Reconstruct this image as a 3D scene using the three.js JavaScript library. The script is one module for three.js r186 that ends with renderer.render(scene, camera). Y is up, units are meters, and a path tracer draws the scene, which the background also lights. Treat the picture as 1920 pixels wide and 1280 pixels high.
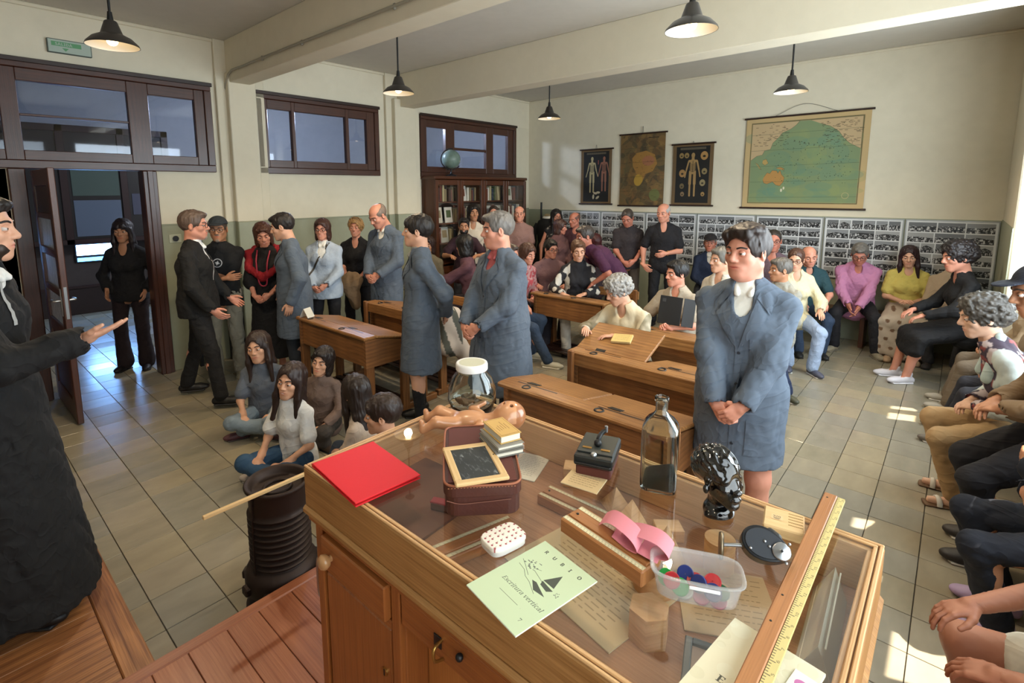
import * as THREE from 'three';
import { mergeGeometries, toCreasedNormals } from 'three/addons/utils/BufferGeometryUtils.js';
import { RoundedBoxGeometry } from 'three/addons/geometries/RoundedBoxGeometry.js';

// ---------------------------------------------------------------- camera, sky, sun, exposure
const scene = new THREE.Scene();
const camera = new THREE.PerspectiveCamera(66.9, 1.5, 0.05, 100);
camera.position.set(6.33, 1.97, 8.124);
camera.rotation.set(-0.14125, 0.73978, -0.0049, 'YXZ');
camera.setViewOffset(1920, 1280, 44.5, 144.9, 1920, 1280);
const renderer = new THREE.WebGLRenderer({ antialias: true });
renderer.toneMapping = THREE.LinearToneMapping;
renderer.toneMappingExposure = 0.82;
renderer.shadowMap.enabled = true;
scene.background = new THREE.Color(0.62, 0.8, 1.0);
scene.backgroundIntensity = 2.2;
const sun = new THREE.DirectionalLight(0xfff3e0, 30);
sun.position.set(7.1 + 4.5, 10, 4 - 1.8); sun.target.position.set(7.1, 0, 4);
sun.castShadow = true; sun.shadow.mapSize.set(4096, 4096);
Object.assign(sun.shadow.camera, { left: -8, right: 8, top: 8, bottom: -8, near: 0.5, far: 30 });
scene.add(sun, sun.target);
// daylight entering by the three windows of the right wall
function daylight(z0, z1, y0, y1, k) {
  const l = new THREE.RectAreaLight(new THREE.Color(0.78, 0.91, 1.0), k, z1 - z0, y1 - y0);
  l.position.set(7.04, (y0 + y1) / 2, (z0 + z1) / 2); l.lookAt(0, (y0 + y1) / 2, (z0 + z1) / 2); scene.add(l);
}
daylight(1.75, 3.45, 1.0, 2.95, 13);
daylight(3.95, 5.85, 1.0, 2.95, 11);
daylight(6.35, 8.6, 1.0, 2.95, 4.5);

// ---------------------------------------------------------------- helpers
let seed = 7;
const rnd = () => { seed = (seed * 1664525 + 1013904223) >>> 0; return seed / 4294967296; };
const rr = (a, b) => a + (b - a) * rnd();
const names = {};
const numbered = (n) => { const k = names[n] = (names[n] ?? -1) + 1; return k ? n + '_' + String(k).padStart(3, '0') : n; };
function shadowed(o) { o.castShadow = o.receiveShadow = true; return o; }
function mesh(name, geo, m, parent, label) {
  const o = shadowed(new THREE.Mesh(geo, m)); o.name = name;
  if (label) o.userData.label = label;
  if (parent) parent.add(o);
  return o;
}
function tag(o, label, category, group) { o.userData.label = label; o.userData.category = category; if (group) o.userData.group = group; return o; }
function thing(name, label, category, pos = [0, 0, 0], turn = 0, group) {
  const o = new THREE.Group(); o.name = numbered(name); o.position.set(...pos); o.rotation.y = turn; scene.add(o);
  return tag(o, label, category, group);
}
function struct(name, label) { const o = new THREE.Group(); o.name = name; o.userData.kind = 'structure'; if (label) o.userData.label = label; scene.add(o); return o; }
const lin = (hex) => new THREE.Color(hex);
// value noise
const P = new Uint8Array(512); { const p = [...Array(256).keys()]; for (let i = 255; i > 0; i--) { const j = Math.floor(rnd() * (i + 1)); [p[i], p[j]] = [p[j], p[i]]; } for (let i = 0; i < 512; i++) P[i] = p[i & 255]; }
function vn(x, y, z) {
  const xi = Math.floor(x), yi = Math.floor(y), zi = Math.floor(z); let u = x - xi, v = y - yi, w = z - zi;
  u = u * u * (3 - 2 * u); v = v * v * (3 - 2 * v); w = w * w * (3 - 2 * w);
  const X = xi & 255, Y = yi & 255, Z = zi & 255, h = (a, b, c) => P[P[P[(X + a) & 255] + ((Y + b) & 255)] + ((Z + c) & 255)] / 127.5 - 1;
  const l = (a, b, t) => a + (b - a) * t;
  return l(l(l(h(0, 0, 0), h(1, 0, 0), u), l(h(0, 1, 0), h(1, 1, 0), u), v), l(l(h(0, 0, 1), h(1, 0, 1), u), l(h(0, 1, 1), h(1, 1, 1), u), v), w);
}
// tileable 2d fbm
function tn(x, y, per, oct = 4) { let s = 0, a = 1, t = 0; for (let o = 0; o < oct; o++) { const p = per << o; const xx = x * p, yy = y * p; const x0 = Math.floor(xx), y0 = Math.floor(yy); let u = xx - x0, v = yy - y0; u = u * u * (3 - 2 * u); v = v * v * (3 - 2 * v); const h = (i, j) => P[P[(((x0 + i) % p + p) % p) & 255] + ((((y0 + j) % p + p) % p + o * 17) & 255)] / 127.5 - 1; s += a * ((h(0, 0) * (1 - u) + h(1, 0) * u) * (1 - v) + (h(0, 1) * (1 - u) + h(1, 1) * u) * v); t += a; a *= 0.5; } return s / t; }
function texture(w, h, fn, srgb = true) {
  const d = new Uint8Array(w * h * 4); const c = [0, 0, 0];
  for (let j = 0; j < h; j++) for (let i = 0; i < w; i++) { fn(i / w, j / h, c); const k = (j * w + i) * 4; d[k] = c[0]; d[k + 1] = c[1]; d[k + 2] = c[2]; d[k + 3] = 255; }
  const t = new THREE.DataTexture(d, w, h); t.wrapS = t.wrapT = THREE.RepeatWrapping; t.magFilter = THREE.LinearFilter; t.minFilter = THREE.LinearMipmapLinearFilter; t.generateMipmaps = true; if (srgb) t.colorSpace = THREE.SRGBColorSpace; t.needsUpdate = true; return t;
}
function canvas(w, h, draw) { const c = document.createElement('canvas'); c.width = w; c.height = h; draw(c.getContext('2d'), w, h); const t = new THREE.CanvasTexture(c); t.colorSpace = THREE.SRGBColorSpace; return t; }
const cl = (v) => v < 0 ? 0 : v > 255 ? 255 : v;
const mixc = (a, b, t, o) => { for (let k = 0; k < 3; k++) o[k] = cl(a[k] + (b[k] - a[k]) * t); };
function mat(color, rough = 0.7, extra = {}) { return new THREE.MeshStandardMaterial({ color, roughness: rough, ...extra }); }
function phys(color, rough, extra = {}) { return new THREE.MeshPhysicalMaterial({ color, roughness: rough, ...extra }); }
// wood: grain runs along u
function woodTex(dark, light, rings = 9, contrast = 1, size = 512) {
  return texture(size, size, (u, v, c) => {
    const w = tn(u, v, 2, 2) * 0.22 + tn(u, v, 5, 2) * 0.05, amp = 0.5 + 0.5 * tn(u, v, 3, 2);
    const r = Math.sin((v + w) * rings * 6.2832) * amp;
    const f = tn(u, (v * 14) % 1, 5, 3), fine = tn((u * 2) % 1, (v * 50) % 1, 8, 2), blot = tn(u, v, 2, 3);
    mixc(dark, light, 0.5 + contrast * (r * 0.16 + f * 0.34 + fine * 0.26 + blot * 0.25), c);
  });
}
const bumpWood = texture(512, 512, (u, v, c) => { c[0] = c[1] = c[2] = cl(128 + 60 * tn(u, (v * 24) % 1, 6, 3) + 30 * tn(u, v, 8, 3)); }, false);
const bumpFine = texture(256, 256, (u, v, c) => { c[0] = c[1] = c[2] = cl(128 + 110 * tn(u, v, 24, 3)); }, false);
const bumpCoarse = texture(512, 512, (u, v, c) => { c[0] = c[1] = c[2] = cl(128 + 90 * tn(u, v, 6, 6)); }, false);
const weave = texture(128, 128, (u, v, c) => { const a = Math.sin(u * 6.2832 * 32) * Math.sin(v * 6.2832 * 32); c[0] = c[1] = c[2] = cl(128 + 70 * a + 50 * tn(u, v, 16, 2)); }, false);
weave.repeat.set(6, 6);
const crease = texture(512, 512, (u, v, c) => { const q = (n) => { n = 1 - Math.abs(n); return n * n * n * n; }; const a = tn((u + v) % 1, (v * 2 - u + 2) % 1, 5, 2), b = tn((u * 2 - v + 1) % 1, (v + u) % 1, 7, 2), d = tn(u, v, 3, 3); c[0] = c[1] = c[2] = cl(90 + 70 * q(a) + 50 * q(b) + 50 * d); }, false); crease.repeat.set(2.2, 2.2);
function wood(dark, light, rough, o = {}) {
  const t = woodTex(dark, light, o.rings ?? 9, o.contrast ?? 1); t.repeat.set(o.rx ?? 1, o.ry ?? 2.2);
  const b = bumpWood.clone(); b.repeat.set(1, 3); b.needsUpdate = true;
  return new THREE.MeshPhysicalMaterial({ map: t, roughness: rough, bumpMap: b, bumpScale: o.bump ?? 0.0012, clearcoat: o.coat ?? 0, clearcoatRoughness: 0.25 });
}
const W = {
  frame: wood([46, 22, 14], [92, 48, 30], 0.4, { coat: 0.35, contrast: 0.7 }),
  frameDark: wood([26, 13, 9], [58, 30, 20], 0.42, { coat: 0.3, contrast: 0.7 }),
  school: wood([86, 52, 24], [158, 106, 58], 0.5, { coat: 0.15 }),
  schoolTop: wood([104, 66, 32], [182, 132, 78], 0.45, { coat: 0.2, contrast: 1.1 }),
  cabinet: wood([122, 66, 26], [176, 108, 54], 0.42, { coat: 0.3, contrast: 0.7 }),
  caseSide: wood([136, 92, 46], [190, 142, 86], 0.5, { contrast: 1 }),
  casePale: wood([178, 132, 84], [226, 184, 132], 0.5, { contrast: 0.7 }),
  caseFloor: wood([140, 94, 62], [186, 138, 98], 0.55, { contrast: 0.8 }),
  dais: wood([92, 52, 28], [176, 120, 72], 0.45, { rings: 5, coat: 0.2, contrast: 1.25, rx: 0.7, ry: 1.6 }),
  daisRed: wood([118, 62, 38], [168, 104, 70], 0.42, { rings: 4, coat: 0.25, contrast: 0.9, rx: 0.7, ry: 1.6 }),
  book: wood([58, 28, 14], [104, 56, 28], 0.4, { coat: 0.3, contrast: 0.7 }),
  pale: wood([196, 156, 100], [232, 200, 148], 0.55, { contrast: 0.6, ry: 5 }),
  box: wood([138, 86, 46], [184, 124, 72], 0.45, { contrast: 0.7, ry: 5 }),
};
// box with chamfered edges; uv in metres with the grain along its longest side
const boxCache = new Map();
function chamferBox(w, h, d, c = 0.004) {
  const key = [w, h, d, c].map((v) => v.toFixed(4)).join(); if (boxCache.has(key)) return boxCache.get(key);
  c = Math.min(c, w * 0.3, h * 0.3, d * 0.3);
  const H = [w / 2, h / 2, d / 2], pos = [], uv = [], nor = [];
  const L = [w, h, d], long = L.indexOf(Math.max(...L));
  const o1 = rnd() * 3, o2 = rnd() * 3;
  const push = (pts, n) => {
    const ax = Math.abs(n[0]) > Math.abs(n[1]) ? (Math.abs(n[0]) >= Math.abs(n[2]) ? 0 : 2) : (Math.abs(n[1]) >= Math.abs(n[2]) ? 1 : 2);
    let ua = (ax + 1) % 3, va = (ax + 2) % 3; if (va === long) [ua, va] = [va, ua];
    const e1 = [0, 1, 2].map((k) => pts[1][k] - pts[0][k]), e2 = [0, 1, 2].map((k) => pts[2][k] - pts[0][k]);
    const cr = [e1[1] * e2[2] - e1[2] * e2[1], e1[2] * e2[0] - e1[0] * e2[2], e1[0] * e2[1] - e1[1] * e2[0]];
    if (cr[0] * n[0] + cr[1] * n[1] + cr[2] * n[2] < 0) pts.reverse();
    for (let k = 1; k + 1 < pts.length; k++) for (const p of [pts[0], pts[k], pts[k + 1]]) { pos.push(...p); nor.push(...n); uv.push(p[ua] + o1, p[va] + o2 + ax * 0.37); }
  };
  for (let ax = 0; ax < 3; ax++) for (const s of [-1, 1]) {
    const b = (ax + 1) % 3, e = (ax + 2) % 3, q = [];
    for (const [i, j] of [[-1, -1], [1, -1], [1, 1], [-1, 1]]) { const p = [0, 0, 0]; p[ax] = s * H[ax]; p[b] = i * (H[b] - c); p[e] = j * (H[e] - c); q.push(p); }
    const n = [0, 0, 0]; n[ax] = s; push(q, n);
    for (const t of [-1, 1]) { // edge between ax and b
      const p = (f, g, m) => { const r = [0, 0, 0]; r[ax] = s * (H[ax] - (f ? c : 0)); r[b] = t * (H[b] - (g ? c : 0)); r[e] = m * (H[e] - c); return r; };
      const nn = [0, 0, 0]; nn[ax] = s * 0.7071; nn[b] = t * 0.7071; push([p(0, 1, -1), p(1, 0, -1), p(1, 0, 1), p(0, 1, 1)], nn);
    }
  }
  for (const a of [-1, 1]) for (const b of [-1, 1]) for (const e of [-1, 1]) push([[a * H[0], b * (H[1] - c), e * (H[2] - c)], [a * (H[0] - c), b * H[1], e * (H[2] - c)], [a * (H[0] - c), b * (H[1] - c), e * H[2]]], [a * 0.577, b * 0.577, e * 0.577]);
  const g = new THREE.BufferGeometry();
  g.setAttribute('position', new THREE.Float32BufferAttribute(pos, 3)); g.setAttribute('normal', new THREE.Float32BufferAttribute(nor, 3)); g.setAttribute('uv', new THREE.Float32BufferAttribute(uv, 2));
  boxCache.set(key, g); return g;
}
// a box part from min to max corner
function bx(name, x0, x1, y0, y1, z0, z1, m, parent, c, label) {
  const o = mesh(name, chamferBox(x1 - x0, y1 - y0, z1 - z0, c), m, parent, label); o.position.set((x0 + x1) / 2, (y0 + y1) / 2, (z0 + z1) / 2); return o;
}
function bc(name, w, h, d, x, y, z, m, parent, c, label) { const o = mesh(name, chamferBox(w, h, d, c), m, parent, label); o.position.set(x, y, z); return o; }
// projected uv (metres) for geometries that have none
function planarUV(g, s = 1) { const p = g.attributes.position, u = new Float32Array(p.count * 2); for (let i = 0; i < p.count; i++) { u[2 * i] = (p.getX(i) + p.getZ(i) * 0.73) * s; u[2 * i + 1] = (p.getY(i) + p.getZ(i) * 0.31) * s; } g.setAttribute('uv', new THREE.BufferAttribute(u, 2)); return g; }
function lathe(pts, seg = 40) { return new THREE.LatheGeometry(pts.map(([r, y]) => new THREE.Vector2(r, y)), seg); }
function tube(pts, r, seg = 24, rad = 8, closed = false) { return new THREE.TubeGeometry(new THREE.CatmullRomCurve3(pts.map((p) => new THREE.Vector3(...p)), closed), seg, r, rad, closed); }
function shapeGeo(pts, depth, bevel = 0, hole) { const s = new THREE.Shape(pts.map(([x, y]) => new THREE.Vector2(x, y))); if (hole) s.holes.push(new THREE.Path(hole.map(([x, y]) => new THREE.Vector2(x, y)))); return new THREE.ExtrudeGeometry(s, { depth, bevelEnabled: bevel > 0, bevelThickness: bevel, bevelSize: bevel, bevelSegments: 2, curveSegments: 12 }); }
const xf = (g, x = 0, y = 0, z = 0, rx = 0, ry = 0, rz = 0, s = 1) => { g = g.clone(); g.applyMatrix4(new THREE.Matrix4().compose(new THREE.Vector3(x, y, z), new THREE.Quaternion().setFromEuler(new THREE.Euler(rx, ry, rz)), Array.isArray(s) ? new THREE.Vector3(...s) : new THREE.Vector3(s, s, s))); return g; };
const merge = (gs) => mergeGeometries(gs.map((g) => { g = g.index ? g.toNonIndexed() : g.clone(); for (const k of Object.keys(g.attributes)) if (!['position', 'normal', 'uv'].includes(k)) g.deleteAttribute(k); if (!g.attributes.uv) planarUV(g); return g; }));
const M = {
  steel: mat(0xb8bcc0, 0.28, { metalness: 1 }), dullSteel: mat(0x8d9092, 0.45, { metalness: 0.9 }), brass: mat(0xb08a4a, 0.35, { metalness: 0.9 }),
  black: mat(0x101012, 0.45), glass: phys(0xffffff, 0.02, { transmission: 1, thickness: 0, ior: 1.5 }),
};
// ---------------------------------------------------------------- room shell
const plasterCol = (base, s, size = 512) => texture(size, size, (u, v, c) => { const n = tn(u, v, 3, 5), f = tn(u, v, 32, 2); for (let k = 0; k < 3; k++) c[k] = cl(base[k] + n * s + f * s * 0.4); });
function plaster(base, s = 7, rough = 0.85) { const t = plasterCol(base, s); t.repeat.set(0.4, 0.4); const b = bumpCoarse.clone(); b.repeat.set(1.2, 1.2); b.needsUpdate = true; return new THREE.MeshStandardMaterial({ map: t, roughness: rough, bumpMap: b, bumpScale: 0.0025 }); }
const wallM = plaster([224, 215, 192]), ceilM = plaster([206, 200, 188], 6), beamM = plaster([222, 212, 188], 5), dadoM = plaster([152, 155, 132], 9, 0.55), corM = plaster([168, 170, 176], 8), corLow = plaster([70, 62, 60], 6);
const CH = 3.65, ZF = 10.2, XR = 6.683, XW = 7.1;
const floorG = struct('floor');
bx('subfloor', -4.3, 7.5, -0.12, -0.009, -0.3, ZF + 0.2, mat(0x4a4338, 0.9), floorG, 0.001);
{ // cement tiles
  const tones = [[152, 141, 119], [147, 138, 117], [145, 138, 121], [156, 144, 119], [142, 136, 121], [150, 140, 120]];
  const mats = tones.map((t, i) => {
    const tx = texture(256, 256, (u, v, c) => { const n = tn(u, v, 2, 5), st = tn((u + i * 0.13) % 1, (v * 3) % 1, 3, 4); for (let k = 0; k < 3; k++) c[k] = cl(t[k] * (1 + 0.07 * n + 0.07 * st)); });
    tx.repeat.set(2.2, 2.2);
    return new THREE.MeshStandardMaterial({ map: tx, roughness: 0.2 + 0.025 * i });
  });
  const px = 0.25, pz = 0.262, geos = [0, 1, 2, 3].map((k) => { boxCache.clear(); return chamferBox(px - 0.004, 0.02, pz - 0.004, 0.0015); });
  const far = [], list = [];
  for (let i = -30; i < 18; i++) for (let j = -29; j < 10; j++) {
    const x = 3.08 + px * (i - 0.5), z = 7.57 + pz * (j + 0.5);
    if (x < -4.1 || x > 7.0 || z < 0 || z > ZF) continue;
    if (x < 0 && (z < 5.6 || z > 8.6)) continue;
    const dx = 6.33 - x, dz = 8.124 - z; list.push([x, z, Math.hypot(dx, dz), dx > -0.3 && z < 7.75 && !(x > 4.2 && z > 6.5)]);
  }
  list.sort((a, b) => (b[3] - a[3]) || (a[2] - b[2]));
  list.forEach(([x, z], n) => {
    const y = -0.01 + rr(-0.0005, 0.0005), g = geos[n % 4];
    if (n < 300) { const o = mesh('tile', g, mats[Math.floor(rnd() * 6)], floorG); o.position.set(x, y, z); } else far.push(xf(g, x, y, z));
  });
  const per = Math.ceil(far.length / 6), grp = new THREE.Group();
  const gs = [], geo = merge(far);
  geo.clearGroups(); const vt = far[0].attributes.position.count; let start = 0;
  far.forEach((f, k) => { geo.addGroup(start, vt, Math.floor(rnd() * 6)); start += vt; });
  const o = mesh('distant_tiles', geo, mats, floorG); o.userData.kind = 'stuff';
}
const ceil = struct('ceiling');
bx('plaster_slab', -0.2, 7.4, CH, CH + 0.15, -0.2, ZF + 0.2, ceilM, ceil, 0.001);
// walls
const wl = struct('wall_left');
const wz = [[5.31, 3.548], [2.772, 0.44]];
bx('plaster', -0.16, 0, 3.15, CH, -0.2, ZF, wallM, wl, 0.001);
bx('plaster', -0.16, 0, 2.19, 3.15, 5.31, 5.8, wallM, wl, 0.001);
bx('plaster', -0.16, 0, 2.19, 3.15, 2.772, 3.548, wallM, wl, 0.001);
bx('plaster', -0.16, 0, 2.19, 3.15, -0.2, 0.44, wallM, wl, 0.001);
bx('plaster', -0.16, 0, 2.19, 3.15, 8.6, ZF, wallM, wl, 0.001);
bx('plaster', -0.16, 0, 0, 2.19, -0.2, 6.41, wallM, wl, 0.001);
bx('plaster', -0.16, 0, 0, 2.19, 7.5, ZF, wallM, wl, 0.001);
bx('dado', 0, 0.008, 0.0, 1.62, 0, 6.4, dadoM, wl, 0.002);
bx('dado_bead', 0, 0.014, 1.612, 1.63, 0, 6.4, dadoM, wl, 0.004);
for (const [z0, z1] of [[5.2, 5.74], [2.8, 3.42]]) { // pilasters under the beams
  bx('pilaster', 0, 0.05, 1.625, CH, z0, z1, beamM, wl, 0.006); bx('pilaster', 0, 0.06, 0, 1.625, z0, z1, dadoM, wl, 0.006);
  bx('pilaster', 0, 0.13, 1.625, 3.3, z0 + 0.13, z1 - 0.1, beamM, wl, 0.008); bx('pilaster', 0, 0.14, 0, 1.625, z0 + 0.13, z1 - 0.1, dadoM, wl, 0.008);
}
const wb = struct('wall_back');
bx('plaster', -0.2, 7.4, 0, CH, -0.2, 0, wallM, wb, 0.001);
bx('dado', 0.0, XR, 0, 1.61, 0, 0.008, dadoM, wb, 0.002);
const wr = struct('wall_right');
bx('pier', XR, XW + 0.2, 0, CH, 0, 1.66, wallM, wr, 0.012);
bx('dado', XR - 0.008, XR, 0, 1.62, 0.01, 1.66, dadoM, wr, 0.002);
bx('plaster', XW, XW + 0.25, 0, 1.0, 1.66, ZF, wallM, wr, 0.004);
bx('plaster', XW, XW + 0.25, 2.95, CH, 1.66, ZF, wallM, wr, 0.004);
const wins = [[1.75, 3.45], [3.95, 5.85], [6.35, 8.6]];
for (const [a, b] of [[1.66, 1.75], [3.45, 3.95], [5.85, 6.35], [8.6, ZF]]) bx('plaster', XW, XW + 0.25, 1.0, 2.95, a, b, wallM, wr, 0.004);
const wf = struct('wall_front');
bx('plaster', -0.2, 7.4, 0, CH, ZF, ZF + 0.2, wallM, wf, 0.001);
// beams
const b1 = struct('trim_1', 'plastered ceiling beam nearest the door carrying a thin conduit');
bx('beam', 0, XW, 3.19, CH, 5.39, 5.62, beamM, b1, 0.006);
const b2 = struct('trim_2', 'plastered ceiling beam in the middle of the room');
bx('beam', 0, XW, 3.19, CH, 2.96, 3.22, beamM, b2, 0.006);
const b3 = struct('trim_3'); bx('cornice', 0, 0.03, CH - 0.035, CH, 0, ZF, beamM, b3, 0.008); bx('cornice', 0, XR, CH - 0.03, CH, 0, 0.03, beamM, b3, 0.008);
{ const g = thing('conduit_pipe', 'thin grey painted conduit clipped along the ceiling beam', 'pipe', [0, 0, 5.635]);
  mesh('pipe', tube([[0.02, 3.08, 0.0], [0.06, 3.16, 0.005], [0.17, 3.275, 0.006], [0.6, 3.295, 0.006], [3, 3.3, 0.006], [6.9, 3.31, 0.006]], 0.012, 60, 8), mat(0xa19a88, 0.5), g);
  for (const x of [1.0, 1.8, 3.15, 4.4]) bc('clip', 0.02, 0.045, 0.02, x, 3.298, 0.002, mat(0x9a9486, 0.5), g, 0.004); }
// right-hand windows with hanging curtains
const curt = new THREE.MeshPhysicalMaterial({ color: 0xf4f2ea, roughness: 1, transmission: 0.5, thickness: 0, bumpMap: weave, bumpScale: 0.0004, side: THREE.DoubleSide });
const gaps = [[[1.8, 1.93], [2.05, 2.2]], [[4.02, 4.17], [4.6, 4.66], [4.74, 4.93], [5.02, 5.32]], [[7.0, 7.06]]];
wins.forEach(([a, b], n) => {
  const w = struct('window_' + (n + 1)), X = XW + 0.16;
  for (const [y0, y1, z0, z1] of [[1.0, 1.07, a, b], [2.88, 2.95, a, b], [1.07, 2.88, a, a + 0.05], [1.07, 2.88, b - 0.05, b], [2.25, 2.3, a + 0.05, b - 0.05], [1.07, 2.88, (a + b) / 2 - 0.02, (a + b) / 2 + 0.02]]) bx('frame', X - 0.03, X + 0.03, y0, y1, z0, z1, mat(0xe8e6de, 0.5), w, 0.004);
  for (const [z0, z1] of [[a + 0.05, (a + b) / 2 - 0.02], [(a + b) / 2 + 0.02, b - 0.05]]) bx('pane', X - 0.002, X + 0.002, 1.07, 2.88, z0, z1, M.glass, w, 0.0005);
  let z = a; const spans = []; for (const [g0, g1] of gaps[n]) { spans.push([z, g0]); z = g1; } spans.push([z, b]);
  for (const [z0, z1] of spans) {
    if (z1 - z0 < 0.03) continue;
    const c = thing('window_curtain', ['white curtain panel hanging at the window by the back corner', 'white curtain panel hanging at the middle window', 'white curtain panel hanging at the window beside the teacher desk'][n], 'curtain', [XW + 0.06, 0, 0], 0, 'window curtains');
    const ns = Math.max(6, Math.round((z1 - z0) / 0.012)), g = new THREE.PlaneGeometry(z1 - z0, 2.0, ns, 4); g.rotateY(-Math.PI / 2); g.translate(0, 1.96, (z0 + z1) / 2);
    const p = g.attributes.position; for (let i = 0; i < p.count; i++) p.setX(i, 0.012 * Math.sin(p.getZ(i) * 55 + n) + 0.004 * Math.sin(p.getZ(i) * 23));
    g.computeVertexNormals(); mesh('cloth', g, curt, c); mesh('rod', xf(new THREE.CylinderGeometry(0.008, 0.008, z1 - z0, 8), 0, 2.965, (z0 + z1) / 2, Math.PI / 2), M.brass, c);
  }
});
// interior transoms
const dimGlass = phys(0xdfe4ee, 0.03, { transmission: 1, thickness: 0, ior: 1.5 });
function transom(n, z1, z0, panes, extra) { // z1 > z0, panes [za, zb, y0, y1]
  const w = struct('window_' + n), y0 = 2.19, y1 = 3.15, m = W.frame;
  bx('frame', -0.06, 0.05, y1 - 0.075, y1, z0, z1, m, w, 0.006); bx('frame', -0.06, 0.05, y0, y0 + 0.075, z0, z1, m, w, 0.006);
  bx('frame', -0.06, 0.05, y0 + 0.075, y1 - 0.075, z0, z0 + 0.075, m, w, 0.006); bx('frame', -0.06, 0.05, y0 + 0.075, y1 - 0.075, z1 - 0.075, z1, m, w, 0.006);
  bx('moulding', 0.05, 0.066, y1 - 0.03, y1 + 0.012, z0 - 0.012, z1 + 0.012, W.frameDark, w, 0.006);
  const ys = [y0 + 0.075, y1 - 0.075]; let prev = z1 - 0.075;
  const sorted = panes.filter((p) => !p[4]).sort((a, b) => b[1] - a[1]);
  for (const [za, zb, ya, yb] of sorted) { // bars around each light
    bx('sash_rail', -0.035, 0.03, ys[0], 2.355, zb - 0.001, za + 0.001, m, w, 0.005); bx('sash_rail', -0.035, 0.03, 2.965, ys[1], zb - 0.001, za + 0.001, m, w, 0.005);
    if (prev - za > 0.004) bx('sash_stile', -0.035, 0.032, ys[0], ys[1], za, prev, m, w, 0.005);
    prev = zb;
  }
  if (prev - (z0 + 0.075) > 0.004) bx('sash_stile', -0.035, 0.032, ys[0], ys[1], z0 + 0.075, prev, m, w, 0.005);
  for (const [za, zb] of sorted) bx('pane', -0.004, 0.0, 2.35, 2.97, zb, za, dimGlass, w, 0.0005);
  for (const [za, zb, ya, yb] of panes.filter((p) => p[4])) bx('glazing_bar', -0.02, 0.02, ya, yb, zb, za, m, w, 0.004);
  return w;
}
transom(4, 8.6, 5.8, [[8.42, 7.55], [7.425, 6.595], [6.41, 5.975], [7.425, 6.595, 2.66, 2.68, 1]]);
transom(5, 5.31, 3.548, [[5.165, 4.86], [4.815, 4.087], [4.037, 3.75]]);
transom(6, 2.772, 0.44, [[2.64, 2.235], [2.035, 1.26], [1.075, 0.67], [2.035, 1.26, 2.64, 2.68, 1]]);
// doorway frame
const df = struct('trim_4', 'dark wooden frame of the open doorway');
bx('jamb', -0.12, 0.06, 0, 2.19, 6.4, 6.53, W.frame, df, 0.008); bx('jamb_bead', 0.06, 0.075, 0, 2.19, 6.44, 6.49, W.frame, df, 0.006);
bx('jamb', -0.12, 0.06, 0, 2.19, 7.44, 7.56, W.frame, df, 0.008);
bx('jamb', -0.12, 0.05, 0, 2.19, 8.45, 8.6, W.frame, df, 0.008);
bx('panel', -0.05, 0.0, 0, 2.19, 7.56, 8.45, W.frameDark, df, 0.006);
// open door leaf, hinged on the far jamb and swung into the room
{
  const d = struct('door_1', 'dark wooden glazed door standing open'), z0 = 7.36, z1 = 7.405, X0 = 0.02, X1 = 0.93, m = W.frame;
  bx('stile', X0, X0 + 0.11, 0.01, 2.17, z0, z1, m, d, 0.005); bx('stile', X1 - 0.12, X1, 0.01, 2.17, z0, z1, m, d, 0.005);
  for (const [a, b] of [[2.03, 2.17], [1.75, 1.8], [1.43, 1.5], [1.1, 1.16], [0.72, 0.84], [0.01, 0.2]]) bx('rail', X0 + 0.11, X1 - 0.12, a, b, z0 + 0.002, z1 - 0.002, m, d, 0.005);
  bx('panel', X0 + 0.11, X1 - 0.12, 0.2, 0.72, z0 + 0.012, z1 - 0.012, W.frameDark, d, 0.004); bx('panel', X0 + 0.11, X1 - 0.12, 1.8, 2.03, z0 + 0.012, z1 - 0.012, W.frameDark, d, 0.004);
  const frost = phys(0xe6eef2, 0.35, { transmission: 0.85, thickness: 0, bumpMap: bumpFine, bumpScale: 0.004 });
  for (const [a, b] of [[0.84, 1.1], [1.16, 1.43], [1.5, 1.75]]) bx('pane', X0 + 0.11, X1 - 0.12, a, b, z0 + 0.018, z0 + 0.026, frost, d, 0.0006);
  for (const s of [-1, 1]) { const z = s > 0 ? z1 : z0; bx('handle_plate', X1 - 0.085, X1 - 0.045, 0.95, 1.18, s > 0 ? z : z - 0.006, s > 0 ? z + 0.006 : z, M.steel, d, 0.002); mesh('handle', tube([[X1 - 0.065, 1.08, z], [X1 - 0.065, 1.08, z + s * 0.045], [X1 - 0.09, 1.08, z + s * 0.052], [X1 - 0.19, 1.075, z + s * 0.05]], 0.009, 20, 8), M.steel, d); }
  bx('lock_plate', X1, X1 + 0.003, 0.93, 1.2, z0 + 0.012, z1 - 0.012, M.dullSteel, d, 0.001);
}
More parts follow.
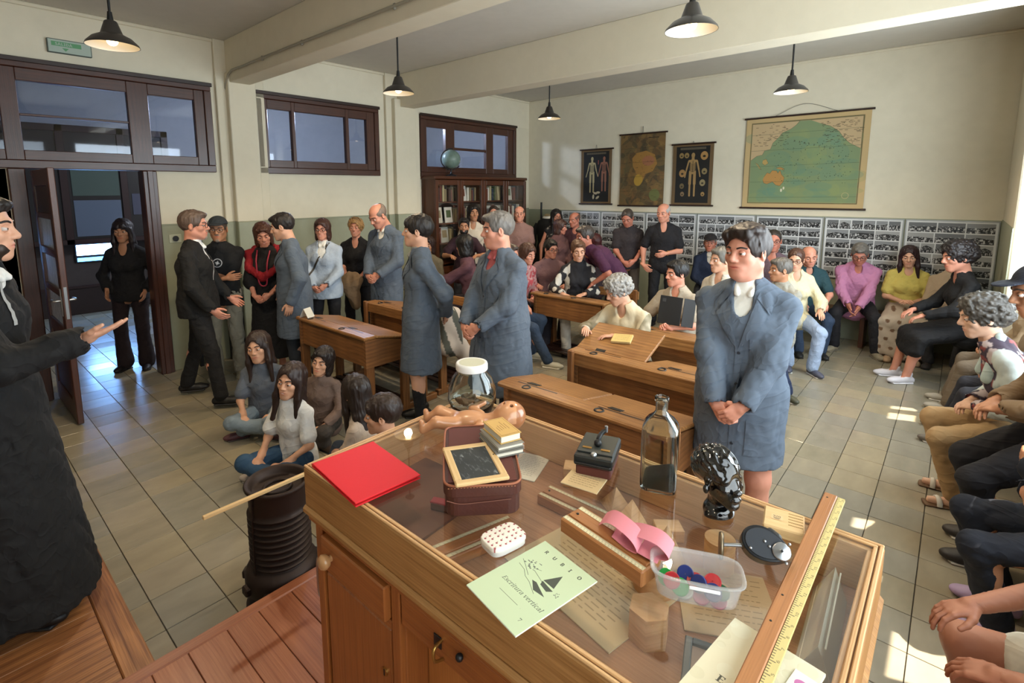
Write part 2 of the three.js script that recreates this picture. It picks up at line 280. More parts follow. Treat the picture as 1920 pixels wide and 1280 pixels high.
// corridor behind the left wall
{
  const c = struct('wall_corridor'), XC = -4.2;
  bx('plaster', XC - 0.15, XC, 2.0, CH, -0.2, ZF, corM, c, 0.002); bx('plaster', XC - 0.15, XC, 0, 2.0, -0.2, ZF, corLow, c, 0.002); bx('plaster', XC, -0.16, CH, CH + 0.1, -0.2, ZF, corM, c, 0.002); bx('plaster', XC, -0.16, 0, CH, -0.3, -0.2, corM, c, 0.002); bx('plaster', XC, -0.16, 0, CH, ZF, ZF + 0.1, corM, c, 0.002);
  bx('rail', XC, XC + 0.03, 0.42, 0.47, 4, 9, mat(0x2a1210, 0.5), c, 0.004); bx('panelling', XC, XC + 0.02, 0, 0.42, 4, 9, mat(0x241310, 0.5), c, 0.004);
  // a dark wooden cabinet front with papers behind glass, hung above the strip window
  const k = thing('corridor_cabinet', 'dark glazed cabinet in the corridor seen through the open doorway', 'cabinet', [XC, 0, 6.1]);
  bx('body', 0, 0.25, 1.16, 3.0, -1.0, 1.6, mat(0x161012, 0.5), k, 0.006);
  for (const z of [-1.0, -0.36, 0.42, 1.0, 1.5]) bx('stile', 0.25, 0.27, 1.16, 3.0, z, z + 0.1, mat(0x2a0f10, 0.45), k, 0.004);
  bx('rail', 0.25, 0.27, 1.16, 1.24, -1.0, 1.6, mat(0x2a0f10, 0.45), k, 0.004); bx('rail', 0.25, 0.27, 2.9, 3.0, -1.0, 1.6, mat(0x2a0f10, 0.45), k, 0.004);
  bx('notice', 0.252, 0.258, 1.28, 1.85, -0.24, 0.38, mat(0x5d6a80, 0.7), k, 0.001, 'grey blue notice sheet'); bx('notice', 0.252, 0.258, 1.92, 2.5, -0.24, 0.38, mat(0x4a5a55, 0.7), k, 0.001, 'dull green notice sheet'); bx('notice', 0.252, 0.258, 1.6, 1.95, -0.86, -0.4, mat(0x4b4d60, 0.7), k, 0.001);
  // a lit strip window under the cabinet
  const s = thing('strip_window_light', 'bright bluish strip window low in the corridor beyond the doorway', 'window', [XC, 0, 6.18]);
  bx('frame', 0, 0.03, 0.84, 1.15, -0.42, 0.32, mat(0x1b1c20, 0.5), s, 0.003);
  const em = new THREE.MeshStandardMaterial({ color: 0x8899aa, emissive: new THREE.Color(0.22, 0.48, 1.0), emissiveIntensity: 42 });
  const em2 = new THREE.MeshStandardMaterial({ color: 0x335577, emissive: new THREE.Color(0.1, 0.4, 1.0), emissiveIntensity: 8 });
  bx('lit_pane', 0.03, 0.036, 0.96, 1.13, -0.4, 0.3, em, s, 0.001); bx('lit_pane', 0.03, 0.036, 0.86, 0.92, -0.4, 0.3, em2, s, 0.001, 'blue lit lower strip');
  const l = new THREE.RectAreaLight(new THREE.Color(0.2, 0.45, 1.0), 30, 0.7, 0.26); l.position.set(XC + 0.06, 1.0, 6.13); l.lookAt(3, 0.6, 6.6); scene.add(l);
  const l2 = new THREE.PointLight(new THREE.Color(0.78, 0.86, 1.0), 38); l2.position.set(-1.1, 3.24, 3.2); l2.castShadow = true; l2.shadow.radius = 6; scene.add(l2);
  const t = thing('corridor_ceiling_lamp', 'small white corridor lamp seen through the window over the bookcase', 'lamp', [-1.1, 0, 3.2]); bx('diffuser', -0.12, 0.12, 3.28, 3.34, -0.12, 0.12, new THREE.MeshStandardMaterial({ color: 0xffffff, emissive: new THREE.Color(0.9, 1, 1), emissiveIntensity: 2 }), t, 0.01); bx('housing', -0.14, 0.14, 3.34, CH, -0.14, 0.14, mat(0xcccccc, 0.5), t, 0.01);
}
// exit sign over the door
{
  const s = thing('exit_sign', 'white and green emergency exit sign above the doorway', 'sign', [0, 3.31, 7.01]);
  bx('housing', 0, 0.035, -0.062, 0.062, -0.165, 0.165, mat(0x55605a, 0.5), s, 0.004);
  const t = canvas(256, 96, (g, w, h) => { g.fillStyle = '#a9b8ab'; g.fillRect(0, 0, w, h); g.fillStyle = '#5d9a6a'; g.fillRect(18, 14, 180, 34); g.fillStyle = '#a9b8ab'; g.font = 'bold 30px sans-serif'; g.fillText('SALIDA', 40, 42); g.fillStyle = '#5d9a6a'; g.beginPath(); g.moveTo(80, 60); g.lineTo(120, 60); g.lineTo(100, 84); g.fill(); });
  const f = mesh('face', new THREE.PlaneGeometry(0.315, 0.11), new THREE.MeshStandardMaterial({ map: t, roughness: 0.5 }), s); f.rotation.y = Math.PI / 2; f.position.x = 0.0365;
}
// wall socket beside the jamb
{ const s = thing('wall_socket', 'round black wall socket on a pale plate beside the doorway', 'socket', [0.009, 1.47, 6.27]); bx('plate', 0, 0.008, -0.045, 0.045, -0.06, 0.06, mat(0xb9bca6, 0.5), s, 0.003); const k = mesh('outlet', new THREE.CylinderGeometry(0.028, 0.03, 0.02, 24), M.black, s); k.rotation.z = Math.PI / 2; k.position.x = 0.015; }
// ---------------------------------------------------------------- lamps
function pendant(x, z, label, k = 8) {
  const g = thing('pendant_lamp', label, 'lamp', [x, 2.9, z], 0, 'enamel pendant lamps');
  const enamel = phys(0x2b2723, 0.35, { clearcoat: 0.4 });
  mesh('shade', lathe([[0.03, 0.155], [0.036, 0.15], [0.062, 0.075], [0.075, 0.068], [0.11, 0.05], [0.145, 0.014], [0.15, 0.0], [0.147, 0.0]], 44), enamel, g);
  mesh('shade_lining', lathe([[0.147, 0.001], [0.141, 0.013], [0.107, 0.046], [0.072, 0.062], [0.02, 0.064]], 44), mat(0xefeadf, 0.5, { side: THREE.DoubleSide }), g, 'white enamel inside of the shade');
  mesh('rod', xf(new THREE.CylinderGeometry(0.008, 0.008, CH - 2.9 - 0.17, 10), 0, 0.17 + (CH - 3.07) / 2, 0), M.black, g);
  mesh('rod_joint', xf(new THREE.CylinderGeometry(0.013, 0.02, 0.06, 16), 0, 0.18, 0), M.black, g);
  mesh('ceiling_rose', xf(new THREE.CylinderGeometry(0.02, 0.05, 0.03, 20), 0, CH - 2.9 - 0.016, 0), M.black, g);
  const b = mesh('bulb', xf(new THREE.SphereGeometry(0.032, 20, 14), 0, 0.034, 0), new THREE.MeshStandardMaterial({ color: 0xfff0d0, emissive: new THREE.Color(1, 0.72, 0.36), emissiveIntensity: 14 }), g);
  const l = new THREE.SpotLight(new THREE.Color(1, 0.8, 0.54), k, 0, 1.36, 0.35); l.position.set(x, 2.893, z); l.target.position.set(x, 0, z); l.castShadow = true; l.shadow.radius = 2; scene.add(l, l.target);
  return g;
}
pendant(2.2, 7.17, 'dark enamel pendant lamp hanging nearest the open doorway');
pendant(2.22, 4.89, 'dark enamel pendant lamp between the two ceiling beams, by the left wall');
pendant(2.22, 2.42, 'dark enamel pendant lamp nearest the bookcase, beyond the second beam');
pendant(5.05, 4.93, 'large seeming dark pendant lamp hanging in front of the middle beam');
pendant(5.0, 2.3, 'dark enamel pendant lamp hanging over the Pacific wall map');
pendant(5.05, 7.2, 'dark enamel pendant lamp above the display desk, outside the view', 3);
// ---------------------------------------------------------------- wall charts
function chart(name, label, x0, x1, y0, y1, tex, rod, cord) {
  const w = x1 - x0, h = y1 - y0, g = thing(name, label, 'wall chart', [(x0 + x1) / 2, y0, 0.012]);
  const s = new THREE.BoxGeometry(w - 0.06, h - 0.02, 0.004, 12, 12, 1), p = s.attributes.position; for (let i = 0; i < p.count; i++) p.setZ(i, p.getZ(i) + 0.006 * Math.sin(p.getX(i) * 7 + 1) * Math.cos(p.getY(i) * 4)); s.computeVertexNormals();
  mesh('sheet', xf(s, 0, h / 2, 0.012), new THREE.MeshStandardMaterial({ map: tex, roughness: 0.75, bumpMap: bumpCoarse, bumpScale: 0.002 }), g);
  for (const y of [0.008, h - 0.008]) { const r = mesh('rod', xf(new THREE.CylinderGeometry(0.013, 0.013, w, 12), 0, y, 0.014, 0, 0, Math.PI / 2), rod, g); }
  mesh('cord', tube(cord.map(([x, y]) => [x, y + h, 0.012]), 0.003, 20, 5), mat(0x77736a, 0.8), g);
}
const rodM = W.frameDark;
const pacific = canvas(1024, 860, (g, w, h) => {
  g.fillStyle = '#c3a878'; g.fillRect(0, 0, w, h); g.fillStyle = '#b99d70'; g.fillRect(44, 40, w - 88, h - 80); g.strokeStyle = '#5d5a3a'; g.lineWidth = 7; g.strokeRect(52, 48, w - 104, h - 96);
  g.fillStyle = '#7f9068'; g.fillRect(58, 54, w - 116, h - 108);
  const bl = (c, x, y, rx, ry) => { g.fillStyle = c; g.beginPath(); g.ellipse(x, y, rx, ry, 0, 0, 7); g.fill(); };
  g.globalAlpha = 0.25; for (let i = 0; i < 60; i++) bl(i % 2 ? '#5f8a78' : '#8d9a62', 80 + rnd() * 860, 180 + rnd() * 600, 30 + rnd() * 120, 20 + rnd() * 60); g.globalAlpha = 1;
  const poly = (c, pts) => { g.fillStyle = c; g.beginPath(); pts.forEach(([x, y], i) => i ? g.lineTo(x, y) : g.moveTo(x, y)); g.fill(); g.strokeStyle = '#4e4a33'; g.lineWidth = 2; g.stroke(); };
  poly('#c0a67e', [[58, 54], [470, 54], [440, 90], [400, 120], [330, 150], [300, 190], [250, 240], [230, 300], [180, 310], [160, 350], [110, 360], [58, 400]]);
  poly('#c0a67e', [[560, 54], [966, 54], [966, 330], [930, 310], [880, 280], [830, 230], [790, 170], [720, 120], [640, 90]]);
  poly('#b98a4c', [[190, 560], [215, 520], [240, 530], [260, 500], [300, 505], [312, 528], [330, 498], [345, 540], [372, 570], [365, 610], [335, 650], [300, 640], [270, 610], [220, 630], [190, 620], [180, 590]]);
  poly('#b98a4c', [[290, 480], [330, 470], [370, 490], [350, 500]]); poly('#b99a5a', [[170, 400], [200, 390], [220, 430], [190, 450], [165, 430]]); poly('#a98f58', [[100, 420], [130, 440], [160, 490], [140, 480]]);
  bl('#d8d3b8', 352, 690, 9, 16); bl('#d8d3b8', 372, 670, 8, 14);
  g.strokeStyle = '#4b5a44'; g.lineWidth = 2; for (let i = 0; i < 5; i++) { g.beginPath(); g.moveTo(58, 160 + i * 150); g.lineTo(966, 150 + i * 150); g.stroke(); }
  g.fillStyle = '#36402f'; for (let i = 0; i < 170; i++) { const x = 260 + rnd() * 640, y = 230 + rnd() * 400; g.fillRect(x, y, 3 + rnd() * 6, 2 + rnd() * 4); }
  g.fillStyle = '#413a28'; for (let i = 0; i < 150; i++) { const s = rnd() < 0.5, x = s ? 70 + rnd() * 300 : 640 + rnd() * 310, y = 66 + rnd() * 200; g.fillRect(x, y, 8 + rnd() * 26, 3); }
  g.font = 'bold 22px serif'; 'PACIFICO'.split('').forEach((c, i) => g.fillText(c, 430 + i * 42, 240 + i * 12));
  g.strokeStyle = '#b8a878'; g.lineWidth = 4; g.beginPath(); g.arc(880, 740, 26, 0, 7); g.stroke();
});
chart('wall_map', 'large green map of the Pacific Ocean with cream border', 3.925, 5.43, 1.7, 2.965, pacific, rodM, [[-0.37, 0], [-0.02, 0.13], [0.37, 0]]);
const brownMap = canvas(512, 720, (g, w, h) => {
  g.fillStyle = '#6d5634'; g.fillRect(0, 0, w, h); g.globalAlpha = 0.5;
  for (let i = 0; i < 160; i++) { g.fillStyle = ['#4c3d26', '#8a6c3c', '#5e5436', '#7c5b34', '#3f3b2a'][i % 5]; g.beginPath(); g.ellipse(rnd() * w, rnd() * h, 15 + rnd() * 60, 10 + rnd() * 40, rnd() * 3, 0, 7); g.fill(); }
  g.globalAlpha = 0.9; g.fillStyle = '#a5783a'; g.beginPath(); [[190, 190], [300, 170], [400, 210], [430, 300], [380, 380], [300, 400], [270, 480], [210, 520], [170, 480], [200, 400], [150, 320], [140, 240]].forEach(([x, y], i) => i ? g.lineTo(x, y) : g.moveTo(x, y)); g.fill();
  g.fillStyle = '#b8923a'; g.beginPath(); g.ellipse(220, 460, 50, 60, 0.3, 0, 7); g.fill(); g.fillStyle = '#6a7040'; g.beginPath(); g.ellipse(410, 610, 60, 60, 0, 0, 7); g.fill(); g.fillStyle = '#a06848'; g.beginPath(); g.ellipse(330, 270, 70, 50, 0, 0, 7); g.fill();
  g.globalAlpha = 1; g.fillStyle = '#33291a'; for (let i = 0; i < 150; i++) g.fillRect(rnd() * w, rnd() * h, 6 + rnd() * 24, 2); g.fillRect(320, 40, 120, 8);
  g.strokeStyle = '#43371f'; g.lineWidth = 2; for (let i = 1; i < 5; i++) { g.beginPath(); g.moveTo(0, i * h / 5); g.lineTo(w, i * h / 5 - 12); g.stroke(); }
});
chart('wall_map', 'old brown faded map of a continent between two anatomy charts', 1.955, 2.79, 1.7, 2.89, brownMap, rodM, [[-0.012, 0], [0, 0.11], [0.012, 0]]);
function anatomy(kind) {
  return canvas(512, 760, (g, w, h) => {
    g.fillStyle = '#6b5436'; g.fillRect(0, 0, w, h); g.fillStyle = '#191713'; g.fillRect(44, 30, w - 88, h - 60); g.fillStyle = '#6e6450'; g.fillRect(96, 46, w - 192, 22); g.fillStyle = '#2a261c'; for (let i = 0; i < 26; i++) g.fillRect(104 + i * 12, 51, 7, 12);
    const fig = (x, y, s, c, d) => { g.strokeStyle = c; g.fillStyle = c; g.lineCap = 'round'; const L = (a, b, e, f, lw) => { g.lineWidth = lw * s; g.beginPath(); g.moveTo(x + a * s, y + b * s); g.lineTo(x + e * s, y + f * s); g.stroke(); };
      g.beginPath(); g.ellipse(x, y, 17 * s, 23 * s, 0, 0, 7); g.fill(); L(0, 20, 0, 160, 26); L(-34, 52, 34, 52, 22); L(0, 60, 0, 130, 54); L(-20, 150, -22, 260, 26); L(-22, 260, -22, 370, 17); L(20, 150, 22, 260, 26); L(22, 260, 22, 370, 17); L(-40, 56, -58, 130, 15); L(-58, 130, -66 - d, 200, 11); L(40, 56, 58, 130, 15); L(58, 130, 66 + d, 195, 11);
      g.strokeStyle = '#191713'; for (let k = 0; k < 6; k++) { g.lineWidth = 3 * s; g.beginPath(); g.arc(x, y + (60 + k * 13) * s, 25 * s, 0.2, 2.9); g.stroke(); } L(0, 52, 0, 150, 4); };
    if (kind) { fig(190, 130, 1.25, '#a89a70', 16); fig(390, 130, 1.2, '#8a5a44', 10); g.fillStyle = '#b0a488'; for (const [x, y] of [[250, 610], [300, 600], [220, 660], [290, 670]]) { g.beginPath(); g.ellipse(x, y, 16, 34, x, 0, 7); g.fill(); } g.fillStyle = '#9a4a3a'; g.fillRect(290, 150, 10, 60); }
    else { fig(262, 140, 1.35, '#a08050', 6); for (const [x, y, r, c] of [[112, 140, 30, '#8c7446'], [180, 140, 30, '#8c7446'], [400, 150, 46, '#a8804a'], [130, 360, 42, '#a07a48'], [410, 340, 34, '#8a7850'], [392, 480, 36, '#8f7f5a'], [130, 520, 30, '#6a5a3a'], [140, 620, 26, '#80684a'], [400, 620, 24, '#9a7a4a']]) { g.fillStyle = c; g.beginPath(); g.ellipse(x, y, r, r * 1.15, 0, 0, 7); g.fill(); g.fillStyle = '#2a2418'; g.beginPath(); g.ellipse(x, y + 6, r * 0.4, r * 0.3, 0, 0, 7); g.fill(); } }
  });
}
chart('anatomy_chart', 'black anatomy chart with two standing figures, nearest the bookcase', 1.18, 1.85, 1.72, 2.685, anatomy(1), rodM, [[-0.01, 0], [0, 0.07], [0.01, 0]]);
chart('anatomy_chart', 'black anatomy chart with one central figure and small organs', 2.865, 3.545, 1.72, 2.675, anatomy(0), rodM, [[-0.01, 0], [0, 0.03], [0.01, 0]]);
// ---------------------------------------------------------------- boards of black and white photographs
{
  const photos = Array.from({ length: 9 }, (_, n) => canvas(96, 64, (g, w, h) => {
    g.fillStyle = ['#8c8f92', '#6c6f72', '#a5a7a8'][n % 3]; g.fillRect(0, 0, w, h); g.fillStyle = '#2c2e30'; g.beginPath(); g.moveTo(0, 24 + rnd() * 20); g.lineTo(w * 0.4, 12 + rnd() * 20); g.lineTo(w, 20 + rnd() * 20); g.lineTo(w, h); g.lineTo(0, h); g.fill();
    for (let i = 0; i < 46; i++) { const x = rnd() * w, y = 26 + rnd() * 34; g.fillStyle = ['#17181a', '#3a3c3e', '#c9cacb', '#777'][Math.floor(rnd() * 4)]; g.fillRect(x, y, 4 + rnd() * 4, 8 + rnd() * 10); g.fillStyle = '#b5b6b7'; g.beginPath(); g.arc(x + 3, y - 2, 2.4, 0, 7); g.fill(); }
  }));
  const pm = photos.map((t) => new THREE.MeshStandardMaterial({ map: t, roughness: 0.35 })), board = mat(0xdcdfe0, 0.6), alu = mat(0xa9adae, 0.4, { metalness: 0.4 });
  const pg = new THREE.PlaneGeometry(1, 1);
  for (let k = 0; k < 7; k++) {
    const x0 = 0.8 + k * 0.84, w = 0.826, y0 = 0.8, h = 0.8;
    const g = thing('photo_board', ['board of old photographs at the left end, beside the dress form', 'second board of old photographs from the left', 'photo board behind the man looking down, third from the left', 'photo board behind the man in the black shirt', 'photo board just under the left half of the Pacific map', 'photo board under the right half of the Pacific map, above the pink shirt', 'board of old photographs at the right end, in the corner'][k], 'photo board', [x0 + w / 2, y0, 0.012], 0, 'photo boards along the back wall');
    bx('panel', -w / 2, w / 2, 0, h, 0, 0.012, board, g, 0.002);
    for (const [a, b, c, d] of [[-w / 2, w / 2, 0, 0.012], [-w / 2, w / 2, h - 0.012, h], [-w / 2, -w / 2 + 0.012, 0.012, h - 0.012], [w / 2 - 0.012, w / 2, 0.012, h - 0.012]]) bx('frame', a, b, c, d, 0.012, 0.018, alu, g, 0.002);
    const rows = 6, rh = (h - 0.05) / rows;
    for (let r = 0; r < rows; r++) { let x = -w / 2 + 0.026; for (let c = 0; c < 3; c++) { const cw = (w - 0.052) / 3 + ((r + c) % 2 ? 0.012 : -0.006) * (c < 2 ? 1 : 0), X1 = c === 2 ? w / 2 - 0.026 : x + cw, cut = (r * 3 + c * 5 + k) % 5 === 0 ? 2 : 1; for (let q = 0; q < cut; q++) { const a = x + (X1 - x) * q / cut + 0.006, b = x + (X1 - x) * (q + 1) / cut - 0.006; const o = mesh('photograph', pg, pm[Math.floor(rnd() * 9)], g); o.scale.set(b - a, rh - 0.014, 1); o.position.set((a + b) / 2, 0.025 + rh * (r + 0.5), 0.0135); } x = X1; } }
  }
}
// ---------------------------------------------------------------- bookcase with glazed doors, books, globe
{
  const g = thing('bookcase', 'tall dark wooden bookcase with glazed doors against the left wall', 'bookcase', [0.01, 0, 0.5]), D = 0.3, L = 2.25, Hh = 2.2, m = W.book;
  bx('side_panel', 0, D, 0, Hh - 0.04, L - 0.03, L, m, g, 0.004); bx('side_panel', 0, D, 0, Hh - 0.04, 0, 0.03, m, g, 0.004); bx('divider', 0, D, 0, Hh - 0.04, 1.12, 1.18, m, g, 0.004); bx('back', 0, 0.015, 0, Hh - 0.04, 0.03, L - 0.03, W.frameDark, g, 0.002);
  bx('cornice', 0, D + 0.035, Hh - 0.05, Hh, -0.02, L + 0.02, m, g, 0.012); bx('plinth', 0, D + 0.01, 0, 0.1, 0.0, L, m, g, 0.006);
  for (const y of [0.45, 0.8, 1.12, 1.44, 1.78]) for (const [a, b] of [[0.03, 1.12], [1.18, L - 0.03]]) bx('shelf', 0.015, D - 0.03, y, y + 0.02, a, b, m, g, 0.003);
  const pane = phys(0xffffff, 0.03, { transmission: 1, thickness: 0 });
  for (const [a, b] of [[0.0, 0.575], [0.575, 1.15], [1.15, 1.7], [1.7, L]]) {
    const d = new THREE.Group(); d.name = 'door'; g.add(d);
    bx('stile', D, D + 0.025, 0.1, Hh - 0.06, a + 0.004, a + 0.064, m, d, 0.004); bx('stile', D, D + 0.025, 0.1, Hh - 0.06, b - 0.064, b - 0.004, m, d, 0.004); bx('rail', D, D + 0.025, Hh - 0.14, Hh - 0.06, a + 0.064, b - 0.064, m, d, 0.004); bx('rail', D, D + 0.025, 0.68, 0.78, a + 0.064, b - 0.064, m, d, 0.004); bx('panel', D + 0.004, D + 0.018, 0.1, 0.68, a + 0.064, b - 0.064, m, d, 0.004); bx('pane', D + 0.008, D + 0.011, 0.78, Hh - 0.14, a + 0.064, b - 0.064, pane, d, 0.0005);
  }
  const cols = [0x8a7a5a, 0x6a3226, 0x3c4a52, 0xb7a880, 0x52603f, 0xd8d2c2, 0x44302a, 0x9a8e74, 0x2f3b4d];
  const bms = cols.map((c) => mat(c, 0.6)), pageM = mat(0xe4dcc4, 0.8);
  const shelfNames = ['bottom', 'lower', 'middle', 'upper', 'top'];
  [1.12, 1.44, 1.78].forEach((y, si) => [[0.06, 1.1], [1.2, 2.2]].forEach(([a, b], half) => {
    let z = a + rr(0, 0.04), n = 0;
    while (z < b - 0.06) {
      const t = rr(0.022, 0.05), h = rr(0.18, 0.27), dd = rr(0.13, 0.18), lean = rnd() < 0.2 ? rr(0.05, 0.14) : 0, mi = Math.floor(rnd() * 9), up = rnd() < 0.16 && b - z > 0.24;
      const k = thing('book', 'old book standing on the ' + ['second', 'third', 'top'][si] + ' bookcase shelf, ' + (half ? 'near' : 'far') + ' half', 'book', [0.05, y + 0.021, 0.5 + z + t / 2], 0, 'books in the glazed bookcase');
      if (up) { // a book shown face on
        const f = new THREE.Group(); f.name = 'volume'; f.rotation.z = 0.12; f.position.set(0.13, 0, 0.08); k.add(f); bc('cover', 0.014, 0.25, 0.17, 0, 0.125, 0, mat([0xcfc8b6, 0xb9bcb4, 0xd7d2c8][n % 3], 0.6), f, 0.002); bc('print', 0.002, 0.12, 0.1, 0.0085, 0.14, 0, bms[mi], f, 0.0005); z += 0.22;
        k.userData.label = 'book propped face out on the ' + ['second', 'third', 'top'][si] + ' shelf of the bookcase, ' + (half ? 'near' : 'far') + ' half';
      } else { const c = bc('cover', dd, h, t, dd / 2, h / 2, 0, bms[mi], k, 0.004); bc('pages', dd - 0.012, h - 0.012, t * 0.7, dd / 2 - 0.004, h / 2 + 0.008, 0, pageM, k, 0.002); k.rotation.x = lean; z += t + 0.004 + lean * 0.26; }
      n++;
    }
  }));
  const gl = thing('desk_globe', 'pale green globe in a dark ring on top of the bookcase', 'globe', [0.17, 2.205, 2.25]);
  const gt = texture(256, 128, (u, v, c) => { const n = tn(u, v, 4, 5); mixc([120, 140, 128], [176, 172, 140], n > 0.08 ? 1 : 0, c); if (Math.abs((u * 12) % 1) < 0.04 || Math.abs((v * 6) % 1) < 0.04) mixc(c, [90, 100, 90], 0.5, c); });
  const S = mesh('sphere', xf(new THREE.SphereGeometry(0.15, 32, 20), 0, 0.27, 0, 0.4, 0.4, 0), new THREE.MeshStandardMaterial({ map: gt, roughness: 0.4 }), gl);
  mesh('ring', xf(new THREE.TorusGeometry(0.165, 0.009, 8, 40, 4.2), 0, 0.27, 0, 0, 0.9, 1.4), M.black, gl); mesh('stand', lathe([[0.09, 0], [0.09, 0.012], [0.03, 0.03], [0.014, 0.06], [0.014, 0.11]], 24), M.black, gl);
}
// ---------------------------------------------------------------- school desks
function schoolDesk(label, x0, x1, zf, open) {
  const w = x1 - x0, g = thing('school_desk', label, 'desk', [(x0 + x1) / 2, 0, zf], 0, 'old double school desks'), a = -w / 2, b = w / 2, m = W.school, t = W.schoolTop;
  bx('ledge', a, b, 0.735, 0.765, -0.125, 0, t, g, 0.008); bx('pen_groove', a + 0.1, a + 0.4, 0.7652, 0.7658, -0.1, -0.088, W.frameDark, g, 0.0002); bx('pen_groove', b - 0.45, b - 0.15, 0.7652, 0.7658, -0.1, -0.088, W.frameDark, g, 0.0002);
  for (const x of [a + 0.2, b - 0.42]) mesh('inkwell', xf(new THREE.TorusGeometry(0.024, 0.006, 8, 24), x, 0.765, -0.05, Math.PI / 2), M.black, g);
  const lidA = 0.2;
  for (const s of [0, 1]) {
    const la = s ? 0.004 : a, lb = s ? b : -0.004, L = new THREE.Group(); L.name = 'lid'; L.position.set((la + lb) / 2, 0.762, -0.127); g.add(L);
    L.rotation.x = -lidA; if (open === s) L.rotation.x = 0.38;
    bx('board', -(lb - la) / 2, (lb - la) / 2, -0.022, 0, -0.36, 0, t, L, 0.006); bx('hinge', -0.12, -0.04, 0.0, 0.003, -0.03, 0.02, M.black, L, 0.001);
    bx('batten', -(lb - la) / 2 + 0.03, (lb - la) / 2 - 0.03, -0.04, -0.023, -0.34, -0.3, m, L, 0.004);
  }
  bx('front_board', a + 0.05, b - 0.05, 0.5, 0.735, -0.05, -0.028, m, g, 0.004); bx('box_bottom', a + 0.05, b - 0.05, 0.5, 0.515, -0.46, -0.05, m, g, 0.003); bx('box_back', a + 0.05, b - 0.05, 0.515, 0.655, -0.48, -0.46, m, g, 0.003);
  for (const s of [-1, 1]) {
    const X = s < 0 ? a + 0.025 : b - 0.055;
    const side = shapeGeo([[0.0, 0.5], [0.47, 0.5], [0.48, 0.655], [0.12, 0.735], [0.0, 0.735]], 0.028, 0.002); planarUV(side); mesh('end_board', xf(side, X + 0.028, 0, -0.01, 0, Math.PI / 2, 0), m, g).scale.x = 1;
    bx('leg', X, X + 0.05, 0, 0.5, -0.1, -0.02, m, g, 0.006); bx('leg', X, X + 0.05, 0, 0.5, -0.47, -0.39, m, g, 0.006);
    bx('foot_beam', X, X + 0.05, 0.0, 0.06, -0.8, 0.02, m, g, 0.006); bx('bench_leg', X, X + 0.05, 0.06, 0.42, -0.68, -0.6, m, g, 0.006); bx('back_post', X, X + 0.045, 0.42, 0.8, -0.795, -0.76, m, g, 0.006); bx('bench_brace', X, X + 0.045, 0.36, 0.42, -0.795, -0.5, m, g, 0.005);
  }
  bx('bench_seat', a, b, 0.42, 0.45, -0.76, -0.49, t, g, 0.008); bx('bench_back', a, b, 0.68, 0.78, -0.82, -0.797, t, g, 0.006);
  for (let k = 0; k < 5; k++) bx('foot_slat', a + 0.08, b - 0.08, 0.06, 0.08, -0.5 + k * 0.085, -0.44 + k * 0.085, W.frameDark, g, 0.004);
}
schoolDesk('double school desk with two inkwells standing directly behind the display desk', 4.24, 5.37, 5.76);
schoolDesk('double school desk with a raised lid and a small book on it', 4.2, 5.35, 4.9, 0);
schoolDesk('double school desk where the woman holding a black tablet sits', 4.2, 5.35, 4.04);
schoolDesk('worn double school desk behind the seated children', 1.62, 2.78, 5.76);
schoolDesk('double school desk beside the bald man in a smock', 1.55, 2.75, 4.9);
schoolDesk('double school desk in front of the woman with white trousers', 2.6, 3.6, 3.3);
// benches along the back and the right wall
function bench(label, x0, x1, z0, z1, alongX) {
  const g = thing('long_bench', label, 'bench', [(x0 + x1) / 2, 0, (z0 + z1) / 2]), a = (x1 - x0) / 2, b = (z1 - z0) / 2;
  bx('seat', -a, a, 0.42, 0.45, -b, b, W.book, g, 0.006); const n = 4;
  for (let k = 0; k < n; k++) { const t = -1 + 2 * k / (n - 1); if (alongX) bx('leg', t * (a - 0.06) - 0.025, t * (a - 0.06) + 0.025, 0, 0.42, -b + 0.03, b - 0.03, W.book, g, 0.004); else bx('leg', -a + 0.03, a - 0.03, 0, 0.42, t * (b - 0.06) - 0.025, t * (b - 0.06) + 0.025, W.book, g, 0.004); }
}
bench('long dark bench against the back wall under the photo boards', 3.5, 6.6, 0.06, 0.42, true);
bench('long dark bench along the window wall', 6.72, 7.06, 1.7, 6.0, false);
// small dark stand by the left wall
{ const g = thing('side_table', 'narrow dark table with a pale top behind the man in the cap', 'table', [0.24, 0, 5.96]); bx('top', -0.2, 0.2, 0.88, 0.91, -0.2, 0.2, mat(0xb9b4a6, 0.5), g, 0.005); for (const [x, z] of [[-0.17, -0.17], [0.17, -0.17], [-0.17, 0.17], [0.17, 0.17]]) bx('leg', x - 0.02, x + 0.02, 0, 0.88, z - 0.02, z + 0.02, M.black, g, 0.004); }
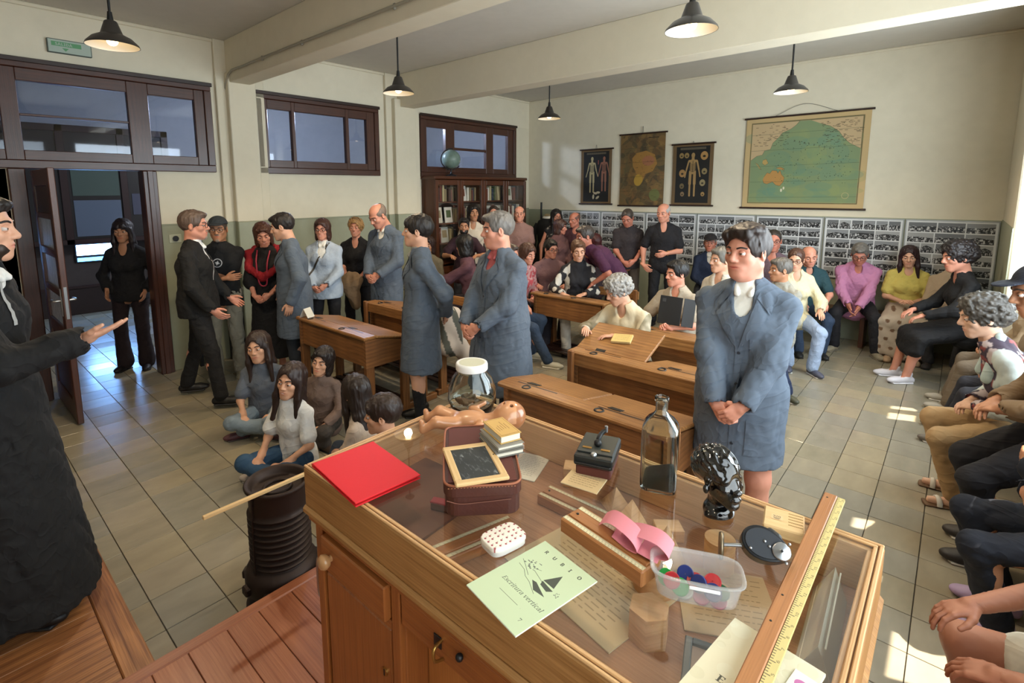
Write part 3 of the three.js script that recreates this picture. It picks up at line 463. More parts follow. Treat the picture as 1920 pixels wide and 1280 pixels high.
// ---------------------------------------------------------------- dais
{
  const d = struct('trim_5', 'wooden teaching platform'); const ht = 0.18;
  bx('carcass', -0.0 + 0.3, 4.22, 0.0, ht - 0.022, 7.72, ZF, W.frameDark, d, 0.002);
  let k = 0; for (let x = 0.3; x < 4.2;) { const w = rr(0.11, 0.15), X1 = Math.min(4.225, x + w); bx('plank', x, X1 - 0.0025, ht - 0.022, ht + rr(-0.0008, 0.0008), 7.8, ZF, W.dais, d, 0.002); x = X1; }
  bx('nosing', 0.3, 4.225, ht - 0.03, ht, 7.695, 7.7975, W.dais, d, 0.006);
  const h2 = 0.215; bx('carcass', 4.26, 7.09, 0.0, h2 - 0.022, 6.42, ZF, W.frameDark, d, 0.002);
  for (let z = 6.5; z < ZF - 0.02;) { const w = rr(0.12, 0.16), Z1 = Math.min(ZF, z + w); bx('plank', 4.285, 7.09, h2 - 0.022, h2 + rr(-0.0008, 0.0008), z, Z1 - 0.0025, W.daisRed, d, 0.002); z = Z1; }
  bx('nosing', 4.225, 4.283, h2 - 0.035, h2 + 0.002, 6.4, ZF, W.daisRed, d, 0.006); bx('nosing', 4.283, 7.09, h2 - 0.035, h2 + 0.002, 6.4, 6.498, W.daisRed, d, 0.006);
}
// ---------------------------------------------------------------- iron stove and the stick lying on it
{
  const g = thing('iron_stove', 'ribbed brown cast iron stove pot beside the platform', 'stove', [4.055, 0, 7.12]);
  const iron = new THREE.MeshStandardMaterial({ color: 0x2e2019, roughness: 0.55, metalness: 0.5, bumpMap: bumpFine, bumpScale: 0.002 }), pts = [];
  pts.push([0.001, 0.1], [0.15, 0.1], [0.168, 0.12], [0.168, 0.19], [0.152, 0.22]);
  for (let k = 0; k < 9; k++) { const y = 0.23 + k * 0.03; pts.push([0.126, y], [0.126, y + 0.012], [0.14, y + 0.017], [0.14, y + 0.023], [0.126, y + 0.029]); }
  pts.push([0.13, 0.52], [0.132, 0.6], [0.145, 0.61], [0.147, 0.622], [0.14, 0.628], [0.122, 0.62], [0.115, 0.6], [0.105, 0.585], [0.001, 0.582]);
  mesh('drum', lathe(pts, 48), iron, g); mesh('seam', tube([[0, 0.22, 0.143], [0, 0.4, 0.142], [0, 0.6, 0.134]], 0.004, 12, 6), iron, g).rotation.y = 0.2;
  for (let k = 0; k < 8; k++) { const a = k * Math.PI / 4; bc('lug', 0.03, 0.04, 0.05, Math.cos(a) * 0.172, 0.15, Math.sin(a) * 0.172, iron, g, 0.006).rotation.y = -a; }
  mesh('base', lathe([[0.001, 0], [0.17, 0], [0.17, 0.03], [0.13, 0.1], [0.001, 0.1]], 40), iron, g); mesh('lid_ring', xf(new THREE.TorusGeometry(0.06, 0.008, 8, 32), 0, 0.588, 0, Math.PI / 2), iron, g);
}
// dress form by the bookcase
{
  const g = thing('dress_form', 'headless dress form in a black gown with white collar beside the bookcase', 'mannequin', [0.72, 0, 0.36], 0.5);
  const blk = mat(0x0c0c0e, 0.85), f = lathe([[0.001, 0.1], [0.3, 0.1], [0.28, 0.4], [0.2, 0.85], [0.15, 1.02], [0.18, 1.22], [0.19, 1.33], [0.15, 1.42], [0.07, 1.47], [0.06, 1.5], [0.001, 1.5]], 36); mesh('gown', xf(f, 0, 0, 0, 0, 0, 0, [1.1, 1, 0.8]), blk, g);
  mesh('collar', xf(lathe([[0.075, 1.455], [0.08, 1.47], [0.066, 1.5], [0.06, 1.5]], 30), 0, 0, 0, 0, 0, 0, [1.1, 1, 0.9]), mat(0xe8e6de, 0.7), g); mesh('neck_cap', xf(lathe([[0.062, 1.5], [0.058, 1.53], [0.02, 1.545], [0.001, 1.545]], 24), 0, 0, 0), mat(0x8c7a55, 0.5), g);
  for (const s of [-1, 1]) mesh('sleeve', tube([[s * 0.17, 1.36, 0], [s * 0.24, 1.2, 0.01], [s * 0.25, 0.95, 0.05], [s * 0.24, 0.8, 0.08]], 0.055, 20, 10), blk, g);
  mesh('post', xf(new THREE.CylinderGeometry(0.015, 0.015, 0.16, 10), 0, 0.06, 0), M.black, g); mesh('base', lathe([[0.001, 0], [0.17, 0], [0.17, 0.015], [0.02, 0.03]], 24), M.black, g);
  mesh('pole', xf(new THREE.CylinderGeometry(0.018, 0.018, 1.75, 10), -0.14, 0.875, -0.2), M.black, g);
}
// ---------------------------------------------------------------- glazed display desk
const T = 1.17;
{
  const g = thing('display_desk', 'oak teacher desk with a glazed display top full of old school things', 'desk', [4.961, 0.217, 6.73]);
  const Lx = 1.311, Lz = 0.71, y = (v) => v - 0.217, c = W.cabinet, s = W.caseSide, p = W.casePale;
  // case rim
  bx('rim', 0, Lx, y(1.045), y(1.165), Lz - 0.018, Lz, s, g, 0.004); bx('rim', 0, Lx, y(1.045), y(1.165), 0, 0.018, s, g, 0.004); bx('rim', 0, 0.018, y(1.045), y(1.165), 0.018, Lz - 0.018, s, g, 0.004); bx('rim', Lx - 0.018, Lx, y(1.045), y(1.165), 0.018, Lz - 0.018, s, g, 0.004);
  for (const o of [0.001, 0.012]) { bx('edge_bead', o, Lx - o, y(1.165), y(1.171), Lz - o - 0.008, Lz - o, p, g, 0.002); bx('edge_bead', o, Lx - o, y(1.165), y(1.171), o, o + 0.008, p, g, 0.002); bx('edge_bead', o, o + 0.008, y(1.165), y(1.171), o + 0.009, Lz - o - 0.009, p, g, 0.002); bx('edge_bead', Lx - o - 0.008, Lx - o, y(1.165), y(1.171), o + 0.009, Lz - o - 0.009, p, g, 0.002); }
  for (const [a, b, e, f] of [[0.018, Lx - 0.018, 0.018, 0.03], [0.018, Lx - 0.018, Lz - 0.03, Lz - 0.018], [0.018, 0.03, 0.03, Lz - 0.03], [Lx - 0.03, Lx - 0.018, 0.03, Lz - 0.03]]) bx('lining', a, b, y(1.052), y(1.162), e, f, p, g, 0.002);
  bx('case_floor', 0.018, Lx - 0.018, y(1.035), y(1.052), 0.018, Lz - 0.018, W.caseFloor, g, 0.002);
  bx('glass_top', 0.021, Lx - 0.021, y(1.164), y(1.1685), 0.021, Lz - 0.021, phys(0xffffff, 0.01, { transmission: 1, thickness: 0, ior: 1.45 }), g, 0.0006, 'clear glass lid');
  bx('moulding', -0.008, Lx + 0.008, y(1.018), y(1.045), -0.008, Lz + 0.008, s, g, 0.008); bx('moulding', 0.004, Lx - 0.004, y(0.995), y(1.018), 0.004, Lz - 0.004, c, g, 0.006);
  // left and right pedestals
  for (const [a, b] of [[0.03, 0.43], [0.9, 1.28]]) {
    bx('pedestal', a, b, 0, y(0.995), 0.03, Lz - 0.03, c, g, 0.003); bx('stile', a, a + 0.035, 0, y(0.995), Lz - 0.03, Lz - 0.012, c, g, 0.003); bx('stile', b - 0.035, b, 0, y(0.995), Lz - 0.03, Lz - 0.012, c, g, 0.003); bx('rail', a + 0.035, b - 0.035, y(0.86), y(0.885), Lz - 0.03, Lz - 0.014, c, g, 0.003);
    const d = new THREE.Group(); d.name = 'drawer'; g.add(d); bx('front', a + 0.055, b - 0.04, y(0.89), y(0.988), Lz - 0.03, Lz + 0.004, c, d, 0.004); mesh('knob', xf(lathe([[0.001, 0.036], [0.016, 0.034], [0.022, 0.024], [0.018, 0.012], [0.009, 0.006], [0.009, 0]], 24), a + 0.11, y(0.943), Lz + 0.004, Math.PI / 2), phys(0xb98b5c, 0.3, { clearcoat: 0.6 }), d);
    const k = new THREE.Group(); k.name = 'door'; g.add(k); bx('board', a + 0.045, b - 0.045, 0.06, y(0.855), Lz - 0.03, Lz - 0.016, c, k, 0.004); mesh('keyhole', xf(new THREE.CylinderGeometry(0.012, 0.012, 0.004, 20), b - 0.075, y(0.715), Lz - 0.014, Math.PI / 2), M.brass, k); bx('key_slot', b - 0.0775, b - 0.0725, y(0.705), y(0.724), Lz - 0.0125, Lz - 0.0115, M.black, k, 0.0002);
  }
  bx('knee_panel', 0.43, 0.9, 0.1, y(0.9), Lz - 0.12, Lz - 0.1, wood([150, 88, 38], [206, 140, 76], 0.42, { coat: 0.3, contrast: 0.6 }), g, 0.003);
  const d = new THREE.Group(); d.name = 'drawer'; g.add(d); bx('front', 0.435, 0.895, y(0.905), y(0.992), Lz - 0.1, Lz - 0.012, c, d, 0.004); bx('lock', 0.56, 0.585, y(0.935), y(0.965), Lz - 0.012, Lz - 0.009, M.black, d, 0.001); mesh('knob', xf(new THREE.SphereGeometry(0.009, 14, 10), 0.65, y(0.965), Lz - 0.004), M.black, d);
  mesh('handle', tube([[0.585, y(0.96), Lz - 0.012], [0.588, y(0.957), Lz + 0.014], [0.59, y(0.93), Lz + 0.016], [0.59, y(0.915), Lz - 0.01]], 0.004, 16, 6), M.brass, d, 'small brass drawer handle');
  mesh('side_handle', tube([[0.012, y(0.86), Lz - 0.03], [0.0, y(0.85), Lz - 0.03], [-0.006, y(0.79), Lz - 0.03], [0.0, y(0.73), Lz - 0.03], [0.012, y(0.72), Lz - 0.03]], 0.005, 16, 6), M.steel, g, 'steel side handle');
}
// one flat printed sheet: paper with a print on top
function sheet(name, label, cat, w, d, t, x, y, z, yaw, tex, edge = 0xe8e0c8, group) {
  const g = thing(name, label, cat, [x, y, z], yaw, group); bc('pages', w, t, d, 0, t / 2, 0, mat(edge, 0.8), g, 0.0006);
  const p = mesh('cover', new THREE.PlaneGeometry(w - 0.001, d - 0.001), new THREE.MeshStandardMaterial({ map: tex, roughness: 0.7 }), g); p.rotation.x = -Math.PI / 2; p.position.y = t + 0.0004; return g;
}
const plainTex = (base, s) => texture(128, 128, (u, v, c) => { const n = tn(u, v, 4, 4) * s; for (let k = 0; k < 3; k++) c[k] = cl(base[k] + n); });
// red folder
{
  const red = new THREE.MeshStandardMaterial({ color: 0xd9101e, roughness: 0.6, bumpMap: weave, bumpScale: 0.0003 });
  const g = thing('red_folder', 'bright red cloth folder lying at the corner of the display desk', 'folder', [5.138, T + 0.0018, 7.343], -0.1);
  bc('cover', 0.262, 0.004, 0.2, 0, 0.002, 0, red, g, 0.0015); bc('pages', 0.25, 0.004, 0.19, -0.002, 0.0062, 0, mat(0xd8b890, 0.8), g, 0.001); bc('cover', 0.262, 0.004, 0.2, 0, 0.0106, 0, red, g, 0.0015); mesh('spine', xf(new THREE.CylinderGeometry(0.0063, 0.0063, 0.2, 12), -0.131, 0.0063, 0, Math.PI / 2), red, g);
}
// brown school case
const yawC = 0.81, vC = [Math.sin(yawC), Math.cos(yawC)];
{
  const leather = phys(0x4a2218, 0.5, { bumpMap: bumpFine, bumpScale: 0.0006, clearcoat: 0.15 }), edgeM = mat(0x9a5a3c, 0.55), inner = mat(0x5b2a22, 0.7);
  const g = thing('leather_case', 'brown leather school case lying flat on the glass, slate on its lid', 'case', [5.403, T, 7.148], yawC);
  const w = 0.193, d = 0.325, h = 0.082, r = 0.03, out = (w, d, r) => { const p = []; for (const [sx, sz, a0] of [[1, 1, 0], [-1, 1, 0.5], [-1, -1, 1], [1, -1, 1.5]]) for (let k = 0; k <= 5; k++) { const a = (a0 + k / 10) * Math.PI; p.push([sx * (w / 2 - r) + Math.cos(a) * r, sz * (d / 2 - r) + Math.sin(a) * r]); } return p; };
  const base = shapeGeo(out(w - 0.008, d - 0.008, r), h - 0.03, 0.002); base.rotateX(-Math.PI / 2); planarUV(base, 6); mesh('body', xf(base, 0, 0.002, 0), leather, g);
  const lid = shapeGeo(out(w, d, r), 0.026, 0.002); lid.rotateX(-Math.PI / 2); planarUV(lid, 6); mesh('lid', xf(lid, 0, h - 0.028, 0), leather, g);
  mesh('piping', tube(out(w, d, r).map(([x, z]) => [x, h, z]), 0.0032, 120, 6, true), edgeM, g, 'tan edge piping'); bc('lid_panel', w - 0.02, 0.002, d - 0.03, 0, h + 0.001, 0, inner, g, 0.0008); mesh('seam', tube([[-0.09, 0.045, d / 2 + 0.001], [-0.06, 0.036, d / 2 + 0.0015], [0, 0.038, d / 2 + 0.0015], [0.07, 0.043, d / 2 + 0.001]], 0.0012, 20, 5), mat(0x7a4a3a, 0.6), g);
  mesh('strap', tube([[w / 2, h - 0.01, -0.08], [w / 2 + 0.012, h - 0.006, -0.05], [w / 2 + 0.012, h - 0.012, -0.01], [w / 2, h - 0.02, 0.02]], 0.004, 16, 6), M.black, g); for (let k = 0; k < 22; k++) bc('stitch', 0.004, 0.001, 0.0012, -0.085 + k * 0.0078, h - 0.004, d / 2 + 0.0028, mat(0xb07a55, 0.7), g, 0.0002);
}
{
  const g = thing('school_slate', 'wood framed writing slate with chalk marks on the leather case', 'slate', [5.443, T + 0.0865, 7.211], 1.0), m = W.pale;
  const t = texture(256, 256, (u, v, c) => { const n = tn(u, v, 3, 5), s = tn((u + v) % 1, (v * 4 - u + 4) % 1, 8, 3); const k = 42 + n * 12 + (s > 0.28 ? (s - 0.28) * 170 : 0); c[0] = cl(k - 2); c[1] = cl(k + 3); c[2] = cl(k + 3); });
  bc('slate', 0.11, 0.005, 0.165, 0, 0.005, 0, new THREE.MeshStandardMaterial({ map: t, roughness: 0.6 }), g, 0.001); t.repeat.set(6, 6);
  for (const [w, d, x, z] of [[0.02, 0.152, -0.0585, 0], [0.02, 0.152, 0.0585, 0], [0.137, 0.02, 0, -0.086], [0.137, 0.02, 0, 0.086]]) bc('frame', w, 0.01, d, x, 0.005, z, m, g, 0.003); mesh('peg', xf(new THREE.CylinderGeometry(0.0018, 0.0018, 0.011, 8), 0.058, 0.0055, -0.02), M.black, g);
}
const bookGold = canvas(256, 160, (g, w, h) => { g.fillStyle = '#cfa762'; g.fillRect(0, 0, w, h); g.strokeStyle = '#8a6228'; g.lineWidth = 3; g.strokeRect(10, 10, w - 20, h - 20); g.fillStyle = '#7a5522'; for (let i = 0; i < 5; i++) g.fillRect(60 + rnd() * 30, 34 + i * 20, 60 + rnd() * 70, 4); });
[[0, 0.085, 0.13, 0.014, 0x6d6a62, 'grey bound booklet at the bottom of the pile on the leather case'], [0.0145, 0.08, 0.125, 0.012, 0x8a857a, 'grey booklet in the middle of the pile on the leather case'], [0.027, 0.066, 0.11, 0.022, 0xc9a35e, 'small gold covered book on top of the pile on the leather case']].forEach(([y, w, d, t, c, label], k) => {
  const g = thing('small_book', label, 'book', [5.427 - k * 0.004, T + 0.0865 + y, 7.085 - k * 0.006], 1.12 + k * 0.05, 'books piled on the leather case');
  bc('pages', w - 0.006, t - 0.004, d - 0.006, 0, t / 2, 0, mat(0xd9d2c0, 0.8), g, 0.001); bc('cover', w, 0.002, d, 0, 0.001, 0, mat(c, 0.6), g, 0.0005); bc('cover', w, 0.002, d, 0, t - 0.001, 0, mat(c, 0.6), g, 0.0005);
  if (k === 2) { const p = mesh('print', new THREE.PlaneGeometry(d - 0.004, w - 0.004), new THREE.MeshStandardMaterial({ map: bookGold, roughness: 0.6 }), g); p.rotation.set(-Math.PI / 2, 0, Math.PI / 2); p.position.y = t + 0.0006; }
});
// glass jar with a white lid, bark inside
{
  const g = thing('glass_jar', 'round glass jar with a white screw lid holding dry bark', 'jar', [5.07, T, 6.835]);
  const gl = phys(0xf2faf8, 0.02, { transmission: 1, thickness: 0.002, ior: 1.45 });
  mesh('glass', lathe([[0.001, 0.002], [0.06, 0.002], [0.075, 0.012], [0.088, 0.05], [0.086, 0.09], [0.072, 0.13], [0.056, 0.15], [0.054, 0.162], [0.0535, 0.162], [0.0545, 0.15], [0.07, 0.129], [0.084, 0.09], [0.086, 0.05], [0.073, 0.014], [0.001, 0.005]], 48), gl, g);
  mesh('lid', lathe([[0.001, 0.185], [0.045, 0.185], [0.05, 0.188], [0.056, 0.186], [0.058, 0.18], [0.058, 0.163], [0.056, 0.16]], 48), mat(0xe9e8e2, 0.4), g, 'white screw lid'); mesh('lid_disc', lathe([[0.001, 0.1865], [0.046, 0.1865]], 40), mat(0xc9c8b0, 0.5), g);
  const bm = new THREE.MeshStandardMaterial({ color: 0x6b5138, roughness: 0.9, bumpMap: bumpCoarse, bumpScale: 0.004 });
  for (let k = 0; k < 16; k++) { const a = rnd() * 6.28, r = rr(0.01, 0.05); const o = bc('bark_piece', rr(0.03, 0.055), rr(0.006, 0.014), rr(0.015, 0.025), Math.cos(a) * r, 0.018 + (k / 16) * 0.035, Math.sin(a) * r, bm, g, 0.003); o.rotation.set(rr(-0.3, 0.3), rnd() * 6, rr(-0.3, 0.3)); }
}
// superellipse loft used for bottle, tin, box
function loft(profile, n, power, aspect = 1, close = true) {
  const pos = [], idx = [], cnt = n;
  profile.forEach(([r, y], j) => { for (let i = 0; i < n; i++) { const a = i / n * Math.PI * 2, c = Math.cos(a), s = Math.sin(a), e = power[j] ?? power; const m = Math.pow(Math.pow(Math.abs(c), e) + Math.pow(Math.abs(s), e), -1 / e); const rx = Array.isArray(r) ? r[0] : r, rz = Array.isArray(r) ? r[1] : r * aspect; pos.push(rx * c * m, y, rz * s * m); } });
  for (let j = 0; j + 1 < profile.length; j++) for (let i = 0; i < n; i++) { const a = j * n + i, b = j * n + (i + 1) % n, c = a + n, d = b + n; idx.push(a, c, b, b, c, d); }
  const g = new THREE.BufferGeometry(); g.setAttribute('position', new THREE.Float32BufferAttribute(pos, 3)); g.setIndex(idx); g.computeVertexNormals(); planarUV(g, 8); return g;
}
{
  const g = thing('glass_bottle', 'tall square clear glass bottle with black residue in the bottom', 'bottle', [5.788, T, 6.848], 0.35);
  const gl = phys(0xeef6f2, 0.02, { transmission: 1, thickness: 0.002, ior: 1.45 }), pr = [[0.001, 0.001], [0.04, 0.003], [0.046, 0.008], [0.047, 0.02], [0.047, 0.165], [0.045, 0.178], [0.034, 0.195], [0.021, 0.208], [0.0155, 0.218], [0.0155, 0.244], [0.0185, 0.246], [0.0185, 0.256], [0.014, 0.258], [0.0125, 0.244], [0.0125, 0.219], [0.018, 0.208], [0.031, 0.193], [0.042, 0.176], [0.0445, 0.165], [0.0445, 0.02], [0.043, 0.01], [0.001, 0.007]], pw = [5, 5, 6, 6, 6, 5, 3.6, 2.6, 2, 2, 2, 2, 2, 2, 2, 2.6, 3.6, 5, 6, 6, 6, 5];
  mesh('glass', loft(pr, 48, pw), gl, g); const ink = loft([[0.001, 0.0085], [0.04, 0.0085], [0.0425, 0.014], [0.0425, 0.042], [0.03, 0.048], [0.001, 0.045]], 32, [6, 6, 6, 6, 4, 2]); { const p = ink.attributes.position; for (let i = 0; i < p.count; i++) if (p.getY(i) > 0.03) p.setY(i, p.getY(i) + p.getX(i) * 0.3); ink.computeVertexNormals(); } mesh('residue', ink, mat(0x15130f, 0.85), g, 'black residue');
  bc('label', 0.002, 0.075, 0.03, 0.049, 0.13, 0.0, mat(0xa06a3c, 0.8), g, 0.0005, 'torn brown paper label');
}
// black punch box
{
  const g = thing('metal_cash_box', 'small dark metal box with a lever knob and brass plates on the display desk', 'box', [5.609, T, 6.862], 0.33), grey = mat(0x2e302e, 0.45, { metalness: 0.5 });
  bc('base', 0.098, 0.03, 0.14, 0, 0.015, 0, mat(0x5a2a22, 0.55), g, 0.004, 'dark red base'); bc('body', 0.108, 0.03, 0.152, 0, 0.046, 0, grey, g, 0.004); bc('top_plate', 0.1, 0.004, 0.12, 0, 0.063, -0.008, mat(0x3d403c, 0.5, { metalness: 0.4 }), g, 0.001);
  bc('brass_plate', 0.026, 0.0015, 0.01, -0.026, 0.066, 0.028, M.brass, g, 0.0004); bc('brass_plate', 0.026, 0.0015, 0.01, 0.026, 0.066, 0.028, M.brass, g, 0.0004); mesh('silver_knob', xf(new THREE.SphereGeometry(0.009, 16, 12), 0, 0.064, 0.062), M.steel, g); mesh('lever', tube([[0, 0.064, 0.0], [0, 0.082, -0.006], [0.004, 0.09, -0.02], [0.012, 0.097, -0.03]], 0.007, 16, 8), M.black, g); mesh('lever_ball', xf(new THREE.SphereGeometry(0.011, 16, 12), 0, 0.074, 0.008), M.black, g); mesh('lever_tip', xf(new THREE.CylinderGeometry(0.005, 0.005, 0.018, 12), 0.016, 0.101, -0.034), M.dullSteel, g); bc('lower_bar', 0.1, 0.008, 0.008, 0, 0.04, 0.079, M.black, g, 0.002);
}
const textTex = (w, h, bg, ink, lines) => canvas(w, h, (g) => { g.fillStyle = bg; g.fillRect(0, 0, w, h); g.fillStyle = ink; for (const [s, x, y, f] of lines) { g.font = f; g.fillText(s, x, y); } });
const printed = (bg, ink, rows, w = 256, h = 256) => canvas(w, h, (g) => { g.fillStyle = bg; g.fillRect(0, 0, w, h); g.fillStyle = ink; for (let i = 0; i < rows; i++) { let x = w * 0.14; while (x < w * 0.84) { const l = 6 + rnd() * 22; g.fillRect(x, h * 0.1 + i * h * 0.8 / rows, l, 3); x += l + 6; } } });
sheet('index_card', 'small cream printed card in front of the metal box', 'card', 0.105, 0.082, 0.003, 5.625, T, 6.962, 0.17, printed('#d8b988', '#6a4a28', 6, 256, 200), 0xd8c298);
// wooden ruler box with pink ribbon
function scaleTex(bg = '#d9cfa8') { return canvas(1024, 32, (g, w, h) => { g.fillStyle = bg; g.fillRect(0, 0, w, h); g.fillStyle = '#4a3a22'; for (let i = 0; i < 128; i++) g.fillRect(i * 8, 0, 2, i % 5 ? 10 : 20); g.font = '14px sans-serif'; for (let i = 0; i < 26; i++) g.fillText(String(i), i * 40 + 3, 30); }); }
const scaleT = scaleTex(), scaleM = new THREE.MeshStandardMaterial({ map: scaleT, roughness: 0.6 });
function rulerBox(label, w, h, d, pos, yaw) {
  const g = thing('pencil_box', label, 'box', pos, yaw); bc('body', w, h, d, 0, h / 2, 0, W.box, g, 0.003); bc('sliding_lid', w - 0.012, 0.004, d * 0.42, 0, h + 0.001, 0, W.box, g, 0.0015);
  for (const s of [-1, 1]) { const p = mesh('scale_strip', new THREE.PlaneGeometry(w - 0.006, d * 0.16), scaleM, g, 'white scale strip'); p.rotation.x = -Math.PI / 2; p.position.set(0, h + 0.0006, s * d * 0.34); } mesh('peg', xf(new THREE.CylinderGeometry(0.003, 0.003, 0.004, 10), -w / 2 + 0.02, h + 0.003, 0), M.black, g); return g;
}
rulerBox('wooden pencil box with scale strips under a pink ribbon', 0.228, 0.036, 0.078, [5.815, T, 7.163], -0.17);
{
  const pink = new THREE.MeshStandardMaterial({ color: 0xd9848f, roughness: 0.75, side: THREE.DoubleSide, bumpMap: weave, bumpScale: 0.0002 });
  const g = thing('pink_ribbon', 'folded pink ribbon lying on the wooden pencil box', 'ribbon', [5.85, T + 0.0405, 7.15], -0.17);
  const rib = (path, w, name) => { const n = path.length * 8, cv = new THREE.CatmullRomCurve3(path.map((p) => new THREE.Vector3(...p))), pos = [], idx = []; for (let i = 0; i <= n; i++) { const p = cv.getPoint(i / n); for (const s of [-1, 1]) pos.push(p.x + s * w * 0.18, p.y, p.z + s * w / 2); if (i) idx.push(2 * i - 2, 2 * i - 1, 2 * i, 2 * i, 2 * i - 1, 2 * i + 1); } const q = new THREE.BufferGeometry(); q.setAttribute('position', new THREE.Float32BufferAttribute(pos, 3)); q.setIndex(idx); q.computeVertexNormals(); planarUV(q, 4); mesh(name, q, pink, g); };
  rib([[-0.075, 0.002, -0.01], [-0.05, 0.022, -0.008], [-0.01, 0.03, 0], [0.03, 0.024, 0.006], [0.042, 0.01, 0.008], [0.02, 0.002, 0.006], [-0.03, 0.003, 0]], 0.052, 'loop'); rib([[-0.02, 0.004, -0.02], [0.03, 0.026, -0.018], [0.075, 0.03, -0.02], [0.098, 0.016, -0.02], [0.08, 0.003, -0.02], [0.03, 0.002, -0.02]], 0.05, 'loop'); rib([[0.0, 0.002, 0.012], [0.05, 0.006, 0.012], [0.085, 0.002, 0.004]], 0.03, 'tail');
}
// flowered tin
{
  const t = canvas(256, 180, (g, w, h) => { g.fillStyle = '#ece6d8'; g.fillRect(0, 0, w, h); for (let i = 0; i < 34; i++) { const x = (i % 7) * 37 + 14 + rnd() * 8, y = Math.floor(i / 7) * 36 + 16 + rnd() * 8; g.fillStyle = '#b05a5a'; g.beginPath(); g.arc(x, y, 7, 0, 7); g.fill(); g.fillStyle = '#7e2f36'; g.beginPath(); g.arc(x + 1, y + 1, 3, 0, 7); g.fill(); g.fillStyle = '#8a8a5a'; g.fillRect(x + 8, y + 4, 6, 4); } });
  const g = thing('flowered_tin', 'small white tin box with a red flower pattern on its lid', 'tin', [5.625, T, 7.305], 1.35); g.scale.y = 0.8;
  mesh('body', loft([[[0.001, 0.001], 0.0], [[0.045, 0.031], 0.0], [[0.047, 0.033], 0.002], [[0.047, 0.033], 0.017]], 48, 4.5), mat(0xe6e4dc, 0.35, { metalness: 0.2 }), g); const lid = loft([[[0.0485, 0.0345], 0.017], [[0.0485, 0.0345], 0.026], [[0.046, 0.032], 0.029], [[0.001, 0.001], 0.03]], 48, 4.5);
  { const p = lid.attributes.position, u = lid.attributes.uv; for (let i = 0; i < p.count; i++) u.setXY(i, p.getX(i) / 0.097 + 0.5, p.getZ(i) / 0.069 + 0.5); } mesh('lid', lid, new THREE.MeshStandardMaterial({ map: t, roughness: 0.35 }), g, 'flowered lid');
}
// green exercise book
sheet('exercise_book', 'pale green RUBIO exercise book overhanging the desk edge', 'notebook', 0.156, 0.22, 0.003, 5.75, T + 0.0018, 7.36, -0.185, canvas(720, 1016, (g, w, h) => {
  g.fillStyle = '#c3d2ac'; g.fillRect(0, 0, w, h); g.fillStyle = '#41453a'; g.font = 'bold 62px sans-serif'; 'RUBIO'.split('').forEach((c, i) => g.fillText(c, 120 + i * 112, 130));
  g.strokeStyle = '#3a3f36'; g.lineWidth = 4; const P2 = (pts, f) => { g.beginPath(); pts.forEach(([x, y], i) => i ? g.lineTo(x, y) : g.moveTo(x, y)); f ? g.fill() : g.stroke(); };
  g.fillStyle = '#4a4f45'; P2([[480, 220], [400, 400], [540, 400]], 1); P2([[400, 410], [560, 430], [520, 480], [420, 460]], 1); P2([[380, 470], [560, 540], [430, 560], [330, 480]], 1); g.fillStyle = '#6a7062'; for (let i = 0; i < 26; i++) g.fillRect(90 + rnd() * 160, 270 + rnd() * 120, 8 + rnd() * 18, 5 + rnd() * 10); for (let i = 0; i < 14; i++) g.fillRect(590 + rnd() * 40, 400 + rnd() * 60, 8, 8);
  P2([[80, 430], [180, 450], [250, 500], [330, 520], [470, 590]]); P2([[250, 380], [420, 430]]); P2([[180, 330], [230, 360], [300, 330]]); P2([[60, 360], [140, 400], [260, 470]]);
  g.fillStyle = '#4a4e44'; g.font = 'italic 66px serif'; g.fillText('Escritura vertical', 120, 690); g.font = '26px serif'; g.fillRect(220, 790, 260, 4); g.fillText('.', 520, 800); g.font = 'bold 54px serif'; g.fillText('7', 600, 900);
}), 0xdfe3cc);
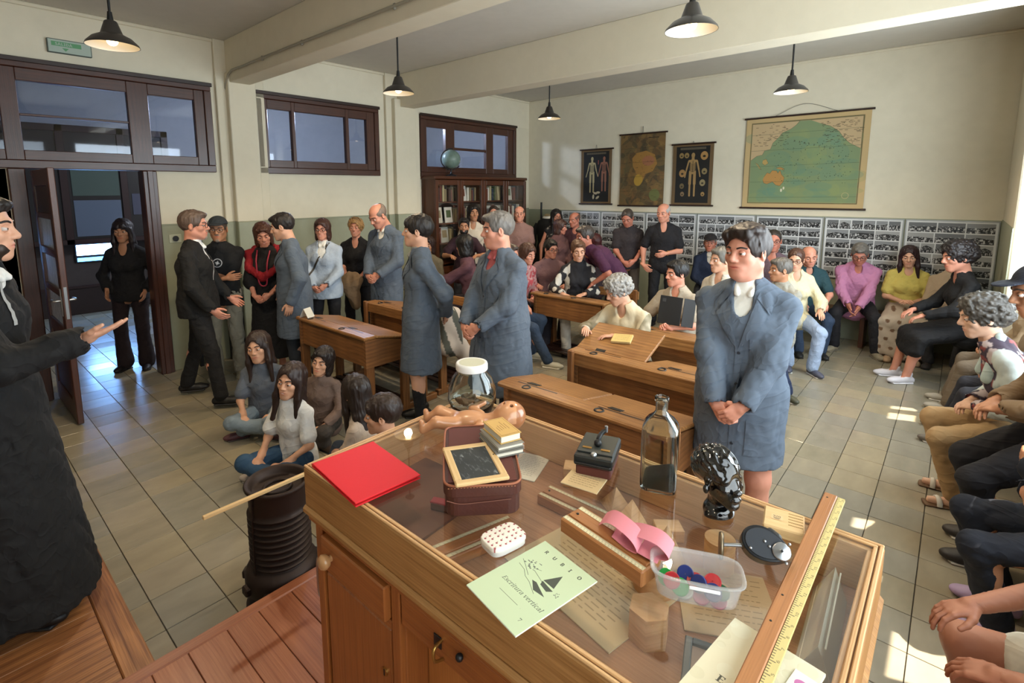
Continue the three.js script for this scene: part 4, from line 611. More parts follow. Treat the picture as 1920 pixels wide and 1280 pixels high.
// plastic tub of counters
{
  const g = thing('plastic_tub', 'clear plastic tub holding coloured counters', 'container', [6.005, T, 7.158], 0.45);
  const pl = phys(0xf3f3f2, 0.18, { transmission: 0.82, thickness: 0, ior: 1.4 });
  mesh('tub', loft([[[0.001, 0.001], 0.001], [[0.068, 0.034], 0.001], [[0.074, 0.039], 0.006], [[0.083, 0.046], 0.054], [[0.088, 0.051], 0.055], [[0.088, 0.051], 0.058], [[0.081, 0.044], 0.058], [[0.081, 0.044], 0.052], [[0.072, 0.037], 0.008]], 56, 4), pl, g); bc('clip_tab', 0.055, 0.006, 0.004, 0.01, 0.05, 0.0515, mat(0xf0f0ee, 0.3), g, 0.001);
  const cols = [['red', 0xb0202a], ['blue', 0x22306e], ['green', 0x1f9a3c], ['dark green', 0x1d5a34], ['white', 0xd9d6c8], ['pink', 0xc0506a]], disc = lathe([[0.001, 0.005], [0.013, 0.005], [0.0155, 0.006], [0.0165, 0.004], [0.0165, 0.0], [0.001, 0.0]], 24);
  const cy = Math.cos(0.45), sy = Math.sin(0.45), spots = [[-0.055, 0.03, 0, 2, 0.8], [-0.045, 0.034, 0.012, 0, 0.5], [-0.03, 0.03, 0.02, 2, 0.7], [-0.018, 0.036, -0.012, 1, 0.9], [0.0, 0.033, 0.0, 0, 0.6], [0.006, 0.036, 0.008, 1, 1.0], [0.032, 0.035, -0.004, 0, 0.3], [0.03, 0.03, 0.018, 1, 0.6], [0.045, 0.026, 0.01, 3, 0.4], [-0.05, 0.016, -0.01, 4, 0.3], [-0.02, 0.014, 0.012, 4, 0.2], [0.01, 0.015, 0.016, 5, 0.3], [0.04, 0.013, 0.016, 5, 0.4], [0.02, 0.016, -0.014, 3, 0.2], [-0.035, 0.014, -0.012, 3, 0.4]];
  spots.forEach(([x, y, z, c, t], k) => { const o = mesh('counter', disc, mat(cols[c][1], 0.35), null); o.name = numbered('counter'); o.position.set(6.005 + x * cy + z * sy, T + y - 0.008, 7.158 - x * sy + z * cy); o.rotation.set(t, k * 1.3, 0.15); scene.add(o); tag(o, cols[c][0] + ' plastic counter in the clear tub', 'counter', 'counters in the plastic tub'); });
}
// rotary sharpener
{
  const g = thing('rotary_sharpener', 'black rotary pencil sharpener lying on its side with a silver dial', 'sharpener', [6.085, T + 0.001, 7.005], 0.35);
  const drop = (k) => Array.from({ length: 44 }, (_, i) => { const a = i / 44 * 6.2832, c = Math.cos(a), t = (c + 1) / 2; return [c * 0.046 * k + 0.006, Math.sin(a) * (0.034 - 0.014 * t * t) * k]; }), dk = mat(0x1b1d20, 0.4, { metalness: 0.3 });
  const B = new THREE.Group(); B.name = 'body'; B.position.set(0, 0.036, -0.028); B.rotation.set(-0.75, 0, -0.22, 'XYZ'); g.add(B);
  mesh('shell', shapeGeo(drop(0.96), 0.044, 0.003), dk, B); mesh('face_plate', xf(shapeGeo(drop(0.86), 0.002, 0.0008), 0, 0, 0.048), mat(0x34373c, 0.42, { metalness: 0.3 }), B);
  mesh('dial', xf(lathe([[0.001, 0.008], [0.004, 0.008], [0.005, 0.006], [0.015, 0.006], [0.0175, 0.004], [0.0175, 0], [0.001, 0]], 30), 0.034, -0.002, 0.05, Math.PI / 2), M.steel, B, 'silver dial'); mesh('dial_hub', xf(new THREE.CylinderGeometry(0.0026, 0.0026, 0.003, 12), 0.034, -0.002, 0.059, Math.PI / 2), M.black, B);
  for (const [x, y] of [[0.002, 0.004], [0.012, -0.002], [0.045, 0.018], [0.046, -0.02], [-0.02, -0.02]]) mesh('screw', xf(new THREE.SphereGeometry(0.0032, 10, 8), x, y, 0.052), M.steel, B);
  mesh('shaft', tube([[-0.035, 0.042, -0.01], [-0.075, 0.036, -0.005]], 0.004, 6, 8), M.steel, g); mesh('clamp_wheel', xf(lathe([[0.001, 0.0035], [0.02, 0.0035], [0.026, 0.0045], [0.029, 0], [0.026, -0.0045], [0.001, -0.0035]], 36), -0.078, 0.033, -0.005, 0, 0, Math.PI / 2), mat(0x8a7a62, 0.3, { metalness: 0.8 }), g, 'bronze clamp wheel'); mesh('grip', xf(new THREE.CapsuleGeometry(0.008, 0.045, 6, 14), 0.03, 0.045, -0.07, 1.2, 0, -0.2), mat(0x3c3e3c, 0.5), g);
}
{ // carved stamp block
  const g = thing('stamp_block', 'pale wooden stamp block with a printed mark behind the sharpener', 'block', [6.086, T, 6.822], 0.2); bc('block', 0.085, 0.026, 0.085, 0, 0.013, 0, W.pale, g, 0.003); for (let k = 0; k < 5; k++) bc('groove', 0.03, 0.0012, 0.003, 0.024, 0.0262, -0.03 + k * 0.012, mat(0xb08a55, 0.7), g, 0.0003); const p = mesh('printed_mark', new THREE.PlaneGeometry(0.024, 0.02), new THREE.MeshStandardMaterial({ map: canvas(64, 48, (q) => { q.fillStyle = '#d8b988'; q.fillRect(0, 0, 64, 48); q.fillStyle = '#4a3a28'; q.font = 'bold 26px serif'; q.fillText('320', 8, 24); q.fillRect(10, 30, 40, 5); q.fillRect(16, 38, 28, 4); }), roughness: 0.7 }), g); p.rotation.x = -Math.PI / 2; p.position.set(-0.014, 0.0268, 0);
}
{ // long board ruler
  const g = thing('board_ruler', 'long wooden blackboard ruler with a yellow scale across the desk', 'ruler', [6.158, T + 0.0275, 7.05], 0.0); g.rotation.y = -0.005;
  bc('rule', 0.028, 0.012, 0.8, -0.008, 0.006, 0, W.box, g, 0.002); const st = scaleTex('#c9b878'); const e = bc('scale_edge', 0.016, 0.008, 0.8, 0.0145, 0.004, 0, mat(0xc2ad66, 0.5), g, 0.002); const p = mesh('scale', new THREE.PlaneGeometry(0.8, 0.015), new THREE.MeshStandardMaterial({ map: st, roughness: 0.5 }), g); p.rotation.set(-Math.PI / 2, 0, Math.PI / 2); p.position.set(0.0145, 0.0083, 0); for (const z of [-0.375, 0.05, 0.13]) mesh('peg_hole', xf(new THREE.CylinderGeometry(0.0022, 0.0022, 0.001, 10), -0.012, 0.0122, z), M.black, g);
}
sheet('cream_booklet', 'cream booklet partly under the long ruler with a printed E', 'booklet', 0.15, 0.215, 0.006, 6.146, T, 7.292, -0.13, canvas(256, 360, (g, w, h) => { g.fillStyle = '#ddd4b4'; g.fillRect(0, 0, w, h); g.globalAlpha = 0.25; for (let i = 0; i < 40; i++) { g.fillStyle = i % 2 ? '#c8bb92' : '#e8e2ca'; g.beginPath(); g.arc(rnd() * w, rnd() * h, 8 + rnd() * 22, 0, 7); g.fill(); } g.globalAlpha = 1; g.fillStyle = '#4c4a3c'; g.font = 'bold 34px serif'; g.fillText('E', 60, 250); g.font = '24px serif'; g.fillText('ENCICLO', 60, 285); }), 0xd9d0b0);
sheet('picture_card', 'white picture card with a pink shape to the right of the ruler', 'card', 0.07, 0.1, 0.002, 6.222, T + 0.0065, 7.275, -0.15, canvas(128, 180, (g) => { g.fillStyle = '#e6e0cf'; g.fillRect(0, 0, 128, 180); g.fillStyle = '#b5679a'; g.beginPath(); g.ellipse(40, 50, 28, 20, 0.5, 0, 7); g.fill(); g.fillStyle = '#d9a23c'; g.beginPath(); g.arc(40, 110, 18, 0, 7); g.fill(); }), 0xe0d8c2);
{ const g = thing('pointer_stick', 'square wooden stick lying over the rim of the stove', 'stick', [4.13, 0.629, 7.16], 0.0); bc('stick', 0.016, 0.016, 0.62, 0, 0.008, 0.0, W.pale, g, 0.002); }
// ---------------------------------------------------------------- things inside the glazed case
const F0 = 1.0525;
sheet('leather_portfolio', 'brown leather portfolio inside the glazed case by the left rim', 'portfolio', 0.3, 0.34, 0.008, 5.2, F0, 7.2, 0.05, plainTex([112, 74, 56], 10), 0x6a4634);
rulerBox('wooden ruler box inside the case behind the flowered tin', 0.3, 0.03, 0.07, [5.47, F0, 7.27], 1.3);
rulerBox('wooden ruler box lying inside the case under the printed card', 0.28, 0.03, 0.07, [5.62, F0, 6.95], 0.0);
sheet('parchment_sheet', 'large yellowed sheet curling inside the case under the pencil box', 'paper', 0.34, 0.26, 0.003, 5.75, F0, 7.13, -0.2, printed('#c3ab80', '#97805a', 14), 0xc9b48a);
sheet('printed_leaflet', 'white printed leaflet inside the case beside the leather case', 'leaflet', 0.11, 0.16, 0.003, 5.33, F0, 6.84, 0.3, printed('#e0dac6', '#8a8474', 12), 0xe2dcc8);
sheet('printed_leaflet', 'brown page inside the case at the far right', 'leaflet', 0.2, 0.2, 0.003, 6.02, F0, 7.0, 0.5, printed('#b59a72', '#8a7452', 10), 0xb59a72);
{
  const m = W.casePale, solid = (name, label, geo, x, z, yaw = 0, y = 0) => { planarUV(geo, 1); const o = mesh(name, geo, m, null); o.name = numbered(name); o.position.set(x, F0 + y, z); o.rotation.y = yaw; scene.add(o); tag(o, label, 'geometric solid', 'wooden solids in the case'); };
  solid('wooden_pyramid', 'wooden pyramid inside the case beneath the glass bottle', new THREE.ConeGeometry(0.055, 0.085, 4).toNonIndexed(), 5.74, 6.9, 0.4, 0.0426); solid('wooden_cube', 'wooden cube inside the case by the far rim', chamferBox(0.06, 0.06, 0.06, 0.002).clone(), 5.5, 6.82, 0.5, 0.0301); solid('wooden_cone', 'wooden cone inside the case near the black head', new THREE.ConeGeometry(0.045, 0.09, 28).toNonIndexed(), 5.86, 6.95, 0, 0.0451); solid('wooden_prism', 'wooden hexagonal prism inside the case under the plastic tub', new THREE.CylinderGeometry(0.042, 0.042, 0.07, 6).toNonIndexed(), 5.93, 7.2, 0.3, 0.0351); solid('wooden_cylinder', 'wooden cylinder inside the case below the black head', new THREE.CylinderGeometry(0.035, 0.035, 0.08, 28), 5.97, 6.9, 0, 0.0401); solid('wooden_tetrahedron', 'wooden tetrahedron inside the case beside the red folder', new THREE.ConeGeometry(0.05, 0.075, 3).toNonIndexed(), 5.24, 7.02, 0.2, 0.0376); solid('wooden_sphere', 'pale wooden half globe inside the case beside the tub', new THREE.SphereGeometry(0.05, 28, 14, 0, 6.2832, 0, Math.PI / 2), 5.88, 7.06, 0, 0.0005);
  solid('wooden_pyramid', 'low wooden pyramid inside the case just left of the glass bottle', new THREE.ConeGeometry(0.05, 0.06, 4).toNonIndexed(), 5.66, 6.84, 0.2, 0.0301); solid('wooden_block', 'flat wooden block inside the case right of the pink ribbon', chamferBox(0.07, 0.035, 0.05, 0.002).clone(), 5.83, 6.87, 0.7, 0.0176); solid('wooden_octahedron', 'small wooden octahedron inside the case beside the cone', new THREE.OctahedronGeometry(0.038), 5.79, 6.99, 0.3, 0.0385); solid('wooden_wedge', 'wooden wedge inside the case near the red folder', new THREE.CylinderGeometry(0.04, 0.04, 0.06, 3).toNonIndexed(), 5.36, 7.02, 0.9, 0.0301);
  const rm = mat(0xa8303a, 0.4); const r = thing('red_eraser_box', 'small red and brown box inside the case under the red folder', 'box', [5.3, F0 + 0.009, 7.2], 0.4); bc('body', 0.06, 0.02, 0.025, 0, 0.01, 0, mat(0x6a4838, 0.6), r, 0.002); bc('lid', 0.062, 0.006, 0.027, 0, 0.023, 0, rm, r, 0.002, 'red lid');
  const pg = thing('glass_prism', 'milky ridged glass prism inside the case right of the ruler', 'prism', [6.195, F0, 6.95], 0.05), tri = shapeGeo([[-0.03, 0], [0.03, 0], [0.005, 0.07]], 0.26, 0.002); mesh('prism', xf(tri, 0, 0.002, -0.13), phys(0xe2e2cc, 0.25, { transmission: 0.35, thickness: 0 }), pg); for (let k = 0; k < 6; k++) bc('ridge', 0.003, 0.003, 0.25, -0.024 + k * 0.008, 0.016 + k * 0.0105, 0, mat(0xd2d2bb, 0.5), pg, 0.001).rotation.z = 1.0;
  const fr = thing('framed_picture', 'small grey framed picture inside the case under the cream booklet', 'frame', [6.08, F0, 7.22], 0.3); for (const [w, d, x, z] of [[0.014, 0.18, -0.06, 0], [0.014, 0.18, 0.06, 0], [0.106, 0.014, 0, -0.083], [0.106, 0.014, 0, 0.083]]) bc('frame', w, 0.012, d, x, 0.006, z, mat(0x5b615f, 0.5), fr, 0.002); bc('picture', 0.106, 0.003, 0.152, 0, 0.003, 0, mat(0xb39a84, 0.6), fr, 0.001);
  const wg = thing('stemmed_glass', 'small stemmed glass inside the case behind the red folder', 'glass', [5.09, F0, 7.06]); mesh('bowl', lathe([[0.001, 0.0], [0.028, 0.001], [0.004, 0.006], [0.004, 0.045], [0.02, 0.06], [0.024, 0.08], [0.022, 0.1], [0.021, 0.1], [0.022, 0.08], [0.018, 0.062], [0.001, 0.052]], 32), M.glass, wg);
  const br = thing('glass_ball', 'clear glass ball inside the case beside the doll', 'ball', [5.17, F0, 6.99]); mesh('ball', xf(new THREE.SphereGeometry(0.022, 24, 16), 0, 0.022, 0), M.glass, br);
}
// ---------------------------------------------------------------- people: distance fields meshed by surface nets
const v3 = (x, y, z) => [x, y, z], vadd = (a, b) => [a[0] + b[0], a[1] + b[1], a[2] + b[2]], vsub = (a, b) => [a[0] - b[0], a[1] - b[1], a[2] - b[2]], vmul = (a, s) => [a[0] * s, a[1] * s, a[2] * s], vdot = (a, b) => a[0] * b[0] + a[1] * b[1] + a[2] * b[2], vlen = (a) => Math.hypot(a[0], a[1], a[2]), vnorm = (a) => { const l = vlen(a) || 1; return [a[0] / l, a[1] / l, a[2] / l]; }, vcross = (a, b) => [a[1] * b[2] - a[2] * b[1], a[2] * b[0] - a[0] * b[2], a[0] * b[1] - a[1] * b[0]], vmix = (a, b, t) => [a[0] + (b[0] - a[0]) * t, a[1] + (b[1] - a[1]) * t, a[2] + (b[2] - a[2]) * t];
const RC = (a, b, ra, rb, k = 0.02, neg = 0) => ({ t: 0, a, b, ra, rb, k, neg, c: vmix(a, b, 0.5), R: vlen(vsub(a, b)) / 2 + Math.max(ra, rb) });
const EL = (c, r, k = 0.02, neg = 0, rot) => { const m = rot ? new THREE.Matrix4().makeRotationFromEuler(new THREE.Euler(...rot)).elements : null; return { t: 1, c, r, k, neg, m, R: Math.max(...r) }; };
const ST = (c0, c1, u0, u1, a0, b0, a1, b1, k = 0.03) => ({ t: 2, a: c0, b: c1, u0, u1, a0, b0, a1, b1, k, neg: 0, c: vmix(c0, c1, 0.5), R: vlen(vsub(c0, c1)) / 2 + Math.max(a0, a1, b0, b1) });
const HS = (n, w, k = 0.004) => ({ t: 3, n, w, k, neg: 1, R: 0 }); // removes n.p > w
function primD(q, x, y, z) {
  if (q.t === 0) { const a = q.a, b = q.b, dx = b[0] - a[0], dy = b[1] - a[1], dz = b[2] - a[2], L = dx * dx + dy * dy + dz * dz || 1e-9; let t = ((x - a[0]) * dx + (y - a[1]) * dy + (z - a[2]) * dz) / L; t = t < 0 ? 0 : t > 1 ? 1 : t; return Math.hypot(x - a[0] - dx * t, y - a[1] - dy * t, z - a[2] - dz * t) - q.ra - (q.rb - q.ra) * t; }
  if (q.t === 1) { let px = x - q.c[0], py = y - q.c[1], pz = z - q.c[2]; const r = q.r; if (q.m) { const m = q.m, X = px * m[0] + py * m[1] + pz * m[2], Y = px * m[4] + py * m[5] + pz * m[6], Z = px * m[8] + py * m[9] + pz * m[10]; px = X; py = Y; pz = Z; } const k0 = Math.hypot(px / r[0], py / r[1], pz / r[2]), k1 = Math.hypot(px / (r[0] * r[0]), py / (r[1] * r[1]), pz / (r[2] * r[2])); return k1 < 1e-6 ? -Math.min(r[0], r[1], r[2]) : k0 * (k0 - 1) / k1; }
  if (q.t === 2) { const a = q.a, b = q.b, dx = b[0] - a[0], dy = b[1] - a[1], dz = b[2] - a[2], L = dx * dx + dy * dy + dz * dz || 1e-9; let t = ((x - a[0]) * dx + (y - a[1]) * dy + (z - a[2]) * dz) / L; t = t < 0 ? 0 : t > 1 ? 1 : t; const vx = x - a[0] - dx * t, vy = y - a[1] - dy * t, vz = z - a[2] - dz * t, ux = q.u0[0] + (q.u1[0] - q.u0[0]) * t, uy = q.u0[1] + (q.u1[1] - q.u0[1]) * t, uz = q.u0[2] + (q.u1[2] - q.u0[2]) * t; const l = vx * ux + vy * uy + vz * uz, rx = vx - ux * l, ry = vy - uy * l, rz = vz - uz * l, e = Math.hypot(rx, ry, rz), A = q.a0 + (q.a1 - q.a0) * t, B = q.b0 + (q.b1 - q.b0) * t, k0 = Math.hypot(l / A, e / B), k1 = Math.hypot(l / (A * A), e / (B * B)); return k1 < 1e-6 ? -Math.min(A, B) : k0 * (k0 - 1) / k1; }
  return -(q.n[0] * x + q.n[1] * y + q.n[2] * z - q.w);
}
function field(prims, disp) {
  return (x, y, z) => {
    let d = 1e3;
    for (let i = 0; i < prims.length; i++) {
      const q = prims[i];
      if (q.neg) { const e = -primD(q, x, y, z), k = q.k, h = Math.max(k - Math.abs(d - e), 0) / k; d = Math.max(d, e) + h * h * k * 0.25; } else {
        if (q.R) { const b = Math.hypot(x - q.c[0], y - q.c[1], z - q.c[2]) - q.R; if (b > d + q.k) continue; }
        const e = primD(q, x, y, z), k = q.k, h = Math.max(k - Math.abs(d - e), 0) / k; d = Math.min(d, e) - h * h * k * 0.25;
      }
    }
    if (disp && d < 0.05 && d > -0.05) d += disp(x, y, z);
    return d;
  };
}
function boundsOf(prims, pad) { const lo = [1e9, 1e9, 1e9], hi = [-1e9, -1e9, -1e9]; for (const q of prims) if (!q.neg) { const pts = q.t === 0 ? [[q.a, q.ra], [q.b, q.rb]] : q.t === 2 ? [[q.a, Math.max(q.a0, q.b0)], [q.b, Math.max(q.a1, q.b1)]] : [[q.c, q.R]]; for (const [p, r] of pts) for (let k = 0; k < 3; k++) { lo[k] = Math.min(lo[k], p[k] - r); hi[k] = Math.max(hi[k], p[k] + r); } } for (let k = 0; k < 3; k++) { lo[k] -= pad; hi[k] += pad; } return [lo, hi]; }
function nets(f, lo, hi, h) {
  const n = [0, 1, 2].map((k) => Math.ceil((hi[k] - lo[k]) / h) + 2), nx = n[0], ny = n[1], nz = n[2], V = new Float32Array(nx * ny * nz), S = 4, lim = 6.2 * h;
  for (let bk = 0; bk < nz; bk += S) for (let bj = 0; bj < ny; bj += S) for (let bi = 0; bi < nx; bi += S) {
    const c = f(lo[0] + (bi + 1.5) * h, lo[1] + (bj + 1.5) * h, lo[2] + (bk + 1.5) * h), skip = c > lim || c < -lim;
    for (let k = bk; k < Math.min(nz, bk + S); k++) for (let j = bj; j < Math.min(ny, bj + S); j++) for (let i = bi; i < Math.min(nx, bi + S); i++) V[(k * ny + j) * nx + i] = skip ? c : f(lo[0] + i * h, lo[1] + j * h, lo[2] + k * h);
  }
  const id = new Int32Array(nx * ny * nz).fill(-1), pos = [], idx = []; let cnt = 0;
  for (let k = 0; k < nz - 1; k++) for (let j = 0; j < ny - 1; j++) for (let i = 0; i < nx - 1; i++) {
    const o = (k * ny + j) * nx + i, A = [V[o], V[o + 1], V[o + nx], V[o + nx + 1], V[o + nx * ny], V[o + nx * ny + 1], V[o + nx * ny + nx], V[o + nx * ny + nx + 1]];
    let m = 0; for (let q = 0; q < 8; q++) if (A[q] < 0) m |= 1 << q; if (m === 0 || m === 255) continue;
    let sx = 0, sy = 0, sz = 0, c = 0;
    for (let q = 0; q < 8; q++) for (let ax = 0; ax < 3; ax++) { const b = 1 << ax; if (q & b) continue; const r = q | b, va = A[q], vb = A[r]; if ((va < 0) === (vb < 0)) continue; const t = va / (va - vb); sx += (q & 1) + (ax === 0 ? t : 0); sy += ((q >> 1) & 1) + (ax === 1 ? t : 0); sz += ((q >> 2) & 1) + (ax === 2 ? t : 0); c++; }
    id[o] = cnt++; pos.push(lo[0] + (i + sx / c) * h, lo[1] + (j + sy / c) * h, lo[2] + (k + sz / c) * h);
  }
  const st = [1, nx, nx * ny];
  for (let k = 1; k < nz - 1; k++) for (let j = 1; j < ny - 1; j++) for (let i = 1; i < nx - 1; i++) {
    const o = (k * ny + j) * nx + i, va = V[o];
    for (let ax = 0; ax < 3; ax++) { const vb = V[o + st[ax]]; if ((va < 0) === (vb < 0)) continue; const p = st[(ax + 1) % 3], q = st[(ax + 2) % 3], a = id[o], b = id[o - p], c = id[o - p - q], d = id[o - q]; if (a < 0 || b < 0 || c < 0 || d < 0) continue; if (va < 0) idx.push(a, b, c, a, c, d); else idx.push(a, c, b, a, d, c); }
  }
  const g = new THREE.BufferGeometry(); g.setAttribute('position', new THREE.Float32BufferAttribute(pos, 3)); g.setIndex(idx); g.computeVertexNormals(); return g;
}
const skin3 = (prims, h, disp, pad = 0.03) => { const f = field(prims, disp), [lo, hi] = boundsOf(prims, pad); const g = nets(f, lo, hi, h); g.userData.f = f; return g; };
const cache = new Map(), cached = (key, make) => { if (!cache.has(key)) cache.set(key, make()); return cache.get(key); };
function tint(g, fn) { const p = g.attributes.position, c = new Float32Array(p.count * 3), o = [1, 1, 1]; for (let i = 0; i < p.count; i++) { o[0] = o[1] = o[2] = 1; fn(p.getX(i), p.getY(i), p.getZ(i), o); c.set(o, i * 3); } g.setAttribute('color', new THREE.BufferAttribute(c, 3)); return g; }
function joinSkin(gs) { const out = gs.map((g) => { const q = new THREE.BufferGeometry(); q.setAttribute('position', g.attributes.position); q.setAttribute('normal', g.attributes.normal); q.setAttribute('color', g.attributes.color ?? new THREE.BufferAttribute(new Float32Array(g.attributes.position.count * 3).fill(1), 3)); q.setIndex(g.index); return q; }); return planarUV(mergeGeometries(out), 1); }
// ---- head, in head space: eyes at y 0, face towards +z, 0.232 m tall
function headPrims(kind) {
  const w = kind === 'woman' ? 0.95 : 1, ch = kind === 'child', jaw = kind === 'man' ? 1 : kind === 'heavy' ? 1.16 : 0.86, P = [];
  P.push(EL([0, 0.034, -0.014], [0.073 * w, 0.081, 0.094], 0.02), EL([0, -0.03, 0.02], [0.056 * w * (kind === 'heavy' ? 1.1 : 1), 0.076, 0.064], 0.03));
  for (const s of [-1, 1]) P.push(RC([s * 0.046 * jaw, -0.055, -0.002], [s * 0.016, -0.096, 0.06], 0.022 * jaw, 0.015, 0.03), EL([s * 0.036, -0.024, 0.054], [0.024, 0.022, 0.022], 0.02), RC([s * 0.012, 0.02, 0.078], [s * 0.045, 0.017, 0.058], 0.011, 0.01, 0.016));
  P.push(EL([0, -0.097, 0.062], [0.02, 0.016, 0.018], 0.02), EL([0, -0.062, 0.067], [0.032, 0.022, 0.02], 0.02));
  for (const s of [-1, 1]) P.push(EL([s * 0.031, -0.001, 0.09], [0.019, 0.0135, 0.016], 0.014, 1));
  P.push(RC([0, 0.012, 0.079], [0, -0.028, 0.1], 0.0075, ch ? 0.0095 : 0.0125, 0.012));
  for (const s of [-1, 1]) P.push(EL([s * 0.011, -0.033, 0.09], [0.0085, 0.0075, 0.009], 0.008));
  P.push(EL([0, -0.0575, 0.083], [0.022, 0.0052, 0.0085], 0.006), EL([0, -0.069, 0.081], [0.0185, 0.0065, 0.0085], 0.006), RC([-0.021, -0.0632, 0.087], [0.021, -0.0632, 0.087], 0.0016, 0.0016, 0.004, 1));
  for (const s of [-1, 1]) P.push(EL([s * 0.076 * w, -0.006, -0.008], [0.0095, 0.031, 0.019], 0.006, 0, [0.1, s * 0.35, 0]), EL([s * 0.085 * w, -0.003, 0.0], [0.006, 0.018, 0.009], 0.004, 1, [0.1, s * 0.35, 0]));
  const nr = kind === 'woman' || ch ? 0.046 : kind === 'heavy' ? 0.058 : 0.055; P.push(RC([0, -0.06, -0.022], [0, -0.2, -0.034], nr, nr + 0.006, 0.03)); if (kind === 'heavy') P.push(EL([0, -0.1, 0.03], [0.042, 0.022, 0.03], 0.03));
  return P;
}
const lidGeo = (() => { const g = new THREE.SphereGeometry(0.0138, 16, 8, 0, 6.2832, 0, 1.12); g.rotateX(0.26); const b = new THREE.SphereGeometry(0.0137, 16, 8, 0, 6.2832, 0, 1.05); b.rotateX(Math.PI - 0.1); return mergeGeometries([g, b]); })();
function headGeo(kind, h) {
  return cached('head' + kind + h, () => {
    const g = skin3(headPrims(kind), h), parts = [tint(g, (x, y, z, o) => {
      const lip = Math.exp(-(((x / 0.022) ** 2) + ((y + 0.063) / 0.0085) ** 2) * 1.1) * (z > 0.06 ? 1 : 0); o[0] = 1 - 0.12 * lip; o[1] = 1 - 0.5 * lip; o[2] = 1 - 0.45 * lip;
      const n = vn(x * 60, y * 60, z * 60) * 0.03; o[0] += n; o[1] += n; o[2] += n;
    })];
    for (const s of [-1, 1]) parts.push(xf(lidGeo, s * 0.031, -0.0005, 0.0735));
    return joinSkin(parts);
  });
}
const eyeGeo = (() => { const g = new THREE.SphereGeometry(0.0128, 20, 14); g.rotateX(Math.PI / 2); return tint(g, (x, y, z, o) => { const a = Math.acos(Math.min(1, z / 0.0128)); if (a < 0.22) o[0] = o[1] = o[2] = 0.01; else if (a < 0.6) { o[0] = 0.1; o[1] = 0.055; o[2] = 0.03; } else { o[0] = 0.56; o[1] = 0.5; o[2] = 0.46; } }); })();
const browGeo = cached('brow', () => [-1, 1].map((s) => planarUV(xf(tube([[s * 0.013, 0.02, 0.0885], [s * 0.03, 0.0255, 0.084], [s * 0.048, 0.02, 0.066]], 0.0042, 12, 6)))));
const glassesGeo = cached('glasses', () => merge([...[-1, 1].map((s) => xf(new THREE.TorusGeometry(0.021, 0.0022, 6, 20), s * 0.031, -0.003, 0.097, 0, s * 0.12, 0, [1.15, 0.85, 1])), tube([[-0.01, 0.003, 0.1], [0, 0.006, 0.102], [0.01, 0.003, 0.1]], 0.0018, 8, 5), ...[-1, 1].map((s) => tube([[s * 0.054, 0.0, 0.093], [s * 0.07, 0.002, 0.05], [s * 0.078, 0.004, -0.005]], 0.0018, 10, 5))]));
const teethGeo = cached('teeth', () => xf(new THREE.SphereGeometry(1, 14, 8), 0, -0.0632, 0.0815, 0, 0, 0, [0.017, 0.0045, 0.0085]));
